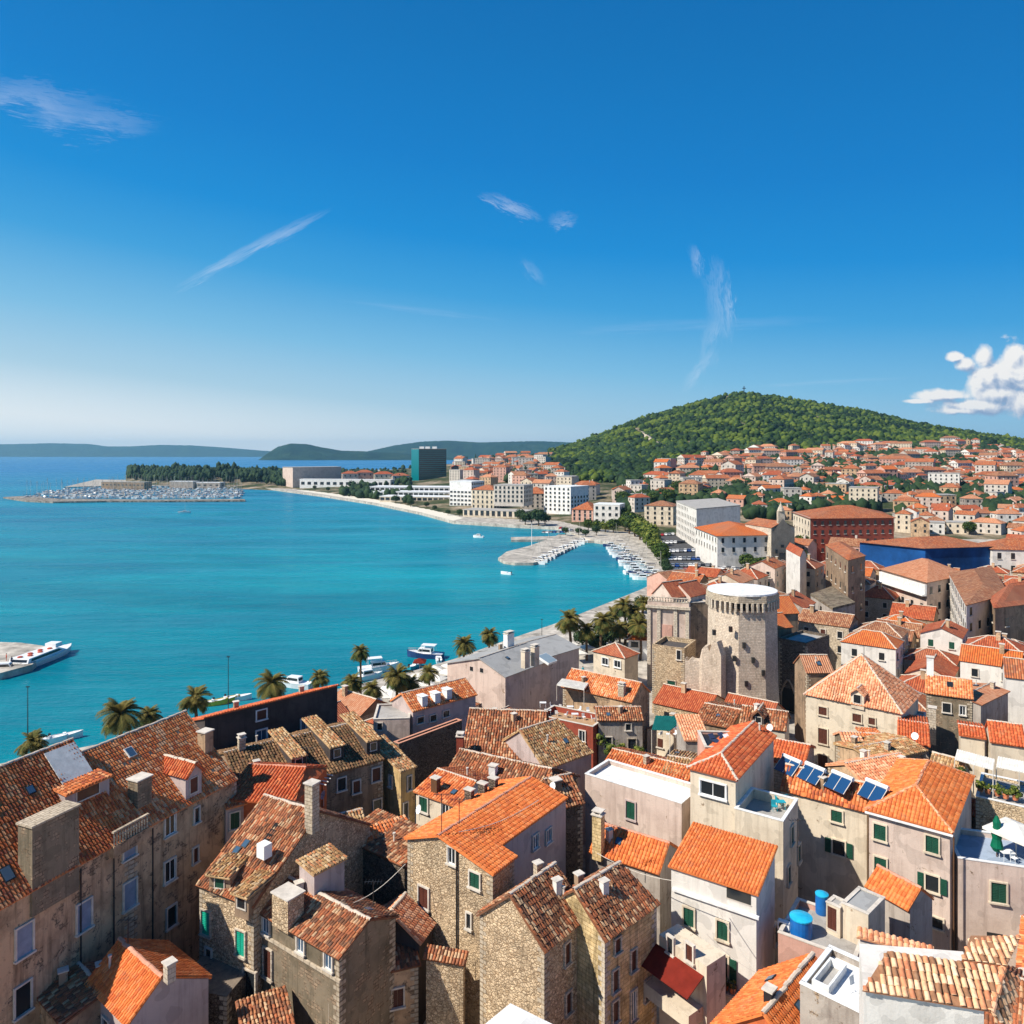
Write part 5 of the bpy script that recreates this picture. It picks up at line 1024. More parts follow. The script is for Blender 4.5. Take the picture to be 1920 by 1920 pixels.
h.side((1120, 1352), (1208, 1352), 10.5, (1150, 1325), 'A', dmax=3.5); h.win(1178, 1345 + 18, 0.7, 0.9); h.win(1185, 1398, 1.1, 1.9, 'pane', 'stone_pale'); h.win(1140, 1392, 1.0, 1.5)
h = H('red_roof_house', 'house with a narrow dark orange roof behind the white terrace parapet', 'house', 'plaster_old', 'tile_redold', jit=0.06)
h.side((1130, 1432), (1290, 1470), 12, (1148, 1404), 'A', dmax=4)
# white terrace block and the roofs around it
h = H('white_terrace_house', 'pink-grey house with a walled white roof terrace and one green shutter', 'house', 'plaster_pink', 'tile_new')
h.flat((1097, 1450), (1278, 1506), 14, W=4.8, parapet=0.55, deck='white_paint', copm='white_paint'); h.win(1183, 1519, 1.0, 1.75, 'green', 'plaster_lilac')
h = H('orange_roof_house', 'house with a steep bright orange roof under the white terrace wall', 'house', 'plaster_grey', 'tile_new', jit=0.03, cap='mortar_red')
h.side((1102, 1598), (1236, 1641), 11, (1256, 1580), 'B', over=0.05); h.chimney(1122, 1600, 0.9, 0.8, 3.6, 'stone_yellow', kind=0)
h = H('cream_house', 'cream house with a belvedere under a red hip roof', 'house', 'plaster_cream', 'tile_red', jit=0.01)
h.hipend((1287, 1440), (1383, 1464), 18, (1352, 1412), (1457, 1405), gable_far=True)
h.win(1337, 1480, 2.4, 1.3, 'white', 'white_paint')
A, B, u, n, d_, r_, z_ = h.fr; B2 = P(1468, 1540, 15.5)
A3 = B + u * 0.0; A3 = Vector((B.x, B.y, 15.5)) - u * 0.25 + n * 0.25; W4 = (B2 - A3).dot(u)
h.flat(None, None, 15.5, W=5.2, parapet=1.0, deck='concrete', copm='white_paint', A3=(A3 - n * 0.35, A3 - n * 0.35 + u * max(3.0, W4)))
for x, y in ((1484, 1565), (1497, 1600), (1478, 1640)): h.win(x, y, 0.85, 1.6, 'green', 'plaster_cream')
h = H('sun_deck_house', 'flat-roofed pink house with black loungers on its deck behind the belvedere', 'house', 'plaster_rose', 'tile_new')
h.flat((1322, 1400), (1388, 1402), 18.4, W=4.5, parapet=0.35, deck='dark_metal')
h = H('solar_house', 'house with a dark red roof carrying a row of tilted solar panels', 'house', 'plaster_cream', 'tile_redold', jit=0.03)
h.side((1462, 1482), (1624, 1524), 14, (1632, 1470), 'B', over=0.0)
h.win(1569, 1530, 1.0, 1.1, 'green', 'plaster_cream'); h.win(1573, 1589, 1.1, 1.4, 'open_green', 'plaster_cream'); solar_house = h
h = H('hip_roof_house', 'pinkish house with a crisp orange hip roof and green shutters', 'house', 'plaster_rose', 'tile_new', jit=0.015, cap='tile_salmon'); h.wm = 'plaster_pink'
h.hipend((1622, 1518), (1787, 1563), 15, (1717, 1472), (1828, 1493)); h.cap = 'mortar'
h.win(1650, 1560, 1.0, 1.4, 'green', 'plaster_cream'); h.win(1748, 1583, 1.0, 1.45, 'green', 'plaster_cream'); h.win(1651, 1622, 1.0, 1.4, 'green', 'plaster_cream'); h.win(1748, 1656, 1.0, 1.4, 'open_green', 'plaster_cream'); h.win(1750, 1728, 1.5, 0.9, 'pane', 'plaster_cream')
A, B, u, n, d_, r_, z_ = h.fr; mb = MB(); mb.obox(A - n * 0.12 - Z * 0.28, u * (B - A).length, n * 0.13, Z * 0.16); mb.build('gutter', 'white_paint', h.root, h.org)
mb = MB(); q = B - n * 0.0 - Z * 0.3 + u * 0.05; mb.tube(q, Vector((q.x, q.y, 2)), 0.07); mb.build('drainpipe', 'wood_brown', h.root, h.org); hip_house = h
h = H('orange_house', 'cream-walled house with a plain orange roof and a dark opening under the eave', 'house', 'plaster_white', 'tile_new', jit=0.015)
h.shed((1252, 1624), (1422, 1679), 14, (1459, 1586), 'B'); h.win(1385, 1679, 1.9, 0.9, 'pane', None, sill=False)
for x, y in ((1292, 1719), (1355, 1744)): h.win(x, y, 0.85, 1.45, 'green', 'plaster_cream')
h.win(1352, 1812, 1.1, 1.9, 'open_green', 'plaster_cream'); h.win(1453, 1752, 0.7, 1.5, 'green', 'plaster_cream')
hit = h.wallhit(1330, 1690); _, c, t, nn = hit; a = h.wallhit(1262, 1668, 3)[1]; b = h.wallhit(1424, 1722, 3)[1]; mb = MB(); mb.obox(a + nn * 0.002, Vector((b.x - a.x, b.y - a.y, 0)), nn * 0.22, Z * 0.22); mb.build('string_course', 'white_paint', h.root, h.org)
c = h.wallhit(1358, 1850)[1]; mb = MB(); mb.obox(Vector((c.x, c.y, c.z)) - t * 1.3 + nn * 0.002, t * 2.6, nn * 0.9, Z * 0.15); bl = mb.build('balcony', 'concrete', h.root, h.org); k = MB()
for i in range(10): k.tube(c - t * (1.25 - i * 0.28) + nn * 0.85 + Z * 0.15, c - t * (1.25 - i * 0.28) + nn * 0.85 + Z * 1.1, 0.025, n=5)
k.tube(c - t * 1.28 + nn * 0.85 + Z * 1.1, c + t * 1.28 + nn * 0.85 + Z * 1.1, 0.03, n=5); k.build('railing', 'dark_metal', bl, h.org); balc = (c.copy(), t.copy(), nn.copy())
h = H('beige_annex', 'low beige annex below the cream wall with a deep balcony', 'annex', 'plaster_cream', 'tile_new')
h.flat((1236, 1752), (1325, 1812), 10.8, W=2.2, parapet=0.0); h.win(1258, 1772, 0.5, 1.2); h.win(1294, 1786, 0.6, 1.2, 'brown')
c = h.wallhit(1270, 1842)[1]; _, _, t, nn = h.wallhit(1270, 1842); mb = MB(); mb.obox(Vector((c.x, c.y, c.z - 1.4)) - t * 2.0 + nn * 0.002, t * 4.4, nn * 1.6, Z * 1.0); mb.build('balcony', 'plaster_cream', h.root, h.org); awn = (c.copy(), t.copy(), nn.copy())
# yellow twin houses at the bottom
h = H('yellow_house', 'crumbling rubble-gabled house with ochre stained plaster and a heavy brown roof', 'house', 'stone_rubble', 'tile_brown', jit=0.11)
h.side((1023, 1788), (1108, 1717), 13, (955, 1678), 'A')
for x, y in ((1063, 1787), (1065, 1880)): h.win(x, y, 0.6, 1.5, 'brown', 'stone_pale')
h.chimney(992, 1640, 0.8, 0.8, 2.0, 'stone_rubble') if 0 else None
h = H('yellow_house', 'tall ochre stone house with small framed windows and a speckled red roof', 'house', 'stone_yellow', 'tile_brown', jit=0.11)
h.side((1136, 1768), (1239, 1696), 13, (1075, 1668), 'A', R2=(1163, 1620))
for x, y in ((1187, 1800), (1153, 1838), (1153, 1896), (1213, 1855), (1157, 1772)): h.win(x, y, 0.6, 1.5 if y != 1772 else 1.0, 'brown', 'stone_pale')
h.win(1187, 1885, 0.6, 2.2, 'blue', 'stone_pale', name='door')
h = H('white_gable', 'white-rendered roof peak poking up at the bottom edge', 'house', 'whitewash', 'whitewash')
q = [P(957, 1881, 20), P(1052, 1928, 20), P(990, 1990, 20), P(885, 1940, 20)]; h.body([(p.x, p.y) for p in q], 19.8); h.roof([q], [], 'whitewash', flatmode=True)
# blank back walls and lanes in the lower centre
h = H('ruined_house', 'ruined brown house shell with a broken sloping wall top', 'ruin', 'stone_rubble', 'tile_brown')
h.shed((792, 1798), (872, 1812), 9.0, (800, 1770), dmax=3.5, mat='tile_brown')
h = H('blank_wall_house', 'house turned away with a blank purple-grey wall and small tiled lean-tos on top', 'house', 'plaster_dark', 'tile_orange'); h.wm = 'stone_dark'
h.shed((636, 1570), (772, 1632), 11.5, None, W=5, rise=0.8, mat='tile_brown')
h = H('lean_to', 'small lean-to with ribbed orange tiles between the narrow and gable houses', 'lean-to', 'plaster_old', 'tile_orange', jit=0.06)
h.shed((690, 1577), (773, 1551), 11.8, (678, 1552), dmax=3.0)
h = H('lean_to', 'small sunlit scrap of orange roof against the stone gable', 'lean-to', 'plaster_dark', 'tile_salmon', jit=0.02)
h.side((790, 1772), (818, 1732), 9.0, (775, 1711), 'A', dmax=2.0)
h = H('court_house', 'brown plastered house in the dark lane below the stone gable', 'house', 'plaster_old', 'tile_brown', jit=0.1)
h.shed((700, 1830), (790, 1810), 8.0, None, W=5, rise=1.0); h.win(745, 1870, 0.9, 1.4, 'brown')
h = H('lane_house', 'stone house with a broken orange and brown roof around a cluttered yard', 'house', 'stone_rubble', 'tile_orange', jit=0.1)
h.side((560, 1492), (628, 1470), 12.5, (545, 1460), 'A', dmax=3.0, mat='tile_orange'); h.win(600, 1500, 0.8, 1.2)
h = H('lane_house', 'low house with tumbled orange tiles beside the tall stone chimney', 'house', 'stone_rubble', 'tile_straw', jit=0.14)
h.side((632, 1560), (690, 1545), 11, (622, 1530), 'A', dmax=3.0)
# lower right: courtyard, small roofs, white terrace, pale tiled roof
h = H('wide_orange_roof', 'house under a plain bright orange sheet-like roof with a small vent', 'house', 'plaster_orange', 'tile_new', jit=0.01)
h.side((1425, 1820), (1325, 1930), 12, (1524, 1787), 'A', flipn=True, mat='tile_new', w=0.22, dmax=4.5)
h.chimney(1443, 1862, 0.6, 0.5, 0.25, 'dark_metal', kind=1)
h = H('rose_house', 'rose-walled house with a service terrace carrying blue water tanks', 'house', 'plaster_rose', 'tile_new')
h.flat((1459, 1747), (1604, 1800), 11, W=5.5, parapet=0.55, deck='concrete'); h.win(1446, 1762, 0.7, 1.5, 'green') if 0 else None; rose = h
h = H('roof_hut', 'grey flat-topped hut standing on the service terrace', 'hut', 'plaster_grey', 'tile_new'); h.base = 10.4
h.flat((1578, 1692), (1628, 1714), 13.2, W=3.2, parapet=0.12, deck='grey_roof', wall='plaster_cream')
h = H('roof_hut', 'narrow pale hut with an open doorway beside the smaller blue tank', 'hut', 'plaster_cream', 'tile_new'); h.base = 10.4
h.flat((1549, 1690), (1575, 1702), 12.9, W=1.3, parapet=0.1, deck='concrete'); h.win(1560, 1722, 0.7, 1.7, 'brown', None, sill=False, name='door')
h = H('orange_roof_house', 'small house with a vivid orange roof in front of the green-shuttered wall', 'house', 'plaster_grey', 'tile_new', jit=0.02, cap='mortar_red')
h.side((1620, 1662), (1702, 1709), 11.5, (1645, 1622), 'A', over=0.0)
h = H('tiled_wall', 'courtyard wall with a double row of tiles along its top', 'wall', 'plaster_white', 'tile_pale', jit=0.05)
h.shed((1606, 1757), (1752, 1796), 13.5, None, W=0.9, rise=0.25, mat='tile_salmon', w=0.36, L=0.5)
h = H('white_roof_terrace', 'white-painted roof terrace with a sunken light well and a metal chair', 'house', 'stone_yellow', 'tile_new')
h.flat((1500, 1842), (1628, 1905), 17, W=4.6, parapet=0.5, deck='white_paint', copm='white_paint', wall='plaster_grey')
h = H('pale_roof_house', 'white house with a coarse peach-coloured tile roof in the bottom corner', 'house', 'plaster_white', 'tile_pale', jit=0.06)
zz = 22.0; q = [P(1617, 1857, zz), P(1856, 1896, zz), P(1882, 1815, zz + 1.15), P(1664, 1783, zz + 1.15)]
h.body([(q[0].x + .15, q[0].y + .2), (q[1].x - .15, q[1].y + .2), (q[2].x - .15, q[2].y + 3), (q[3].x - .3, q[3].y + 2.4)], zz - 0.05); h.fr = (q[0], q[1], (q[1] - q[0]).normalized(), Vector((0, 1, 0)), 1, 1, zz)
q4 = [P(1803, 1800, zz + 1.2), P(1886, 1812, zz + 1.2), P(1914, 1755, zz + 1.75), P(1820, 1754, zz + 1.75)]
e1 = P(1888, 1925, zz - 0.8)
h.roof([q, q4, [q[1], e1, q[2] + Vector((0.9, 0.3, -0.6)), q[2]]], [(q[1], q[2])], 'tile_pale', w=0.30, L=0.40, capmat='tile_salmon')
h = H('terrace_building', 'taupe building with a shaded blue-floored roof terrace beside the hip roof', 'house', 'plaster_pink', 'tile_new'); h.wm = 'plaster_grey'
h.flat((1797, 1608), (1965, 1632), 12.6, W=6.0, parapet=0.55, deck='plaster_blue', copm='white_paint', wall='plaster_pink'); h.win(1872, 1673, 1.15, 1.7, 'green', 'plaster_cream'); h.win(1865, 1756, 1.2, 0.6, 'pane', None); terr = h
h = H('garden_wall_house', 'stone walled roof garden with a white edge above the taupe building', 'house', 'stone_rubble', 'tile_brown')
h.flat((1830, 1492), (1960, 1522), 13.0, W=7, parapet=0.4, deck='concrete', copm='white_paint'); garden = h
# roofs between the ruin tower and the belvedere
h = H('orange_lean_roof', 'low house with a flat salmon roof left of the sun deck', 'house', 'plaster_grey', 'tile_salmon', jit=0.01)
h.shed((1283, 1388), (1334, 1389), 13.5, (1306, 1358), W=None, dmax=7)
h = H('speckled_roof_house', 'house with a speckled brown roof at the foot of the round tower', 'house', 'plaster_brown', 'tile_brown', jit=0.12)
h.side((1300, 1352), (1372, 1366), 11, (1330, 1318), 'A', dmax=5)
h = H('speckled_roof_house', 'house with a speckled pinkish roof and dark dormer under the round tower', 'house', 'plaster_cream', 'tile_brown', jit=0.1)
h.side((1385, 1358), (1474, 1372), 12, (1378, 1322), 'A', dmax=5); h.dormer((1412, 1357), (1432, 1361), 1.2, 'gable', 'plaster_dark', None, 'pane', 0.7, 0.8)
h = H('red_roof_house', 'house with a clean red-orange roof next to the tall cream tower house', 'house', 'stone_light', 'tile_red', jit=0.02)
h.side((1392, 1415), (1508, 1440), 14, (1407, 1375), 'A', dmax=5)
h = H('thin_roof_house', 'low tiled outbuilding behind the white terrace parapet', 'house', 'stone_rubble', 'tile_straw', jit=0.1)
h.side((1240, 1448), (1322, 1462), 12.3, (1262, 1420), 'A', dmax=3.4)
# tall cream tower house
h = H('tower_house', 'tall cream four-storey house with a steep patterned hip roof and dormer', 'house', 'plaster_cream', 'tile_salmon', jit=0.08)
h.hipend((1506, 1302), (1693, 1340), 14, (1616, 1227), (1713, 1323))
for x, y, w_, h_ in ((1543, 1333, 1.1, 1.1), (1607, 1346, 1.1, 1.1), (1543, 1380, 1.2, 2.1), (1543, 1432, 1.3, 2.5), (1635, 1352, 0.8, 0.9)): h.win(x, y, w_, h_, 'brown', 'plaster_cream')
h.dormer((1595, 1318), (1620, 1324), 1.5, 'gable', 'plaster_cream', None, 'pane', 0.9, 1.1)
h = H('pale_stepped_roof_house', 'house with three stepped bands of pink-pale tiles behind the tower house', 'house', 'plaster_brown', 'tile_salmon', jit=0.1)
h.side((1512, 1262), (1565, 1262), 14, (1514, 1214), 'A', dmax=7)
h = H('orange_roof_house', 'flat-fronted house with a broad mottled orange roof and a tiny skylight', 'house', 'moss_stone', 'tile_orange', jit=0.03)
h.side((1735, 1300), (1826, 1312), 13, (1748, 1240), 'A', dmax=7, flatmode=False); h.onroof('skylight', 1781, 1284, 0.8, 0.9, 'pane', 0.1, 'dark_metal'); h.win(1775, 1327, 1.0, 1.3); h.win(1805, 1332, 0.7, 1.3, 'white')
h.chimney(1744, 1262, 0.9, 0.9, 2.4, 'whitewash', kind=1)
h = H('tall_chimney_wall', 'grey plastered wall end with a pointed white stone chimney', 'house', 'plaster_grey', 'tile_orange')
h.flat((1690, 1345), (1735, 1352), 11.8, W=4, parapet=0.2); h.chimney(1748, 1388, 0.9, 0.9, 4.5, 'stone_pale', z=9, kind=1)
rr = [('peach', (1587, 1410), (1628, 1412), 12.5, (1632, 1372), 'tile_salmon', 'moss_stone', 'low peach-roofed house with a mossy wall beside the tower house'),
      ('gold', (1640, 1430), (1742, 1408), 13, (1700, 1394), 'tile_straw', 'plaster_old', 'house with a fine golden ribbed roof behind the solar panels'),
      ('peach', (1622, 1474), (1730, 1452), 13.5, (1655, 1432), 'tile_salmon', 'plaster_old', 'house with a long smooth peach roof just behind the solar panels'),
      ('red', (1682, 1390), (1745, 1400), 12.5, (1683, 1362), 'tile_red', 'plaster_grey', 'house with a small red roof behind the golden ribbed one'),
      ('yellow', (1735, 1452), (1800, 1470), 13.6, (1748, 1410), 'tile_straw', 'stone_rubble', 'house with a tumbled yellow tile roof beside the roof garden'),
      ('red', (1798, 1378), (1850, 1386), 12.5, (1800, 1362), 'tile_red', 'plaster_cream', 'low house with a red roof strip above the white awnings'),
      ('red', (1856, 1392), (1925, 1402), 13, (1902, 1350), 'tile_red', 'plaster_cream', 'house with a steep red hip roof above the white awnings'),
      ('salmon', (1842, 1322), (1895, 1296), 12.5, (1836, 1306), 'tile_salmon', 'plaster_grey', 'house with a salmon roof sloping beside a grey gable'),
      ('brown', (1625, 1395), (1668, 1398), 12, (1640, 1374), 'tile_redold', 'stone_rubble', 'tiny red-brown roofed house between the tower house and the golden roof'),
      ('orange', (1884, 1270), (1935, 1276), 12.5, (1890, 1232), 'tile_orange', 'plaster_white', 'house with an ochre-orange roof and a bright white gable end')]
for nm, A, B, z, Rr, tm, wm, lab in rr:
    h = H(nm + '_roof_house', lab, 'house', wm, tm, jit=0.05)
    h.side(A, B, z, Rr, 'B' if nm in ('gold', 'salmon') and Rr[0] > B[0] - 60 and nm == 'gold' else 'A', dmax=5.5)

# small vents and stacks that stand on most of the old roofs
rs_ = random.Random(5)
for hh_ in ALLH:
    if not hh_.slopes or not hasattr(hh_, 'fr') or hh_.name in ('lean_to', 'tiled_wall', 'kiosk', 'pavilion', 'boundary_wall', 'pale_roof_house', 'attic_block', 'orange_house'): continue
    for sl, nrm, Uu, V in hh_.slopes[:2]:
        c_ = sum(sl, Vector()) / len(sl)
        if nrm.dot(c_ - CAM) > 0 or c_.length > 150 or len(sl) < 4 or (sl[1] - sl[0]).length < 4: continue
        for k in range(rs_.choice((0, 1, 1, 2))):
            p = c_ + Uu * rs_.uniform(-.36, .36) * (sl[1] - sl[0]).length + V * rs_.uniform(-.1, .3) * (sl[2] - sl[1]).length; mb = MB(); kd = rs_.random()
            if kd < 0.45: mb.box(p - Z * 0.4, 0.55, 0.5, 1.3, 0.6); ob = mb.build('chimney', rs_.choice(('stone_light', 'plaster_old', 'plaster_brown', 'plaster_white')), hh_.root, hh_.org); mb = MB(); mb.box(p + Z * 0.905, 0.72, 0.66, 0.08, 0.6); mb.build('chimney_cap', 'stone_trim', ob, hh_.org)
            elif kd < 0.7: mb.tube(p - Z * 0.3, p + Z * 0.8, 0.09, n=7); mb.tube(p + Z * 0.8, p + Z * 0.9, 0.15, n=7); mb.build('vent_pipe', 'stone_trim', hh_.root, hh_.org)
            else: mb.obox(p - Uu * .3 - V * .35 + nrm * 0.06, Uu * .6, V * .7, nrm * 0.1); ob = mb.build('skylight', 'dark_metal', hh_.root, hh_.org); mb = MB(); mb.obox(p - Uu * .24 - V * .29 + nrm * 0.16, Uu * .48, V * .58, nrm * 0.02); mb.build('glazing', 'pane_blue', ob, hh_.org)

# ------------------------------------------------------------------ vegetation
def ico(sub):
    import bmesh
    bm = bmesh.new(); bmesh.ops.create_icosphere(bm, subdivisions=sub, radius=1.0); bm.verts.ensure_lookup_table()
    v = np.array([tuple(x.co) for x in bm.verts]); f = np.array([[x.index for x in p.verts] for p in bm.faces]); bm.free(); return v, f
I1, I2 = ico(1), ico(2)
def blobs(I, n, seed, amp=0.28):
    out = []
    for k in range(n):
        v = I[0].copy(); s = np.array([1 + amp * mnoise.noise(Vector(p) * 1.7 + Vector((seed + k * 7.3, 0, 0))) * 2 for p in v]); out.append(v * s[:, None])
    return out
B1s = blobs(I1, 12, 1, 0.3)
def merge_blobs(items, I, shapes):
    V, Q, T = [], [], []; base = 0
    for (c, r, sq, tn) in items:
        s = shapes[random.randrange(len(shapes))]; a = random.random() * 6.28; ca, sa = math.cos(a), math.sin(a); v = s * np.array([r, r, r * sq])
        v = np.stack([v[:, 0] * ca - v[:, 1] * sa, v[:, 0] * sa + v[:, 1] * ca, v[:, 2]], -1) + np.array(c); V.append(v); Q.append(I[1] + base); base += len(v)
        T.append(np.clip(tn + rng.normal(0, 0.06, len(I[1])), 0, 1))
    return np.concatenate(V), np.concatenate(Q), np.concatenate(T)
FB = [(1030, 884), (1060, 905), (1090, 925), (1150, 930), (1200, 915), (1240, 892), (1280, 868), (1330, 855), (1420, 850), (1540, 846), (1600, 838), (1700, 842), (1780, 832), (1850, 838), (1920, 850), (2100, 850)]
items = []; tries = 0
while len(items) < 23000 and tries < 170000:
    tries += 1; px = random.uniform(1030, 2060); y = random.uniform(455, 1640); z = HT(px, y)
    if z < 3: continue
    py = HY + (CZ - z) * F / y
    if py > lerp(FB, px) + random.gauss(0, 3): continue
    if 1190 < px < 1262 and 800 < py < 862 and abs(px - (1204 + (py - 815) * 1.39)) < 8: continue
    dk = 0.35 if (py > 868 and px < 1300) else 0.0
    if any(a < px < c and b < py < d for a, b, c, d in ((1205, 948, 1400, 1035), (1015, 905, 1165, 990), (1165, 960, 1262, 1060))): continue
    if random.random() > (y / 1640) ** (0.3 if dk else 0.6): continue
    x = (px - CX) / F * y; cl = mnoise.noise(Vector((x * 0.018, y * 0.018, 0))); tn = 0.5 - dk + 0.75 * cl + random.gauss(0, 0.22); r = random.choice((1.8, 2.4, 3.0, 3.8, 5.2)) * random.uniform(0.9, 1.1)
    items.append(((x, y, z + r * random.uniform(0.3, 1.1)), r, random.uniform(0.7, 1.25), tn))
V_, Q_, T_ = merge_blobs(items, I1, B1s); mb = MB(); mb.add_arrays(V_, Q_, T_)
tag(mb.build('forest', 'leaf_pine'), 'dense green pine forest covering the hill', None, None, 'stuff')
items = []
for i in range(3200):
    px = random.uniform(240, 535); y = lerp(COASTY, px) + random.uniform(40, 360); z = HT(px, y); x = (px - CX) / F * y; r = random.uniform(2.2, 4.2)
    if mnoise.noise(Vector((x * 0.02, y * 0.02, 7))) < -0.12 and random.random() < 0.8: continue
    items.append(((x, y, z + r + random.uniform(0, 1) * (7 + 9 * mnoise.noise(Vector((x * 0.03, y * 0.01, 2))))), r, random.uniform(1.1, 2.2), 0.35 + random.gauss(0, 0.15)))
V_, Q_, T_ = merge_blobs(items, I1, B1s); mb = MB(); mb.add_arrays(V_, Q_, T_); tag(mb.build('forest', 'leaf_dark'), 'dark pine wood on the low headland behind the marina', None, None, 'stuff')
# single broadleaf / cypress trees: trunk + crown of leaf clumps
def tree_proto(kind, matn):
    root = thing('tree', 'tree', 'tree', (0, 0, 0)); mb = MB(); H_ = 9.0
    if kind == 'cypress':
        mb.tube((0, 0, -0.5), (0, 0, 3), 0.3, 0.2, 7); mb.build('trunk', 'bark', root)
        it = [((random.uniform(-.4, .4) * (1 - k / 26), random.uniform(-.4, .4), 1.6 + k * 0.42), 1.25 * (1 - (k / 26) ** 2 * 0.75), 1.5, random.uniform(.2, .7)) for k in range(26)]
    else:
        mb.tube((0, 0, -0.8), (0.1, 0, 2.6), 0.42, 0.3, 8)
        for k in range(5): a = k * 1.26; mb.tube((0.1, 0, 2.3), (math.cos(a) * 2.0, math.sin(a) * 2.0, 5.0), 0.18, 0.07, 6)
        mb.build('trunk', 'bark', root); it = []
        for k in range(64):
            d = Vector((random.gauss(0, 1), random.gauss(0, 1), random.gauss(0, 0.8))).normalized() * random.uniform(0.5, 1.0); it.append(((d.x * 3.7, d.y * 3.7, 5.6 + d.z * 2.8), random.uniform(0.55, 1.25), random.uniform(0.6, 1), random.uniform(0, 1)))
    V_, Q_, T_ = merge_blobs(it, I1, B1s); mb = MB(); mb.add_arrays(V_, Q_, T_)
    if kind != 'cypress':                                        # loose leaves break the outline
        for k in range(420):
            d = Vector((random.gauss(0, 1), random.gauss(0, 1), random.gauss(0, 0.8))).normalized(); c_ = Vector((d.x * 4.2, d.y * 4.2, 5.6 + d.z * 3.3)) * random.uniform(0.97, 1.05); a = Vector((random.gauss(0, 1), random.gauss(0, 1), random.gauss(0, 1))).normalized() * 0.34; b = a.cross(d).normalized() * 0.3
            mb.poly([c_ - a, c_ - b, c_ + a, c_ + b], None, random.random())
    mb.build('crown', matn, root); return root
protos = {}
for kd, mt in (('round', 'leaf_pine'), ('round2', 'leaf_dark'), ('cypress', 'leaf_dark'), ('bright', 'leaf_bright')): protos[kd] = [tree_proto(kd, mt), True]
TREES = []
def plant(kd, p, s, lab=None):
    pr = protos[kd]
    if pr[1]: o = pr[0]; pr[1] = False
    else: o = copy_tree(pr[0])
    o.location = p; o.scale = (s, s, s * random.uniform(0.9, 1.15)); o.rotation_euler.z = random.uniform(0, 6.28); TREES.append((o, kd, p)); return o
# palms
def palm_proto(tall, seed):
    rg = random.Random(seed); root = thing('palm', 'palm', 'palm tree', (0, 0, 0)); mb = MB(); Hh = tall; pts = [Vector((0.25 * math.sin(k * 0.5), 0, Hh * k / 8)) for k in range(9)]
    for k in range(8): mb.tube(pts[k], pts[k + 1] + Z * 0.02, 0.34 - 0.012 * k, 0.31 - 0.012 * k, 9, caps=k == 7)
    for k in range(14): a = k * 2.4; mb.tube(pts[-1] + Vector((math.cos(a) * .25, math.sin(a) * .25, -0.9 + 0.05 * k)), pts[-1] + Vector((math.cos(a) * .55, math.sin(a) * .55, -0.3 + 0.05 * k)), 0.09, 0.05, 5)
    mb.build('trunk', 'bark', root); mb = MB(); top = pts[-1]
    for k in range(80):
        a = rg.random() * 6.28; el = math.asin(rg.uniform(-0.62, 0.98)); Lf = rg.uniform(2.5, 3.5) * (0.85 if el > 1.0 else 1); d = Vector((math.cos(a), math.sin(a), 0)); s = Vector((-math.sin(a), math.cos(a), 0)); p = Vector(top); dirv = d * math.cos(el) + Z * math.sin(el); n_ = 9; tn = min(1, max(0, 0.5 + 0.4 * math.sin(el) + rg.uniform(-.25, .25))) if el > -0.25 else rg.uniform(0.75, 1.0)
        for i in range(n_):
            q = p + dirv * (Lf / n_); wl = 0.74 * math.sin(math.pi * (i + 1.2) / (n_ + 1.6)) + 0.08
            mb.poly([p - s * 0.03, q - s * 0.03, q + s * 0.03, p + s * 0.03], None, tn)
            for sg in (-1, 1):
                for j in range(2):
                    c_ = p + (q - p) * (0.25 + 0.5 * j); tip = c_ + s * sg * wl + dirv * wl * 0.75 - Z * wl * 0.35; mb.poly([c_ - dirv * 0.10, c_ + dirv * 0.10, tip], None, tn)
            p = q; dirv = (dirv - Z * (0.16 + 0.05 * rg.random())).normalized()
    mb.build('crown', 'leaf_palm', root); return root
pp = [[palm_proto(8.0, 1), True], [palm_proto(9.0, 2), True], [palm_proto(12.0, 3), True]]
PALMS = [(62, 1392, 58, 0), (226, 1338, 76, 0), (276, 1342, 30, 1), (367, 1310, 62, 0), (510, 1281, 62, 0), (597, 1270, 34, 1), (676, 1222, 42, 2), (663, 1278, 46, 1), (697, 1292, 40, 0), (745, 1268, 58, 0), (804, 1262, 30, 0), (870, 1207, 46, 0), (918, 1191, 40, 0),
         (1068, 1163, 52, 0), (1100, 1180, 42, 0), (1128, 1164, 48, 1), (1150, 1150, 36, 0), (1172, 1136, 46, 1), (1190, 1150, 44, 0), (1162, 1178, 40, 0), (1200, 1172, 46, 0), (1206, 1130, 36, 1), (770, 1282, 40, 0)]
PL = ['small shaggy palm farthest along the sea wall beside the white roof sheet', 'large round-headed palm rising over the ridge of the long sea-front roof', 'thin palm tuft just right of the large round-headed palm', 'shaggy palm at the end of the long roof by the yellow boats', 'full palm behind the thin red roof edge of the dark-faced house', 'small palm in front of the white moored boat',
      'tallest palm with a pale round head standing against the water', 'slender palm just below the tallest palm', 'short palm at the foot of the tallest palm', 'wide spreading palm beside the white motor boat', 'slim palm between the parasols and the pale institute facade', 'dark palm behind the chimney of the pale institute', 'dark palm beside the white chimney block over the grey roof',
      'broad dark palm at the start of the waterfront grove', 'palm low in the grove beside the broad dark one', 'tallest spiky palm of the waterfront grove', 'slim palm in the middle of the waterfront grove', 'light green palm near the palace corner', 'bushy palm against the palace corner wall', 'low palm above the small orange kiosk', 'low bushy palm touching the palace corner', 'farthest palm of the grove beside the balustrade', 'squat palm right of the wide spreading one']
PALMXY = []
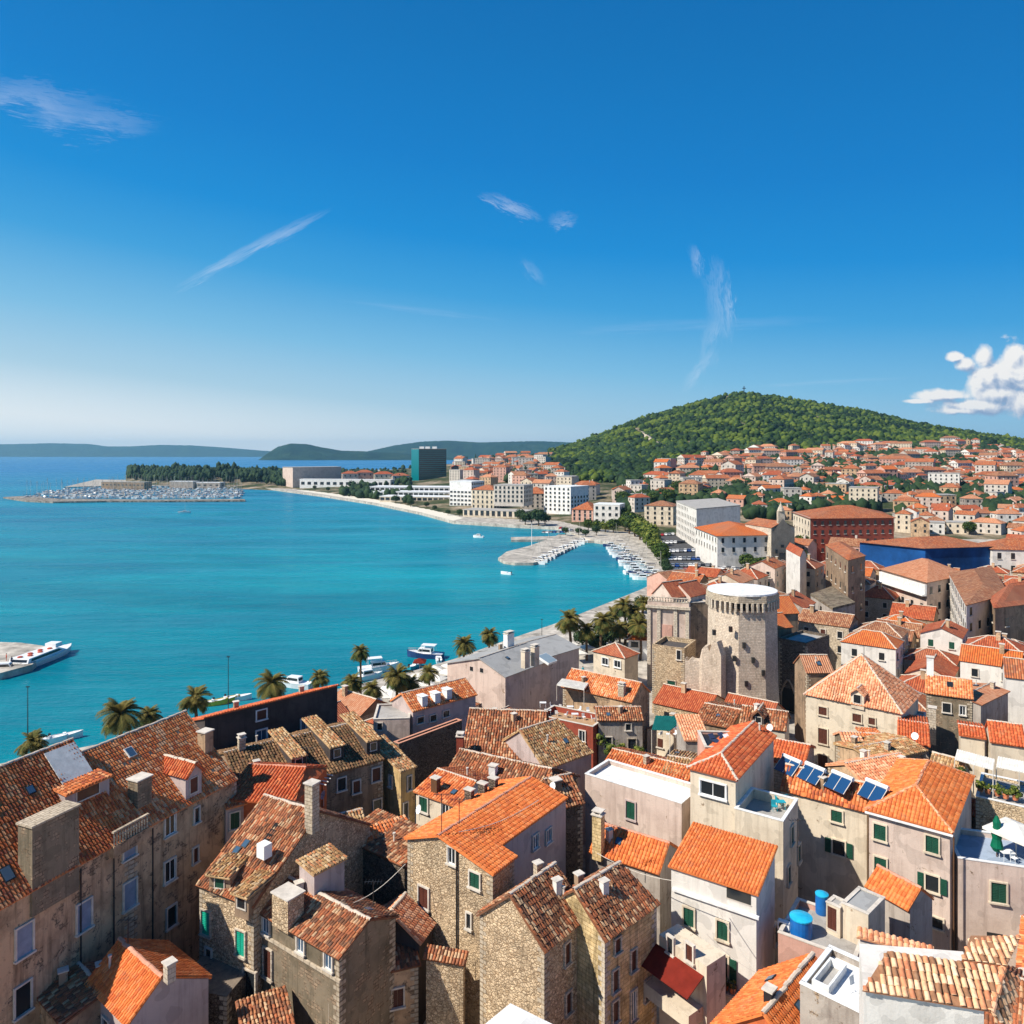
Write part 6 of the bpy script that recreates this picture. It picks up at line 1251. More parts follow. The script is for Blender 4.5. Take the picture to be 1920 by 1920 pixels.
for i, (px, py, wd, k) in enumerate(PALMS):
    Hp = (8.0, 9.0, 12.0)[k]; y = (CZ - 2 - Hp) * F / (py - HY); s = min(1.25, max(0.7, wd / F * y / 5.6)); pr = pp[k]
    y = (CZ - 2 - Hp * s) * F / (py - HY)
    if pr[1]: o = pr[0]; pr[1] = False
    else: o = copy_tree(pr[0])
    o.location = ((px - CX) / F * y, y, 2.0); o.scale = (s, s, s); o.rotation_euler.z = i * 1.9; o['label'] = PL[i]; o['group'] = 'palms along the waterfront'; PALMXY.append((o.location.x, o.location.y))
for pr in pp: pr[0]['group'] = 'palms along the waterfront'

# ------------------------------------------------------------------ hillside town: one thing per house
ARCH = {}
def arch(wm, rm, w_, d_, h_, rt, wins):
    key = (wm, rm, w_, d_, h_, rt, wins)
    if key in ARCH: return copy_tree(ARCH[key])
    root = thing('town_house', 'x', 'house', (0, 0, 0)); mb = MB(); c = [(-w_ / 2, -d_ / 2), (w_ / 2, -d_ / 2), (w_ / 2, d_ / 2), (-w_ / 2, d_ / 2)]
    for i in range(4): mb.wallquad(c[i], c[(i + 1) % 4], -6, h_)
    e = [Vector((*p, h_)) for p in c]; r_ = 0.24 * min(w_, d_) + 0.3; long_x = w_ >= d_; s = min(w_, d_) / 2 * (0.95 if rt == 'hip' else 0)
    if long_x: r0, r1 = Vector((-w_ / 2 + s, 0, h_ + r_)), Vector((w_ / 2 - s, 0, h_ + r_)); o = [e[0], e[1], e[2], e[3]]
    else: r0, r1 = Vector((0, -d_ / 2 + s, h_ + r_)), Vector((0, d_ / 2 - s, h_ + r_)); o = [e[1], e[2], e[3], e[0]]
    if rt == 'gable': mb.poly([o[1], o[2], r1 - Z * .1]); mb.poly([o[3], o[0], r0 - Z * .1])
    mb.poly(e); mb.build('wall', wm, root)
    mb = MB()
    if rt == 'flat':
        mb.obox(Vector((-w_ / 2 - .2, -d_ / 2 - .2, h_ + 0.01)), Vector((w_ + .4, 0, 0)), Vector((0, d_ + .4, 0)), Z * 0.5); mb.build('roof', 'concrete', root)
    else:
        g = lambda p: Vector((p.x * 1.06, p.y * 1.06, p.z - 0.02)); o2 = [g(p) for p in o]; sl = [[o2[0], o2[1], r1, r0], [o2[2], o2[3], r0, r1]]
        if rt == 'hip': sl += [[o2[1], o2[2], r1], [o2[3], o2[0], r0]]
        else:
            k = 1.06; r0 = Vector((r0.x * k, r0.y * k, r0.z)); r1 = Vector((r1.x * k, r1.y * k, r1.z)); sl = [[o2[0], o2[1], r1, r0], [o2[2], o2[3], r0, r1]]
        for q in sl:
            nr = (q[1] - q[0]).cross(q[2] - q[0]).normalized(); nr = -nr if nr.z < 0 else nr; V = (Z - nr * nr.z).normalized(); tile_slope(mb, q, V.cross(nr).normalized(), V, 0.34, 0, 0)
        mb.build('roof', rm, root); k = MB(); k.box(Vector((w_ * 0.22, d_ * 0.1, h_ + 0.3)), 0.8, 0.7, r_ + 0.9); k.build('chimney', 'plaster_far', root)
    nf = max(1, int(h_ / 3.1))
    for f in range(nf):
        for (a, t_, L, nn) in ((Vector((-w_ / 2, -d_ / 2, 0)), Vector((1, 0, 0)), w_, Vector((0, -1, 0))), (Vector((-w_ / 2, -d_ / 2, 0)), Vector((0, 1, 0)), d_, Vector((-1, 0, 0)))):
            n_ = max(1, int(L / 3.6)) if wins else 0
            for i in range(n_):
                c_ = a + t_ * (L * (i + 0.5) / n_) + Z * (h_ - 1.8 - f * 3.0); mb = MB(); mb.obox(c_ - t_ * 0.55 - nn * 0.1 - Z * 0.8, t_ * 1.1, nn * 0.15, Z * 1.6); mb.build('window', 'pane', root)
    ARCH[key] = root; return root
WALLN = {'plaster_far': 'pale', 'plaster_white': 'white', 'plaster_cream': 'cream', 'plaster_pink': 'pinkish', 'plaster_grey': 'grey', 'plaster_ochre': 'ochre', 'plaster_rose': 'rose', 'plaster_old': 'brown'}
ROOFN = {'far_orange': 'orange', 'far_red': 'red', 'far_brown': 'brown', 'far_pale': 'salmon', 'far_bright': 'bright orange'}
def pip(x, y, poly):
    c = False; j = len(poly) - 1
    for i in range(len(poly)):
        if (poly[i][1] > y) != (poly[j][1] > y) and x < (poly[j][0] - poly[i][0]) * (y - poly[i][1]) / (poly[j][1] - poly[i][1]) + poly[i][0]: c = not c
        j = i
    return c
CENT = [(sum(p[0] for p in f) / len(f), sum(p[1] for p in f) / len(f), max(math.dist(p, (sum(q[0] for q in f) / len(f), sum(q[1] for q in f) / len(f))) for p in f), f) for f in FOOT]
def free(x, y, r, pad=0.0):
    for cx_, cy_, rr_, f in CENT:
        d = math.dist((x, y), (cx_, cy_))
        if d > rr_ + r + pad: continue
        if pip(x, y, f): return False
        for i in range(len(f)):
            a, b = Vector(f[i]), Vector(f[(i + 1) % len(f)]); q = Vector((x, y)); t_ = max(0, min(1, (q - a).dot(b - a) / max(1e-6, (b - a).length_squared)))
            if (a + (b - a) * t_ - q).length < r + pad: return False
    return True
cst = [Vector(p) for p in coast]
def coast_d(x, y):
    q = Vector((x, y)); return min(((a + (b - a) * max(0, min(1, (q - a).dot(b - a) / (b - a).length_squared))) - q).length for a, b in zip(cst, cst[1:]))
HOUSES = []; placed = []
RECTS = [(1480, 962, 1690, 1035), (1300, 975, 1492, 1065), (1612, 1005, 1920, 1085), (1205, 948, 1400, 1035), (760, 838, 850, 945), (690, 905, 990, 985), (1015, 905, 1165, 990), (1165, 960, 1262, 1060), (1200, 1000, 1370, 1100)]
def occupied(px, py): return any(a < px < c and b < py < d for a, b, c, d in RECTS)
def scatter(n, pxr, pyr, gap, big=1.0, prob=None, tall=False, over=False):
    k = 0; tries = 0
    while k < n and tries < n * 60:
        tries += 1; px, py = random.uniform(*pxr), random.uniform(*pyr)
        if occupied(px, py) and not over: continue
        if over and any(a - 4 < px < c + 4 and b - 2 < py < d + 4 for a, b, c, d in BLK): continue
        if px > 1030 and py < lerp(FB, px) + 1: continue
        if prob and random.random() > prob(px, py): continue
        p = hit_ground(px, py)
        if p is None or p.y < 230: continue
        if any((p.x - q[0]) ** 2 + (p.y - q[1]) ** 2 < (gap * q[2]) ** 2 for q in placed): continue
        w_ = random.choice((9, 11, 13, 16)) * big; d_ = random.choice((8, 9, 10)) * big; h_ = random.choice((5.5, 6.5, 8.5, 8.5, 11)) if not tall else random.choice((11, 13, 15, 17)); rt = random.choice(('hip', 'gable', 'flat', 'flat')) if tall else random.choice(('hip', 'hip', 'gable', 'gable', 'gable', 'hip', 'gable', 'hip', 'flat'))
        if not free(p.x, p.y, 7) or not pip(p.x, p.y, land) or coast_d(p.x, p.y) < 22: continue
        wm = random.choice(('plaster_far', 'plaster_far', 'plaster_white', 'plaster_cream', 'plaster_pink', 'plaster_grey', 'plaster_rose', 'plaster_old')); rm = random.choice(('far_orange', 'far_orange', 'far_red', 'far_pale', 'far_brown', 'far_bright'))
        o = arch(wm, rm, w_, d_, h_, rt, True); o.location = (p.x, p.y, max(1.9, p.z - 0.5)); o.rotation_euler.z = random.choice((-0.64, 0.3, -0.64, -0.2, 0.93, 0.0)) + random.gauss(0, 0.12); placed.append((p.x, p.y, 1.0)); HOUSES.append((o, wm, rm, rt, px, py, p.y, h_)); k += 1
BLK = [(530, 870, 770, 915), (765, 838, 850, 945), (1206, 945, 1264, 1000), (1265, 950, 1500, 1060), (1485, 965, 1690, 1035), (1112, 940, 1162, 990)]
scatter(26, (850, 1265), (868, 900), 20, 1.35, tall=True, over=True); scatter(26, (850, 1270), (898, 940), 18, 1.25, tall=True, over=True); scatter(16, (1260, 1930), (900, 960), 24, 1.4, tall=True, over=True); scatter(9, (700, 850), (885, 905), 18, 1.2, tall=False, over=True)
scatter(44, (1290, 1930), (836, 880), 15.5); scatter(56, (1180, 1930), (880, 930), 14.5); scatter(50, (1180, 1930), (930, 1000), 13); scatter(30, (1380, 1930), (975, 1062), 13)
scatter(34, (845, 1110), (858, 905), 13.5, prob=lambda px, py: 1 if px > 930 or py > 872 else 0.3); scatter(20, (1060, 1260), (905, 950), 17, prob=lambda px, py: 0.5); scatter(8, (840, 1020), (893, 912), 14)
WMS = ['plaster_far', 'plaster_white', 'plaster_cream', 'plaster_pink', 'plaster_grey', 'plaster_rose']; RMS = ['far_orange', 'far_red', 'far_pale', 'far_bright', 'far_brown']; mbh = MB(); nst = 0; tries = 0
while nst < 620 and tries < 60000:
    tries += 1; px, py = (random.uniform(1150, 1960), random.uniform(836, 925)) if random.random() < 0.85 else (random.uniform(850, 1110), random.uniform(856, 900))
    if occupied(px, py) or (px > 1030 and py < lerp(FB, px) + 2): continue
    p = hit_ground(px, py)
    if p is None or p.y < 520 or any((p.x - q[0]) ** 2 + (p.y - q[1]) ** 2 < 81 for q in placed): continue
    a = random.choice((-0.64, -0.64, 0.3, 0.93, 0.0)) + random.gauss(0, 0.12); u = Vector((math.cos(a), math.sin(a), 0)); n = Vector((-u.y, u.x, 0)); bigb = random.random() < 0.13; wx, wy = (random.uniform(8, 13), random.uniform(5, 7)) if bigb else (random.uniform(3.6, 6.8), random.uniform(3.2, 4.8)); h_ = random.uniform(8, 13) if bigb else random.uniform(4, 8); wi, ri = random.randrange(6), 6 + random.choice((0, 0, 1, 1, 2, 4, 4)); z0_, z1_ = p.z - 6, p.z + h_
    c4 = [p + u * sx * wx + n * sy * wy for sx, sy in ((-1, -1), (1, -1), (1, 1), (-1, 1))]
    for k in range(4): mbh.wallquad(c4[k], c4[(k + 1) % 4], z0_, z1_, wi)
    e = [Vector((q.x, q.y, z1_)) + (q - p) * 0.06 for q in c4]; s_ = wy * 0.9 * (random.random() < 0.5); rz_ = wy * 0.5; r0 = Vector((p.x, p.y, z1_ + rz_)) - u * (wx - s_); r1 = Vector((p.x, p.y, z1_ + rz_)) + u * (wx - s_)
    for q in ([e[0], e[1], r1, r0], [e[2], e[3], r0, r1]): mbh.poly(q, [((v_ - p).dot(u), (v_ - p).dot(n)) for v_ in q], 0.5, ri)
    for q in ([e[1], e[2], r1], [e[3], e[0], r0]): mbh.poly(q, [((v_ - p).dot(n), (v_ - p).dot(u)) for v_ in q], 0.5, ri if s_ else wi)
    for k in range(4):
        A_, B_ = c4[k], c4[(k + 1) % 4]; t_ = (B_ - A_).normalized(); nn = Vector((t_.y, -t_.x, 0)); L = (B_ - A_).length
        if nn.dot(A_ - CAM) > 0: continue
        for i_ in range(int(L / 3)):
            for f_ in range(int(h_ / 3)): c_ = A_ + t_ * (L * (i_ + .5) / int(L / 3)); c_ = Vector((c_.x, c_.y, z1_ - 1.6 - 2.8 * f_)) + nn * 0.04; mbh.poly([c_ - t_ * .5 - Z * .7, c_ + t_ * .5 - Z * .7, c_ + t_ * .5 + Z * .7, c_ - t_ * .5 + Z * .7], None, .5, 11)
    placed.append((p.x, p.y, 0.8)); nst += 1
tag(mbh.build('far_houses', WMS + RMS + ['pane']), 'packed red-roofed houses filling the rest of the hillside', None, None, 'stuff')
items = []; tries = 0
while len(items) < 8500 and tries < 80000:
    tries += 1; px, py = (random.uniform(1090, 1960), random.uniform(838, 975)) if random.random() < 0.8 else (random.uniform(640, 1100), random.uniform(858, 950))
    if occupied(px, py) and not (px < 770 and random.random() < 0.3): continue
    p = hit_ground(px, py)
    if p is None or not pip(p.x, p.y, land) or coast_d(p.x, p.y) < 16 or mnoise.noise(Vector((p.x * 0.012, p.y * 0.012, 4))) < -0.08 or any((p.x - q[0]) ** 2 + (p.y - q[1]) ** 2 < 30 for q in placed): continue
    r = random.uniform(1.8, 5.0); items.append(((p.x, p.y, p.z + r * 0.9), r, random.uniform(0.8, 1.4), random.uniform(0.1, 0.7)))
V_, Q_, T_ = merge_blobs(items, I1, B1s); mb = MB(); mb.add_arrays(V_, Q_, T_); tag(mb.build('garden_greenery', 'leaf_dark'), 'dark garden greenery packed between the hillside houses', None, None, 'stuff')
# low fill houses of the old town between the ones built above, on the old street grid
ug = Vector((0.8, -0.6, 0)); ng = Vector((0.6, 0.8, 0)); FILL = []
for ia in range(-22, 34):
    for ib in range(2, 42):
        c_ = ug * (ia * 10.2 + random.uniform(-1, 1)) + ng * (ib * 9.0 + random.uniform(-1, 1)); x, y = c_.x, c_.y
        if y < 34 or y > 232: continue
        px = CX + x / y * F
        if px < -60 or px > 2110 or coast_d(x, y) < 27 or not pip(x, y, land): continue
        if px < 1290 and y > 128: continue
        py_top = HY + (CZ - 12) * F / y
        if occupied(px, HY + (CZ - 6) * F / y) : continue
        if any(math.dist((x, y), q) < 5 for q in PALMXY): continue
        r_ = 3.9 if y < 120 else 4.4
        near = y < 128
        if not free(x, y, r_, 0.1):
            r_ = 2.4
            if not near or not free(x, y, r_, 0.1): continue
        ztop = random.uniform(6.0, 8.5) if near else random.uniform(9.0, 13.5) + (2.5 if px < 1560 else 0)
        if near and r_ < 3: ztop = random.uniform(5, 7)
        if px > 1440 and near: ztop += 1.5
        wm = random.choice(('plaster_cream', 'plaster_old', 'plaster_pink', 'plaster_grey', 'stone_light', 'plaster_brown', 'stone_rubble', 'plaster_white')); tm = random.choice(('tile_orange', 'tile_redold', 'tile_brown', 'tile_salmon', 'tile_red', 'tile_straw') if px < 1500 or y < 110 else ('tile_orange', 'tile_orange', 'tile_red', 'tile_salmon', 'tile_new', 'tile_redold', 'tile_straw'))
        h = House('old_town_house', 'x', 'house', wm, tm, None, jit=0.08); a = ug if random.random() < 0.6 else ng; b = Vector((-a.y, a.x, 0)); wx, wy = r_ * random.uniform(0.92, 1.12), r_ * random.uniform(0.8, 1.0)
        c4 = [Vector((x, y, 0)) + a * sx * wx + b * sy * wy for sx, sy in ((-1, -1), (1, -1), (1, 1), (-1, 1))]; h.body([(p.x, p.y) for p in c4], ztop); e = [p + Z * ztop + (p - Vector((x, y, 0))) * 0.05 for p in c4]
        rs = wy * random.uniform(0.42, 0.6); hipd = wy * 0.9 if random.random() < 0.4 else 0.0; m0, m1 = (e[0] + e[3]) / 2, (e[1] + e[2]) / 2; r0, r1 = m0 + a * hipd + Z * rs, m1 - a * hipd + Z * rs
        sl = [[e[0], e[1], r1, r0], [e[2], e[3], r0, r1]]
        if hipd: sl += [[e[1], e[2], r1], [e[3], e[0], r0]]
        else: mb = MB(); mb.poly([c4[1] + Z * ztop, c4[2] + Z * ztop, r1 - a * 0.25 - Z * 0.12]); mb.poly([c4[3] + Z * ztop, c4[0] + Z * ztop, r0 + a * 0.25 - Z * 0.12]); mb.build('gable', wm, h.root, h.org)
        h.roof(sl, [(r0, r1)] + ([(e[0], r0), (e[1], r1), (e[2], r1), (e[3], r0)] if hipd else []), tm, flatmode=y > 100); h.fr = (c4[0], c4[1], a, b, 1, 1, ztop)
        for (wa, t_, L, nn, zb, zt) in list(h.walls):
            if nn.dot(wa + t_ * L / 2 - CAM) > 0: continue
            for i in range(max(1, int(L / 3.2))):
                for z_ in ((ztop - 1.7, ztop - 4.6) if y > 100 else (ztop - 1.7,)):
                    h.put_win(Vector((wa.x, wa.y, z_)) + t_ * (L * (i + 0.5) / max(1, int(L / 3.2))), t_, nn, 0.9, 1.3, random.choice(('pane', 'green', 'brown', 'pane')), 'stone_trim' if random.random() < .6 else None)
        if random.random() < 0.75: p = r0 + (r1 - r0) * random.uniform(0.2, 0.8) - b * 0.8 - Z * 0.7; mb = MB(); mb.box(p, 0.7, 0.6, 1.7, math.atan2(a.y, a.x)); ch = mb.build('chimney', 'plaster_old', h.root, h.org); k = MB(); k.box(p + Z * 1.72, 0.9, 0.8, 0.1, math.atan2(a.y, a.x)); k.build('chimney_cap', 'stone_trim', ch, h.org)
        FILL.append((h.root, wm, tm, 'hip' if hipd else 'gable', px, HY + (CZ - ztop) * F / y, y, ztop)); placed.append((x, y, 0.6))
# trees between the hillside houses and along the harbour
def tree_zone(n, pxr, pyr, kinds, sc=(0.6, 1.05), gap=5, cond=None):
    k = 0; tr = 0
    while k < n and tr < n * 50:
        tr += 1; px, py = random.uniform(*pxr), random.uniform(*pyr)
        if occupied(px, py) or (cond and not cond(px, py)): continue
        p = hit_ground(px, py)
        if p is None or any((p.x - q[0]) ** 2 + (p.y - q[1]) ** 2 < gap * gap for q in placed): continue
        if not free(p.x, p.y, 2.5): continue
        plant(random.choice(kinds), (p.x, p.y, p.z - 0.3), random.uniform(*sc)); k += 1
tree_zone(85, (1190, 1930), (845, 940), ('round', 'round2', 'round2', 'cypress'), (0.7, 1.3)); tree_zone(30, (1080, 1300), (905, 960), ('round2', 'round'), (0.9, 1.4)); tree_zone(32, (845, 1080), (856, 900), ('round2', 'cypress', 'round'), (0.8, 1.3)); tree_zone(22, (1190, 1930), (935, 1010), ('round2', 'round'), (0.6, 0.9))
for px, py, s in ((1172, 996, 1.1), (1180, 1001, 1.3), (1190, 1006, 1.4), (1200, 1012, 1.3), (1208, 1018, 1.1), (1217, 1024, 1.2), (1222, 1034, 1.0), (1230, 1042, 0.95), (1238, 1050, 0.9), (1242, 1060, 0.8), (1150, 999, 0.9), (1135, 998, 0.8), (1165, 986, 1.3), (1120, 996, 0.8), (1103, 995, 0.7)): p = P(px, py, 2.0); plant('bright' if random.random() < .45 else 'round', p, s)
for px, py, s in ((1204, 1150, 0.6), (1252, 1078, 0.5), (1246, 1070, 0.5), (1060, 1002, 0.5), (1085, 1003, 0.5), (1098, 1006, 0.5), (1118, 1004, 0.6), (700, 934, 0.6), (720, 940, 0.6), (760, 946, 0.6), (800, 952, 0.6), (815, 958, 0.5), (840, 966, 0.5), (862, 968, 0.6), (680, 930, 0.6), (640, 924, 0.6), (615, 922, 0.6), (590, 918, 0.6), (566, 916, 0.6), (1120, 1228, 0.5), (1136, 1218, 0.55), (1150, 1212, 0.6), (1184, 1206, 0.6), (1092, 1218, 0.5), (985, 984, 0.9), (997, 983, 1.1), (1010, 986, 1.2), (1022, 984, 0.9), (975, 978, 0.9), (660, 918, 1.2), (672, 922, 1.1), (650, 914, 1.0), (742, 944, 0.9), (770, 950, 0.8), (1497, 1068, 1.0), (1503, 1052, 1.2), (1420, 1078, 0.7), (1440, 1076, 0.8), (1400, 1072, 0.7), (1462, 1082, 0.7)): plant('round2' if px < 1400 else 'round', P(px, py, 2.0), s)
for i in range(9): px = 640 + i * 26; plant('round2', P(px, 902 + i * 0.6, 2.0) , 1.3)
# labels of the repeated houses and trees: look first, then the order in which they stand in their own stretch of town
def zone(px, py, y, kind):
    if kind == 'fill':
        if y > 150: return 'behind the tall cream tower house'
        if px < 640: return 'low among the sea-front houses'
        if px < 1250: return 'low between the central roofs'
        return 'low between the hip-roofed houses'
    if px < 1115: return 'near the glass tower'
    if y > 800: return 'just under the forested hill'
    if y > 560: return 'halfway up the hillside'
    if y > 400: return 'at the foot of the hillside'
    return 'behind the palaces'
cnt = {}
for lst, kd in ((HOUSES, 'far'), (FILL, 'fill')):
    for rec in lst:
        o, wm, rm, rt, px, py, y, hh = rec; wn = WALLN.get(wm, 'stone'); rn = ROOFN.get(FAR_OF.get(rm, rm), 'tiled'); shape = {'hip': 'hipped', 'gable': 'gabled', 'flat': 'flat'}[rt]; nf = 'low' if hh < 7.5 else 'tall'
        look = f'{nf if kd == "far" else "small"} {wn} ' + ('block, ' if hh > 11.5 and kd == 'far' else 'house, ') + ('flat concrete roof' if rt == 'flat' else f'{rn} {shape} roof'); cnt.setdefault((look, zone(px, py, y, kd)), []).append(rec)
for (look, zn), recs in cnt.items():
    recs.sort(key=lambda r_: r_[4])
    for i, r_ in enumerate(recs):
        r_[0]['label'] = look + ', ' + zn if len(recs) == 1 else f'{look}, {nth(i)} from left {zn}'
        r_[0]['group'] = 'houses of the hillside town' if r_ in HOUSES else 'small houses filling the old town'
tc_ = {}
for o, kd, p in TREES:
    px = CX + p[0] / p[1] * F; zn = 'between the houses right of the glass tower' if px < 1080 and p[1] > 700 else ('along the bay shore' if px < 1270 and p[1] < 560 else ('under the forested hill' if p[1] > 780 else ('halfway up the hillside' if p[1] > 500 else 'around the palaces')))
    tc_.setdefault(({'round': 'rounded green tree', 'round2': 'dark evergreen tree', 'cypress': 'slim dark cypress', 'bright': 'yellow-green leafy tree'}[kd], zn), []).append((o, px))
for (look, zn), rs in tc_.items():
    rs.sort(key=lambda r_: r_[1])
    for i, (o, px) in enumerate(rs): o['label'] = f'{look} {zn}' if len(rs) == 1 else f'{look} {zn}, {nth(i)} from the left'; o['group'] = 'single trees among the houses'; o['category'] = 'tree'; 

# ------------------------------------------------------------------ boats
def hull(mb, L, Wd, Hh, mat=0, bow=1.0):
    st = [(-0.5, 0.80), (-0.3, 0.98), (0.0, 1.0), (0.22, 0.86), (0.38, 0.5), (0.5, 0.02)]; rg_ = []
    for f, w_ in st:
        x = f * L; sh = Hh * (1 + 0.35 * max(0, f) * 2); rg_.append([Vector((x, -Wd / 2 * w_, sh)), Vector((x * 0.97, -Wd / 2 * w_ * 0.72, -0.35)), Vector((x * 0.97, Wd / 2 * w_ * 0.72, -0.35)), Vector((x, Wd / 2 * w_, sh))])
    for a, b in zip(rg_, rg_[1:]):
        for i in range(3): mb.poly([a[i], b[i], b[i + 1], a[i + 1]][::-1], None, 0.5, mat)
    mb.poly(rg_[0], None, 0.5, mat); return rg_
def deck(mb, rg_, mat=0, dz=-0.12):
    for a, b in zip(rg_, rg_[1:]): mb.poly([a[0] + Z * dz, b[0] + Z * dz, b[3] + Z * dz, a[3] + Z * dz], None, 0.5, mat)
def boat_proto(kind, L, hm='boat_white'):
    root = thing('motor_boat' if kind != 'sail' else 'sailing_boat', 'x', 'boat', (0, 0, 0)); Wd = L * 0.3; mb = MB(); rg_ = hull(mb, L, Wd, L * 0.1 + 0.35); mb.build('hull', hm, root); mb = MB(); deck(mb, rg_); mb.build('deck', 'boat_white' if kind != 'sail' else 'wood_deck', root); zb = L * 0.1 + 0.2
    def cab(x0, x1, w_, z0, hh, tp=0.8):
        a = [Vector((x0, -w_ / 2, z0)), Vector((x1, -w_ / 2 * .8, z0)), Vector((x1, w_ / 2 * .8, z0)), Vector((x0, w_ / 2, z0))]; b = [p * 1 + Z * hh - Vector(((x1 - x0) * (0.22 if i in (1, 2) else 0.04) * (1 if i in (1, 2) else -1), 0, 0)) for i, p in enumerate(a)]; mb = MB()
        for i in range(4): mb.poly([a[i], a[(i + 1) % 4], b[(i + 1) % 4], b[i]])
        mb.poly(b); c_ = mb.build('cabin', 'boat_white', root); mb = MB()
        for i in range(4):
            p0, p1, p2, p3 = a[i], a[(i + 1) % 4], b[(i + 1) % 4], b[i]; n_ = (p1 - p0).cross(p3 - p0).normalized(); g = lambda u_, v_: (p0 + (p1 - p0) * u_) * (1 - v_) + (p3 + (p2 - p3) * u_) * v_ + n_ * 0.03; mb.poly([g(0.08, 0.4), g(0.92, 0.4), g(0.92, 0.82), g(0.08, 0.82)])
        mb.build('cabin_windows', 'pane', c_); return b
    if kind == 'sail':
        cab(-L * 0.15, L * 0.22, Wd * 0.5, zb - 0.05, 0.7); mb = MB(); mb.tube((L * 0.05, 0, zb), (L * 0.05, 0, zb + L * 1.15), 0.07, 0.05, 6); mb.build('mast', 'stone_trim', root); mb = MB(); mb.tube((L * 0.05, 0, zb + 1.3), (-L * 0.36, 0, zb + 1.3), 0.14, 0.12, 6); mb.build('furled_sail', 'navy_canvas', root)
        mb = MB(); mb.tube((L * 0.05, 0, zb + L * 1.1), (L * 0.49, 0, zb + 0.2), 0.03, n=4); mb.tube((L * 0.05, 0, zb + L * 1.1), (-L * 0.49, 0, zb), 0.02, n=4); mb.build('rigging', 'dark_metal', root)
    elif kind == 'small':
        mb = MB(); mb.box(Vector((-L * 0.05, 0, zb - 0.1)), 0.5, Wd * 0.6, 0.5); mb.build('console', 'boat_white', root); mb = MB(); mb.box(Vector((-L * 0.48, 0, zb - 0.1)), 0.35, 0.3, 0.8); mb.build('outboard', 'dark_metal', root)
    elif kind == 'ferry':
        b = cab(-L * 0.46, L * 0.30, Wd * 0.86, zb, 2.1); mb = MB()
        for i in range(7): mb.lathe(Vector((-L * 0.38 + i * L * 0.085, (-1) ** i * 0.6, zb + 2.1)), [(0.55, 0), (0.55, 0.35), (0.3, 0.5)], 8)
        mb.build('life_rafts', 'boat_red', root); mb = MB(); mb.box(Vector((L * 0.16, 0, zb + 2.1)), 2.2, Wd * 0.5, 1.6); mb.build('wheelhouse', 'boat_white', root)
    else:
        cab(-L * 0.2, L * 0.24, Wd * 0.66, zb - 0.05, 1.3)
        if kind == 'cruiser':
            mb = MB(); mb.obox(Vector((-L * 0.3, -Wd * 0.36, zb + 1.9)), Vector((L * 0.38, 0, 0)), Vector((0, Wd * 0.72, 0)), Z * 0.12)
            for sx in (-0.27, 0.05):
                for sy in (-0.3, 0.3): mb.tube((L * sx, Wd * sy, zb + 0.6), (L * sx, Wd * sy, zb + 1.9), 0.04, n=5)
            mb.build('canopy', 'boat_white', root)
        mb = MB()
        for sg in (-1, 1): mb.tube((L * 0.1, Wd * 0.4 * sg, zb + 0.75), (L * 0.46, Wd * 0.08 * sg, zb + 1.0), 0.03, n=4); mb.tube((L * 0.3, Wd * 0.27 * sg, zb), (L * 0.3, Wd * 0.27 * sg, zb + 0.87), 0.03, n=4)
        mb.build('rail', 'stone_trim', root)
    return root
BP = {}
def boat(kind, L, px, py, rot, label, group=None, hm='boat_white', scale=1.0):
    key = (kind, L, hm)
    if key not in BP: BP[key] = boat_proto(kind, L, hm); o = BP[key]
    else: o = copy_tree(BP[key])
    p = P(px, py, 0.0); o.location = (p.x, p.y, 0.02); o.rotation_euler.z = rot; o.scale = (scale,) * 3; o['label'] = label
    if group: o['group'] = group
    elif 'group' in o.keys(): del o['group']
    return o
boat('cruiser', 9.0, 797, 1233, R(168), 'navy-hulled cruiser with a white canopy moored off the palms', hm='boat_blue')
boat('cruiser', 9.0, 710, 1259, R(20), 'white cabin cruiser moored behind the wide spreading palm')
boat('motor', 8.0, 552, 1288, R(160), 'white motor boat half hidden behind the small palm')
boat('motor', 6.5, 690, 1274, R(30), 'small white motor boat beside the cabin cruiser'); boat('small', 5.0, 779, 1252, R(60), 'open turquoise dinghy beside the navy-hulled cruiser', hm='turq'); boat('small', 5.0, 822, 1240, R(100), 'open white dinghy astern of the navy-hulled cruiser')
boat('small', 5.0, 402, 1322, R(20), 'yellow open boat by the sea wall, the left of two', hm='yellow_paint'); boat('small', 5.0, 425, 1317, R(35), 'yellow open boat by the sea wall, the right of two', hm='yellow_paint'); boat('small', 5.0, 447, 1313, R(15), 'white open boat beside the two yellow ones')
boat('small', 5.0, 95, 1392, R(10), 'white dinghy moored behind the leftmost shaggy palm'); boat('small', 5.0, 124, 1386, R(30), 'white dinghy a little off the sea wall, second of two')
boat('ferry', 18.0, 84, 1238, R(84), 'long white passenger boat with orange rafts alongside the stone pier'); boat('motor', 8.0, 8, 1262, R(10), 'white motor boat moored at the near side of the stone pier')
boat('sail', 10.0, 346, 962, R(10), 'lone sailing boat with a bare mast in the middle of the bay'); boat('motor', 6.5, 897, 1008, R(160), 'small white motor boat out on the bay off the round pier'); boat('small', 5.0, 949, 1077, R(150), 'tiny open boat on the water below the round pier'); boat('small', 5.0, 1172, 1076, R(100), 'tiny open boat near the marina pontoons')
k = 0
for i in range(14): f = i / 13; k += 1; boat('motor' if i % 3 else 'sail', 8.0 if i % 3 else 9.0, 1008 + 84 * f, 1057 - 40 * f - 2 * math.sin(f * 3), R(-48 + random.uniform(-6, 6)), f'small white boat moored along the round pier, {nth(i)} from its outer tip', 'boats moored at the round pier')
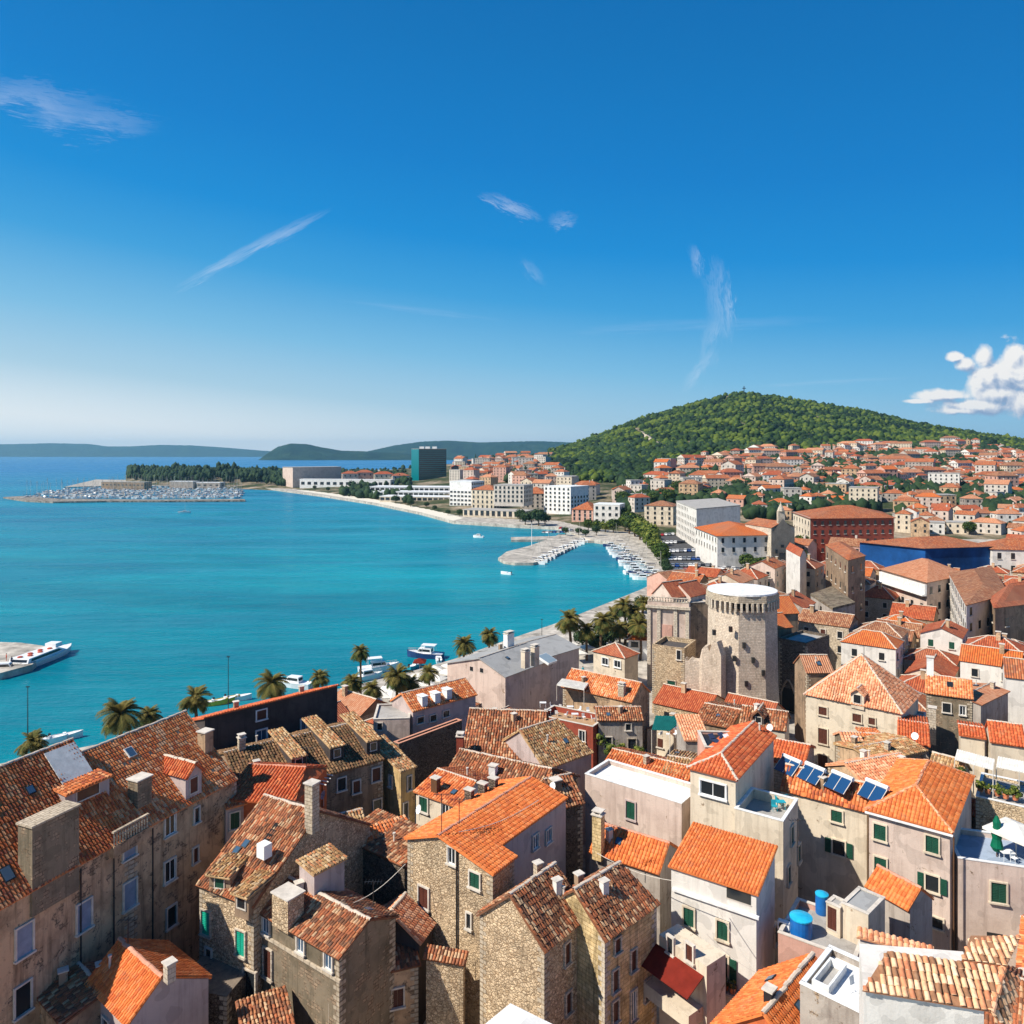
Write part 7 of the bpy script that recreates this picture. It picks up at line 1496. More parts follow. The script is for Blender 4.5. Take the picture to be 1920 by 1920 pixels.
for r_ in range(2):
    for i in range(13): f = i / 12; boat('motor' if (i + r_) % 4 else 'sail', 8.0 if (i + r_) % 4 else 9.0, 1158 + (84 if r_ == 0 else 62) * f - 14 * r_ + random.uniform(-2, 2), 1022 + (68 if r_ == 0 else 62) * f + 3 * r_, R(180 + random.uniform(-8, 8)), f'white boat of the {"inner" if r_ == 0 else "outer"} marina row along the quay, {nth(i)} from the far end', 'boats moored along the quay', hm='boat_white' if i % 5 else 'boat_blue')
rows_ = [(50, 446, 934.2, 44), (70, 452, 930.5, 42), (90, 456, 926.5, 40), (120, 452, 922.5, 36), (160, 445, 918.8, 28), (200, 440, 915, 22)]
for xa, xb, py in ((70, 454, 932.4), (92, 456, 928.4), (112, 456, 924.4), (150, 450, 920.6), (190, 445, 916.8)): slab('pontoon', [G(xa, py, .6), G(xb, py, .6), G(xb, py + .35, .6), G(xa, py + .35, .6)], .6, .8, 'quay')
for r_, (xa, xb, py, n_) in enumerate(rows_):
    for i in range(n_): f = i / (n_ - 1); kk = 'sail' if random.random() < 0.62 else 'motor'; boat(kk, 10.0 if kk == 'sail' else 9.5, xa + (xb - xa) * f + random.uniform(-3, 3), py + random.uniform(-0.5, 0.5) - (2.5 * (1 - f) if r_ else 0), R(random.choice((90, 270)) + random.uniform(-6, 6)), f'{"sailing" if kk == "sail" else "motor"} boat in pontoon row {r_ + 1} of the far marina, {nth(i)} from the left', 'boats packed in the far marina', scale=random.uniform(1.15, 1.6))
for o in bpy.data.objects:
    if o.get('category') == 'boat': o.name = 'sailing_boat' if 'sail' in o.get('label', '') else ('ferry' if 'passenger' in o['label'] else 'motor_boat')
[o for o in bpy.data.objects if o.get('label', '').startswith('long white passenger')][0].scale = (1, 1, 0.6)
block('marina_building', 'low dark flat-roofed building at the seaward end of the marina', 'building', rect(190, 1010, 270, 990, 14), hz(904, 1000), 1, 'plaster_brown', 'flat', rmat='concrete', grid=(1, 6, 3, 1.6)); block('boat_shed', 'white boat shed with a wide pale roof behind the marina, left one', 'shed', rect(318, 1010, 362, 1004, 14), hz(903, 1006), 1, 'plaster_grey', 'flat', rmat='white_paint'); block('boat_shed', 'white boat shed with a wide pale roof behind the marina, right one', 'shed', rect(368, 1006, 412, 1000, 14), hz(905, 1004), 1, 'plaster_grey', 'flat', rmat='white_paint', grid=(1, 8, 4, 2))
slab('marina_quay', [G(120, 913, 1.2), G(200, 911, 1.2), G(470, 913, 1.2), G(470, 903, 1.2), G(180, 899, 1.2)], 1.2, 2.5, 'quay')
for o, a in ((0, 0),):
    t = thing('pier_mast', 'thin white signal mast standing on the round pier', 'mast', (*G(997, 1024, 1.2), 1.2)); mb = MB(); p = Vector((*G(997, 1024, 1.2), 1.2)); mb.tube(p, p + Z * 12, 0.18, 0.1, 8); mb.build('pole', 'white_paint', t, p); mb = MB(); mb.tube(p + Z * 9 - Vector((1.6, 0, 0)), p + Z * 9 + Vector((1.6, 0, 0)), 0.08); mb.build('yardarm', 'white_paint', t, p)
# ------------------------------------------------------------------ cars
def car_proto(cm):
    root = thing('parked_car', 'x', 'car', (0, 0, 0)); mb = MB(); prof = [(-2.1, 0.35), (-2.15, 0.75), (-1.9, 0.95), (-1.4, 1.0), (-0.9, 1.42), (0.5, 1.42), (1.1, 0.98), (1.95, 0.85), (2.15, 0.6), (2.1, 0.35)]
    for i in range(len(prof) - 1): (x0, z0), (x1, z1) = prof[i], prof[i + 1]; w0, w1 = (0.85 if z0 < 1.1 else 0.68), (0.85 if z1 < 1.1 else 0.68); mb.poly([(x0, -w0, z0), (x0, w0, z0), (x1, w1, z1), (x1, -w1, z1)])
    for sg in (-1, 1): mb.poly([(x, sg * (0.85 if z < 1.1 else 0.68), z) for x, z in (prof if sg < 0 else prof[::-1])])
    mb.build('body', cm, root); mb = MB()
    for sg in (-1, 1): mb.poly([(-1.2, sg * 0.84, 1.02), (-0.85, sg * 0.71, 1.36), (0.45, sg * 0.71, 1.36), (0.95, sg * 0.84, 1.02)])
    mb.poly([(0.62, -0.66, 1.37), (0.62, 0.66, 1.37), (1.08, 0.76, 1.05), (1.08, -0.76, 1.05)]); mb.poly([(-1.0, -0.66, 1.36), (-1.0, 0.66, 1.36), (-1.38, 0.76, 1.06), (-1.38, -0.76, 1.06)]); mb.build('windows', 'pane', root)
    for sx in (-1.35, 1.35):
        for sy in (-0.8, 0.8): mb = MB(); mb.tube((sx, sy - 0.1, 0.32), (sx, sy + 0.1, 0.32), 0.32, n=10); mb.build('wheel', 'rubber', root)
    return root
CP = {}; CC = {'car_white': 'white', 'car_silver': 'silver', 'car_black': 'black', 'car_red': 'red', 'car_blue': 'blue'}; cars = {}
for r_, (xa, ya, xb, yb, n_) in enumerate(((1268, 1072, 1345, 1072, 10), (1262, 1063, 1335, 1062, 10), (1258, 1050, 1318, 1050, 8), (1248, 1036, 1300, 1034, 8), (1236, 1020, 1282, 1018, 7), (1222, 1006, 1262, 1003, 7), (1350, 1068, 1392, 1070, 6), (1020, 1000, 1062, 999, 7), (1052, 992, 1072, 996, 5))):
    for i in range(n_):
        f = i / max(1, n_ - 1); cm = random.choice(('car_white', 'car_white', 'car_silver', 'car_silver', 'car_black', 'car_red', 'car_blue')); 
        if cm in CP: o = copy_tree(CP[cm])
        else: o = CP[cm] = car_proto(cm)
        p = P(xa + (xb - xa) * f, ya + (yb - ya) * f, 2.03); o.location = (p.x, p.y, 2.03); o.rotation_euler.z = R(random.choice((70, 250)) + random.uniform(-4, 4)); cars.setdefault(cm, []).append((o, r_, i))
RN = ['row nearest the market halls', 'second row of the harbour car park', 'third row of the harbour car park', 'fourth row by the avenue trees', 'row beside the seafront block', 'farthest row of the avenue', 'row in front of the white palace', 'row at the root of the round pier', 'short row by the brick villa']
for cm, ls in cars.items():
    byrow = {}
    for o, r_, i in ls: byrow.setdefault(r_, []).append(o)
    for r_, os_ in byrow.items():
        for i, o in enumerate(os_): o['label'] = f'{CC[cm]} car in the {RN[r_]}' + (f', {nth(i)} {CC[cm]} one' if len(os_) > 1 else ''); o['group'] = 'cars parked by the harbour'
# ------------------------------------------------------------------ promenade parasols and lamps
def parasol_proto(cm, w_=3.0):
    root = thing('parasol', 'x', 'parasol', (0, 0, 0)); mb = MB(); mb.tube((0, 0, 0), (0, 0, 2.75), 0.04, n=6); mb.build('pole', 'stone_trim', root); mb = MB()
    c = [Vector((sx * w_ / 2, sy * w_ / 2, 2.2)) for sx, sy in ((-1, -1), (1, -1), (1, 1), (-1, 1))]; ap = Vector((0, 0, 2.85))
    for i in range(4): a, b = c[i], c[(i + 1) % 4]; mb.poly([a, b, ap]); mb.poly([b - Z * 0.2, a - Z * 0.2, a, b][::-1])
    mb.build('canopy', cm, root); return root
pw, pl = parasol_proto('canvas'), []
PQ = [(576, 1330), (648, 1340), (655, 1362), (642, 1378), (668, 1345), (718, 1312), (727, 1300), (700, 1318), (712, 1332), (736, 1310), (786, 1277), (800, 1290), (822, 1280), (838, 1268), (846, 1256), (815, 1262), (1100, 1222), (1112, 1210), (1086, 1232), (1128, 1212), (1142, 1200), (1160, 1203), (1096, 1208), (1120, 1196), (1070, 1216), (1170, 1192), (1205, 1195)]
for i, (px, py) in enumerate(PQ):
    o = pw if i == 0 else copy_tree(pw); p = P(px, py - 12, 4.6); o.location = (p.x, p.y, 2.0); o.rotation_euler.z = random.uniform(0, 1.5); pl.append((px, o))
    o['group'] = 'white parasols on the promenade'
for nm, lo, hi in (('beside the dark-faced house and palms', 0, 690), ('between the palms and the lilac chimney house', 690, 770), ('left of the pale institute facade', 770, 900), ('on the cafe terrace below the palm grove', 900, 1300)):
    ls = sorted([q for q in pl if lo <= q[0] < hi], key=lambda q: q[0])
    for i, (px, o) in enumerate(ls): o['label'] = f'square off-white parasol {nm}, {nth(i)} from the left'
red = parasol_proto('awning_red', 2.6); p = P(787, 1236, 4.6); red.location = (p.x, p.y, 2.0); red['label'] = 'single red parasol by the moored navy-hulled cruiser'
for i, (px, py, hh) in enumerate(((428, 1310, 11), (52, 1395, 9), (1016, 1218, 7))):
    p = P(px, py, 2.0) if i else P(px, 1352, 2.0); t = thing('lamp_mast', ['tall thin dark mast standing against the water by the yellow boats', 'thin dark mast above the leftmost palm', 'lamp mast at the corner of the pale institute'][i], 'mast', tuple(p)); mb = MB(); mb.tube(p, p + Z * hh, 0.09, 0.05, 6); mb.build('pole', 'dark_metal', t, p); mb = MB(); mb.box(p + Z * hh, 0.5, 0.2, 0.15); mb.build('lamp_head', 'dark_metal', t, p)

# ------------------------------------------------------------------ things on roofs and terraces
def solar(px, py, z, rot, lab):
    p = P(px, py, z); t = thing('solar_collector', lab, 'solar panel', tuple(p), 'solar panels on the dark red roof', rot); L_, W_ = 2.3, 1.15
    V = Vector((0, math.cos(R(38)), math.sin(R(38)))); U = Vector((1, 0, 0)); mb = MB(); mb.obox(-U * L_ / 2 + Z * 0.25, U * L_, V * 1.7, Vector((0, -V.z, V.y)) * 0.1); mb.build('collector', 'solar', t)
    mb = MB(); N = Vector((0, -V.z, V.y))
    for x0 in (-L_ / 2, -0.03, L_ / 2 - 0.06): mb.obox(U * x0 + Z * 0.25 + N * 0.102, U * 0.06, V * 1.7, N * 0.02)
    mb.build('frame', 'stone_trim', t); mb = MB(); mb.tube(V * 1.75 + Z * 0.35 - U * L_ / 2, V * 1.75 + Z * 0.35 + U * L_ / 2, 0.22, n=10); mb.build('tank', 'white_paint', t); mb = MB()
    for sx in (-1, 1): mb.tube(V * 1.6 + Z * 0.2 + U * sx, Vector((sx, 1.3, -0.6)), 0.03, n=5)
    mb.build('strut', 'dark_metal', t)
for i, (px, py) in enumerate(((1468, 1454), (1512, 1470), (1563, 1487), (1628, 1504))): solar(px, py, 15.0, R(-60), ['solar panel partly hidden by the belvedere wall', 'solar panel second from the belvedere', 'solar panel third from the belvedere', 'solar panel touching the orange hip roof'][i])
def cyl_tank(px, py, z, r_, h_, lab):
    p = P(px, py, z); t = thing('water_tank', lab, 'water tank', tuple(p)); mb = MB(); mb.lathe(p, [(r_ * .96, 0), (r_, 0.15), (r_, h_ * .85), (r_ * 0.97, h_)], 20); mb.build('barrel', 'tank_blue', t, p); mb = MB(); mb.lathe(p + Z * h_, [(r_ * 1.04, 0.002), (r_ * 1.04, 0.1), (r_ * 0.5, 0.22), (0.15, 0.26)], 20); mb.build('lid', 'tank_lid', t, p)
cyl_tank(1502, 1753, rose.deckz, 0.82, 1.35, 'big round blue plastic tank with a turquoise lid on the rose house terrace'); cyl_tank(1541, 1712, rose.deckz, 0.5, 1.5, 'smaller blue tank behind the pale hut doorway')
def ac_unit(p, rot, lab, group='air conditioners on the roofs'):
    t = thing('air_conditioner', lab, 'air conditioner', tuple(p), group, rot); mb = MB(); mb.box(Vector((0, 0, 0)), 0.9, 0.4, 0.65); mb.build('casing', 'white_paint', t); mb = MB(); mb.tube((-0.12, -0.2, 0.32), (-0.12, -0.23, 0.32), 0.24, n=12); mb.build('fan', 'dark_metal', t)
ac_unit(P(1470, 1742, rose.deckz), R(-35), 'white air conditioner at the corner of the rose house terrace'); ac_unit(P(1487, 1737, rose.deckz), R(-35), 'white air conditioner right next to the big blue tank')
def chair(px, py, z, rot, lab, cm='white_paint', grp='chairs on the roof terraces'):
    p = P(px, py, z); t = thing('chair', lab, 'chair', tuple(p), grp, rot); mb = MB(); mb.box((0, 0, 0.42), 0.45, 0.45, 0.05); mb.build('seat', cm, t); mb = MB(); mb.obox((-0.22, 0.2, 0.47), (0.44, 0, 0), (0, 0.04, 0), (0, 0.06, 0.45)); mb.build('backrest', cm, t)
    for sx in (-.2, .2):
        for sy in (-.2, .2): mb = MB(); mb.tube((sx, sy, 0), (sx, sy, 0.42), 0.02, n=5); mb.build('leg', cm, t)
def table(px, py, z, lab, w_=1.0, cm='white_paint'):
    p = P(px, py, z); t = thing('table', lab, 'table', tuple(p)); mb = MB(); mb.box((0, 0, 0.7), w_, w_ * 0.7, 0.05); mb.build('tabletop', cm, t)
    for sx in (-1, 1):
        for sy in (-1, 1): mb = MB(); mb.tube((sx * w_ * .42, sy * w_ * .28, 0), (sx * w_ * .42, sy * w_ * .28, 0.7), 0.025, n=5); mb.build('leg', cm, t)
chair(1604, 1864, 16.53, 0.6, 'white metal chair on the white-painted terrace, nearer the light well'); chair(1617, 1874, 16.53, -0.8, 'white metal chair on the white-painted terrace, nearer the tiled roof')
mb = MB(); c = P(1560, 1832, 16.54); pf = P(1500, 1842, 17); 
t = thing('light_well', 'sunken grey light well with white rims on the white terrace', 'light well', tuple(P(1535, 1838, 16.54))); o_ = P(1535, 1838, 16.54); a, b = P(1522, 1852, 16.54), P(1546, 1864, 16.54); u = (b - a).normalized(); n = Vector((-u.y, u.x, 0)); mb = MB()
for oo, e1, e2 in ((a, u * 1.0, n * 0.15), (a + n * 2.6, u * 1.0, n * 0.15), (a + n * 0.15, n * 2.45, u * 0.12), (a + u * 0.88 + n * 0.15, n * 2.45, u * 0.12)): mb.obox(oo, e1, e2, Z * 0.5)
mb.build('rim', 'white_paint', t, o_); mb = MB(); mb.obox(a + u * 0.12 + n * 0.15, u * 0.76, n * 2.45, Z * 0.05); mb.build('floor', 'concrete', t, o_)
for i, (px, py) in enumerate(((1452, 1520), (1460, 1510), (1470, 1505))): chair(px, py, 14.6, i * 1.7, ['turquoise chair in the corner of the belvedere terrace', 'turquoise chair in the middle of the belvedere terrace', 'turquoise chair by the belvedere parapet'][i], 'turq')
table(1463, 1517, 14.6, 'turquoise table on the belvedere terrace', 0.9, 'turq')
# closed green parasol and white umbrella on the taupe terrace
p = P(1869, 1606, terr.deckz); t = thing('closed_parasol', 'furled dark green parasol on the taupe building terrace', 'parasol', tuple(p)); mb = MB(); mb.tube(p, p + Z * 3.7, 0.05, n=6); mb.build('pole', 'wood_brown', t, p)
mb = MB(); mb.lathe(p, [(0.28, 0.5), (0.52, 0.9), (0.36, 1.6), (0.46, 2.1), (0.3, 2.7), (0.32, 3.1), (0.1, 3.65)], 9); mb.build('furled_canopy', 'parasol_green', t, p)
def bigpar(px, py, z, lab, cm='canvas', s=1.1):
    o = parasol_proto(cm, 3.4); p = P(px, py, z); o.location = tuple(p); o['label'] = lab; o.scale = (s,) * 3; o.rotation_euler.z = 0.5
bigpar(1905, 1608, terr.deckz, 'open white umbrella beside the furled green parasol')
table(1888, 1612, terr.deckz, 'white table on the taupe building terrace', 1.1); chair(1902, 1618, terr.deckz, 0.4, 'white chair beside the table on the taupe terrace')
# awnings
def awning(name, lab, A, B, C_, D_, cm, thick=0.06, posts=None, cat='awning'):
    A, B, C_, D_ = map(Vector, (A, B, C_, D_)); t = thing(name, lab, cat, tuple(A)); mb = MB(); N = (B - A).cross(D_ - A).normalized(); N = -N if N.z < 0 else N; mb.poly([A, B, C_, D_]); mb.poly([p - N * thick for p in (D_, C_, B, A)])
    q = [A, B, C_, D_]
    for i in range(4): mb.poly([q[i] - N * thick, q[(i + 1) % 4] - N * thick, q[(i + 1) % 4], q[i]])
    n_ = int((B - A).length / 0.22)
    if posts is not None:
        for i in range(n_): f = (i + 0.3) / n_; mb.poly([A + (B - A) * f + N * 0.04, A + (B - A) * (f + 0.4 / n_) + N * 0.04, D_ + (C_ - D_) * (f + 0.4 / n_) + N * 0.04, D_ + (C_ - D_) * f + N * 0.04])
    mb.build('cover', cm, t, A)
    for p, zb in (posts or []): k = MB(); k.tube(Vector((p.x, p.y, zb)), p - Z * 0.05, 0.05, n=6); k.build('post', 'stone_trim', t, A)
A, B, C_, D_ = P(554, 1832, 8.2), P(617, 1880, 8.2), P(648, 1860, 8.8), P(578, 1816, 8.8); awning('corrugated_awning', 'pale corrugated sheet canopy over the yard of the grey house', A, B, C_, D_, 'canvas', posts=[(A, 2), (B, 2)])
c, t_, nn = awn; awning('red_awning', 'dark red shop awning over the deep balcony', c - t_ * 2.1 + Z * 1.0 + nn * 1.9, c + t_ * 2.5 + Z * 1.0 + nn * 1.9, c + t_ * 2.5 + Z * 1.9 + nn * 0.05, c - t_ * 2.1 + Z * 1.9 + nn * 0.05, 'awning_red')
for i, (xa, xb) in enumerate(((1790, 1862), (1868, 1955))): a, b = P(xa, 1424 + i * 14, 15.6), P(xb, 1444 + i * 12, 15.6); d = Vector((0.6, 0.8, 0)) * 2.2 + Z * 0.4; awning('white_awning', ['white canvas pergola awning over the roof garden, left one', 'white canvas pergola awning over the roof garden, right one'][i], a, b, b + d, a + d, 'canvas', posts=[(a, 12.6), (b, 12.6), ((a + b) / 2, 12.6)])
a, b = P(1222, 1368, 11.5), P(1256, 1370, 11.5); d = Vector((0.3, 0.9, 0)) * 4 + Z * 0.6; awning('teal_awning', 'dark green and lilac striped fabric shade over the cafe chairs', a, b, b + d + Vector((2, 0, 0)), a + d, 'awning_teal', posts=[(a, 8), (b, 8)])
a, b = P(1044, 1283, 11.6), P(1095, 1292, 11.6); d = Vector((0.3, 0.9, 0)) * 3.4; awning('flat_canopy', 'flat cream canopy on the crowded roof terrace', a, b, b + d, a + d, 'canvas', 0.2, posts=[(a, 9), (b, 9)])
# planting, chairs, tables on the busy terraces
PLANTN = 0
def shrub(px, py, z, s, lab, matn='leaf_bright', pot=True):
    p = P(px, py, z); t = thing('potted_plant' if pot else 'shrub', lab, 'plant', tuple(p), 'plants on terraces'); it = []
    for k in range(14): d = Vector((random.gauss(0, 1), random.gauss(0, 1), random.gauss(0, 1))).normalized() * random.uniform(.2, .8) * s; it.append(((p.x + d.x, p.y + d.y, p.z + 0.3 + s * 0.8 + d.z), s * random.uniform(.2, .45), 1, random.random()))
    V_, Q_, T_ = merge_blobs(it, I1, B1s); mb = MB(); mb.add_arrays(V_, Q_, T_)
    for k in range(40): d = Vector((random.gauss(0, 1), random.gauss(0, 1), random.gauss(0, 1))).normalized(); c_ = p + Z * (0.3 + s * .8) + d * s * random.uniform(.8, 1.15); a_ = d.orthogonal().normalized() * 0.13; b_ = d.cross(a_).normalized() * .1; mb.poly([c_ - a_, c_ - b_, c_ + a_, c_ + b_], None, random.random())
    mb.build('foliage', matn, t, p)
    if pot: mb = MB(); mb.lathe(p, [(0.22, 0), (0.3, 0.4), (0.32, 0.42)], 10); mb.build('pot', 'tile_salmon', t, p)
for i, (px, py, s) in enumerate(((1838, 1484, .5), (1852, 1488, .4), (1870, 1492, .6), (1886, 1497, .5), (1904, 1500, .7), (1800, 1462, .6))): shrub(px, py, garden.deckz + 0.3 if i < 5 else 14.2, s, f'leafy potted plant along the roof garden edge, {nth(i)} from the wall corner' if i < 5 else 'green shrub growing beside the yellow tumbled tile roof')
for i, (px, py, s) in enumerate(((1143, 1418, 1.0), (1160, 1422, 1.2), (1128, 1400, 0.9), (1196, 1420, 0.9), (1150, 1385, 0.8), (1172, 1432, 0.8))): shrub(px, py, 7.5, s, ['yellow-green creeper mass at the foot of the ivy house', 'largest bright bush before the ivy house', 'climbing bush at the ivy house corner', 'small bright bush under the ivy house window', 'ivy tuft high on the ivy house wall', 'low bush behind the white terrace house'][i], pot=False)
for i, (px, py) in enumerate(((1350, 1838), (1342, 1846), (1366, 1846), (1375, 1852))): c, t_, nn = balc; q = c + nn * 0.5 + t_ * (-1.0 + 0.6 * i) + Z * 0.15; o_px = CX + q.x / q.y * F; o_py = HY + (CZ - q.z) / q.y * F; shrub(o_px, o_py, q.z, 0.35, f'flower pot on the iron balcony, {nth(i)} from the left', 'leaf_palm')
tz = 9.15
for i in range(12): px, py = 1018 + (i % 6) * 17 + (i // 6) * 9, 1326 + (i // 6) * 14 + (i % 6) * 2.5; (chair if i % 3 else (lambda a_, b_, c_, d_, l_, **k_: table(a_, b_, c_, l_)))(px, py, tz, i * 1.3, f'white terrace {"chair" if i % 3 else "table"} on the red-brown house, {nth(i)} of the seating', **({'grp': 'seating on the crowded roof terrace'} if i % 3 else {}))
for i in range(8): px, py = 1238 + (i % 4) * 14, 1370 + (i // 4) * 12; chair(px, py, 8.0, i * 0.9, f'white cafe chair under the striped fabric shade, {nth(i)} along', grp='chairs under the striped shade')
for i, (px, py, z_) in enumerate(((1344, 1395, 18.1), (1362, 1393, 18.1), (1372, 1396, 18.1))):
    p = P(px, py, z_); t = thing('sun_lounger', f'dark lounger on the pink house deck, {nth(i)} from the left', 'sun lounger', tuple(p), 'loungers on the dark deck', 0.4); mb = MB(); mb.box((0, 0, 0.25), 0.6, 1.7, 0.08); mb.build('frame', 'navy_canvas' if i < 2 else 'white_paint', t); mb = MB(); mb.obox((-.3, .6, .33), (.6, 0, 0), (0, .5, .35), (0, -.04, .06)); mb.build('backrest', 'navy_canvas' if i < 2 else 'white_paint', t)
# satellite dishes and antennas
def dish(px, py, z, lab, r_=0.45):
    p = P(px, py, z); t = thing('satellite_dish', lab, 'satellite dish', tuple(p), 'satellite dishes'); mb = MB(); mb.tube((0, 0, -0.6), (0, 0, 0.5), 0.03, n=5); mb.build('mast', 'stone_trim', t); mb = MB(); ax = Vector((-0.75, -0.5, 0.4)).normalized(); a = ax.orthogonal().normalized(); b = ax.cross(a); rings = []
    for k in range(4): rr_ = r_ * k / 3; rings.append([Vector((0, 0, 0.5)) + a * rr_ * math.cos(j * .628) + b * rr_ * math.sin(j * .628) + ax * (0.1 * (k / 3) ** 2) for j in range(10)])
    for k in range(3):
        for j in range(10): mb.poly([rings[k][j], rings[k][(j + 1) % 10], rings[k + 1][(j + 1) % 10], rings[k + 1][j]])
    mb.build('reflector', 'white_paint', t); mb = MB(); mb.tube(Vector((0, 0, 0.5)), Vector((0, 0, 0.5)) + ax * 0.45, 0.02, n=4); mb.build('feed_arm', 'dark_metal', t)
for px, py, z, lab in ((574, 1492, 14.4, 'white satellite dish at the end of the smooth red-orange roof'), (607, 1500, 13.0, 'white satellite dish in the cluttered yard of the central lane'), (786, 1527, 12.0, 'satellite dish under the low red roof beside the green shutters'), (1037, 1484, 13.6, 'satellite dish on the speckled roof left of the white terrace'), (1444, 1372, 14.0, 'satellite dish on the speckled pink roof under the round tower'), (1716, 1388, 13.5, 'satellite dish on the small red roof behind the golden one')): dish(px, py, z, lab)
def antenna(px, py, z, hh, lab):
    p = P(px, py, z); t = thing('tv_antenna', lab, 'antenna', tuple(p), 'television antennas'); mb = MB(); mb.tube((0, 0, 0), (0, 0, hh), 0.035, n=5); mb.build('mast', 'dark_metal', t); mb = MB(); mb.tube((-0.7, 0, hh - .1), (0.7, 0, hh - .1), 0.02, n=4)
    for i in range(6): mb.tube((-0.6 + i * .24, -0.35, hh - .1), (-0.6 + i * .24, 0.35, hh - .1), 0.014, n=4)
    mb.build('elements', 'dark_metal', t)
for px, py, z, hh, lab in ((828, 1560, 16.6, 3.2, 'bent antenna on the front peak of the broad orange roof'), (861, 1545, 16.8, 2.2, 'second antenna further up the broad orange roof'), (1002, 1420, 15.5, 2.2, 'antenna beside the pale verge of the broad brown roof'), (240, 1768, 11.8, 1.8, 'antenna on the small bright orange cottage'), (575, 1445, 16, 2.4, 'antenna above the mossy shed dormers'), (1150, 1600, 13, 2.4, 'antenna on the bright orange roof below the white terrace'), (1620, 1240, 19.5, 2.2, 'antenna on the peak of the cream tower house'), (700, 1700, 13.5, 2.0, 'antenna on the grey house ridge'), (1495, 1590, 15.5, 2.4, 'antenna against the belvedere house side wall')): antenna(px, py, z, hh, lab)
# wooden pergola rails over the lane
t = thing('pergola', 'pale wooden pergola rails over the cluttered lane yard', 'pergola', tuple(P(590, 1462, 14.5))); o_ = P(590, 1462, 14.5)
for i in range(4): a, b = P(562 + i * 3, 1455 - i * 5 + 6, 14.5), P(612 + i * 4, 1466 - i * 6 + 6, 14.5); mb = MB(); mb.tube(a, b, 0.06, n=5); mb.build('rail', 'canvas', t, o_)
for px, py in ((580, 1460), (604, 1464)): p = P(px, py, 14.5); mb = MB(); mb.tube(p - Z * 4, p, 0.06, n=5); mb.build('post', 'wood_brown', t, o_)
def wire(a, b, lab):
    a, b = Vector(a), Vector(b); t = thing('cable', lab, 'cable', tuple(a), 'overhead cables'); mb = MB(); pts = [a + (b - a) * (i / 8) - Z * (0.5 * math.sin(math.pi * i / 8)) for i in range(9)]
    for p, q in zip(pts, pts[1:]): mb.tube(p, q, 0.025, n=4, caps=False)
    mb.build('wire', 'stone_trim', t, a)
wire(P(1325, 1752, 12), P(1457, 1840, 10), 'thin cable crossing the cream wall below the green shutters'); wire(P(1345, 1700, 12.5), P(1440, 1850, 9.5), 'second cable falling steeply across the cream wall'); wire(P(1290, 1655, 15), P(1120, 1600, 13), 'cable from the cream house eave to the tall chimney'); wire(P(860, 1560, 16.9), P(1010, 1500, 16), 'cable over the broad orange roof'); wire(P(645, 1700, 13), P(760, 1620, 14), 'cable between the grey house and the stone gable')
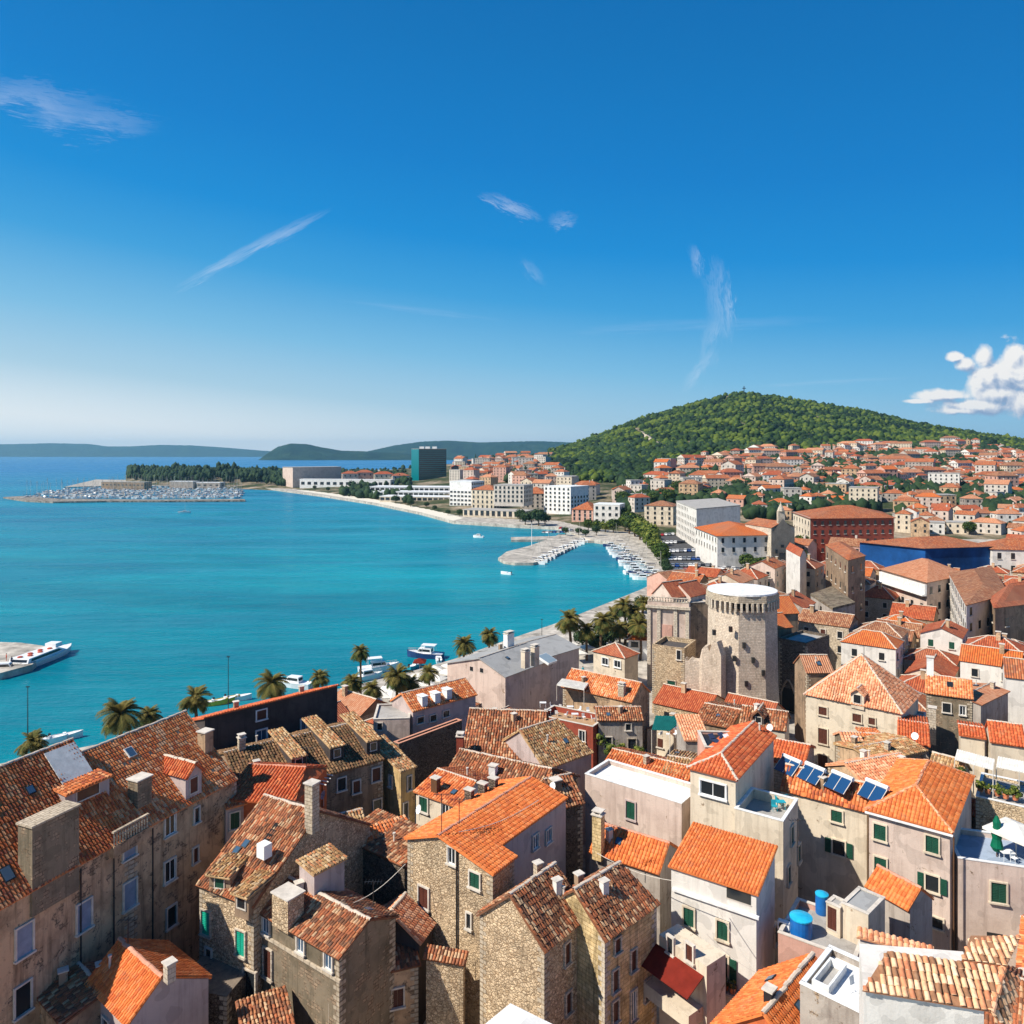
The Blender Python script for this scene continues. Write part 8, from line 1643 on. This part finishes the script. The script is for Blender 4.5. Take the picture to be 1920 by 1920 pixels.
# people strolling: small standing figures
def person(px, py, z, shirt, trousers, rot, lab):
    p = P(px, py, z); me = MB(); root = thing('person', lab, 'person', tuple(p), None, rot)
    vs = [(0, 0, 0.95), (0, 0, 1.2), (0, 0, 1.42), (0, 0, 1.52), (0, 0, 1.66), (-.09, 0, .9), (-.1, .04, .5), (-.1, 0, .06), (.09, 0, .9), (.1, -.05, .5), (.1, 0, .06), (-.19, 0, 1.38), (-.24, .02, 1.1), (-.24, -.08, .86), (.19, 0, 1.38), (.24, .02, 1.1), (.24, -.08, .86)]
    es = [(0, 1), (1, 2), (2, 3), (3, 4), (0, 5), (5, 6), (6, 7), (0, 8), (8, 9), (9, 10), (2, 11), (11, 12), (12, 13), (2, 14), (14, 15), (15, 16)]; rs = [.14, .14, .15, .06, .105, .09, .065, .05, .09, .065, .05, .07, .045, .035, .07, .045, .035]
    m_ = bpy.data.meshes.new('body'); m_.from_pydata(vs, es, []); o = bpy.data.objects.new('body', m_); C.objects.link(o); o.parent = root; KIDS.setdefault(root.name, []).append(o)
    md = o.modifiers.new('skin', 'SKIN'); sv = m_.skin_vertices[0] if m_.skin_vertices else None
    if sv is None: bpy.context.view_layer.update(); 
    import bmesh
    bm = bmesh.new(); bm.from_mesh(m_); ly = bm.verts.layers.skin.verify()
    for v_, r_ in zip(bm.verts, rs): v_[ly].radius = (r_, r_ * .8)
    bm.verts.ensure_lookup_table(); bm.verts[0][ly].use_root = True; bm.to_mesh(m_); bm.free(); md2 = o.modifiers.new('sub', 'SUBSURF'); md2.levels = 1; md2.render_levels = 1
    m_.materials.append(MATS[shirt]); k = MB(); k.lathe((0, 0, 1.6), [(.06, 0), (.105, .06), (.11, .14), (.06, .2)], 8); k.build('hair', 'wood_brown', root)
for i, (px, py, sh) in enumerate(((655, 1392, 'white_paint'), (664, 1398, 'shutter_blue'), (690, 1372, 'boat_red'), (818, 1300, 'white_paint'), (829, 1304, 'navy_canvas'), (22, 1246, 'navy_canvas'), (1082, 1262, 'white_paint'), (12, 1240, 'boat_red'), (1093, 1265, 'turq'))): person(px, py, 2.0 if px > 100 else 1.5, sh, 'navy_canvas', i * 0.8, ['person in white by the slender palm', 'person in pale blue near the slender palm', 'person in red walking past the promenade palms', 'person in white left of the pale institute', 'person in dark blue left of the pale institute', 'person in dark blue standing on the stone pier', 'person in white near the garden pavilion', 'person in red standing on the stone pier', 'person in turquoise near the garden pavilion'][i])

# ------------------------------------------------------------------ haze
mh = bpy.data.materials.new('haze'); mh.use_nodes = True; t = NT(mh.node_tree); pv = t.n('ShaderNodeVolumePrincipled', ins={'Color': (0.34, 0.72, 1.0, 1), 'Density': 0.000055, 'Anisotropy': 0.2}); t.n('ShaderNodeOutputMaterial', ins={'Volume': pv.outputs[0]}); MATS['haze'] = mh
mb = MB(); mb.obox((-14000, -350, -12.5), (28000, 0, 0), (0, 15800, 0), (0, 0, 320)); hzb = tag(mb.build('haze', 'haze'), 'thin blue summer haze over the bay', None, None, 'stuff')
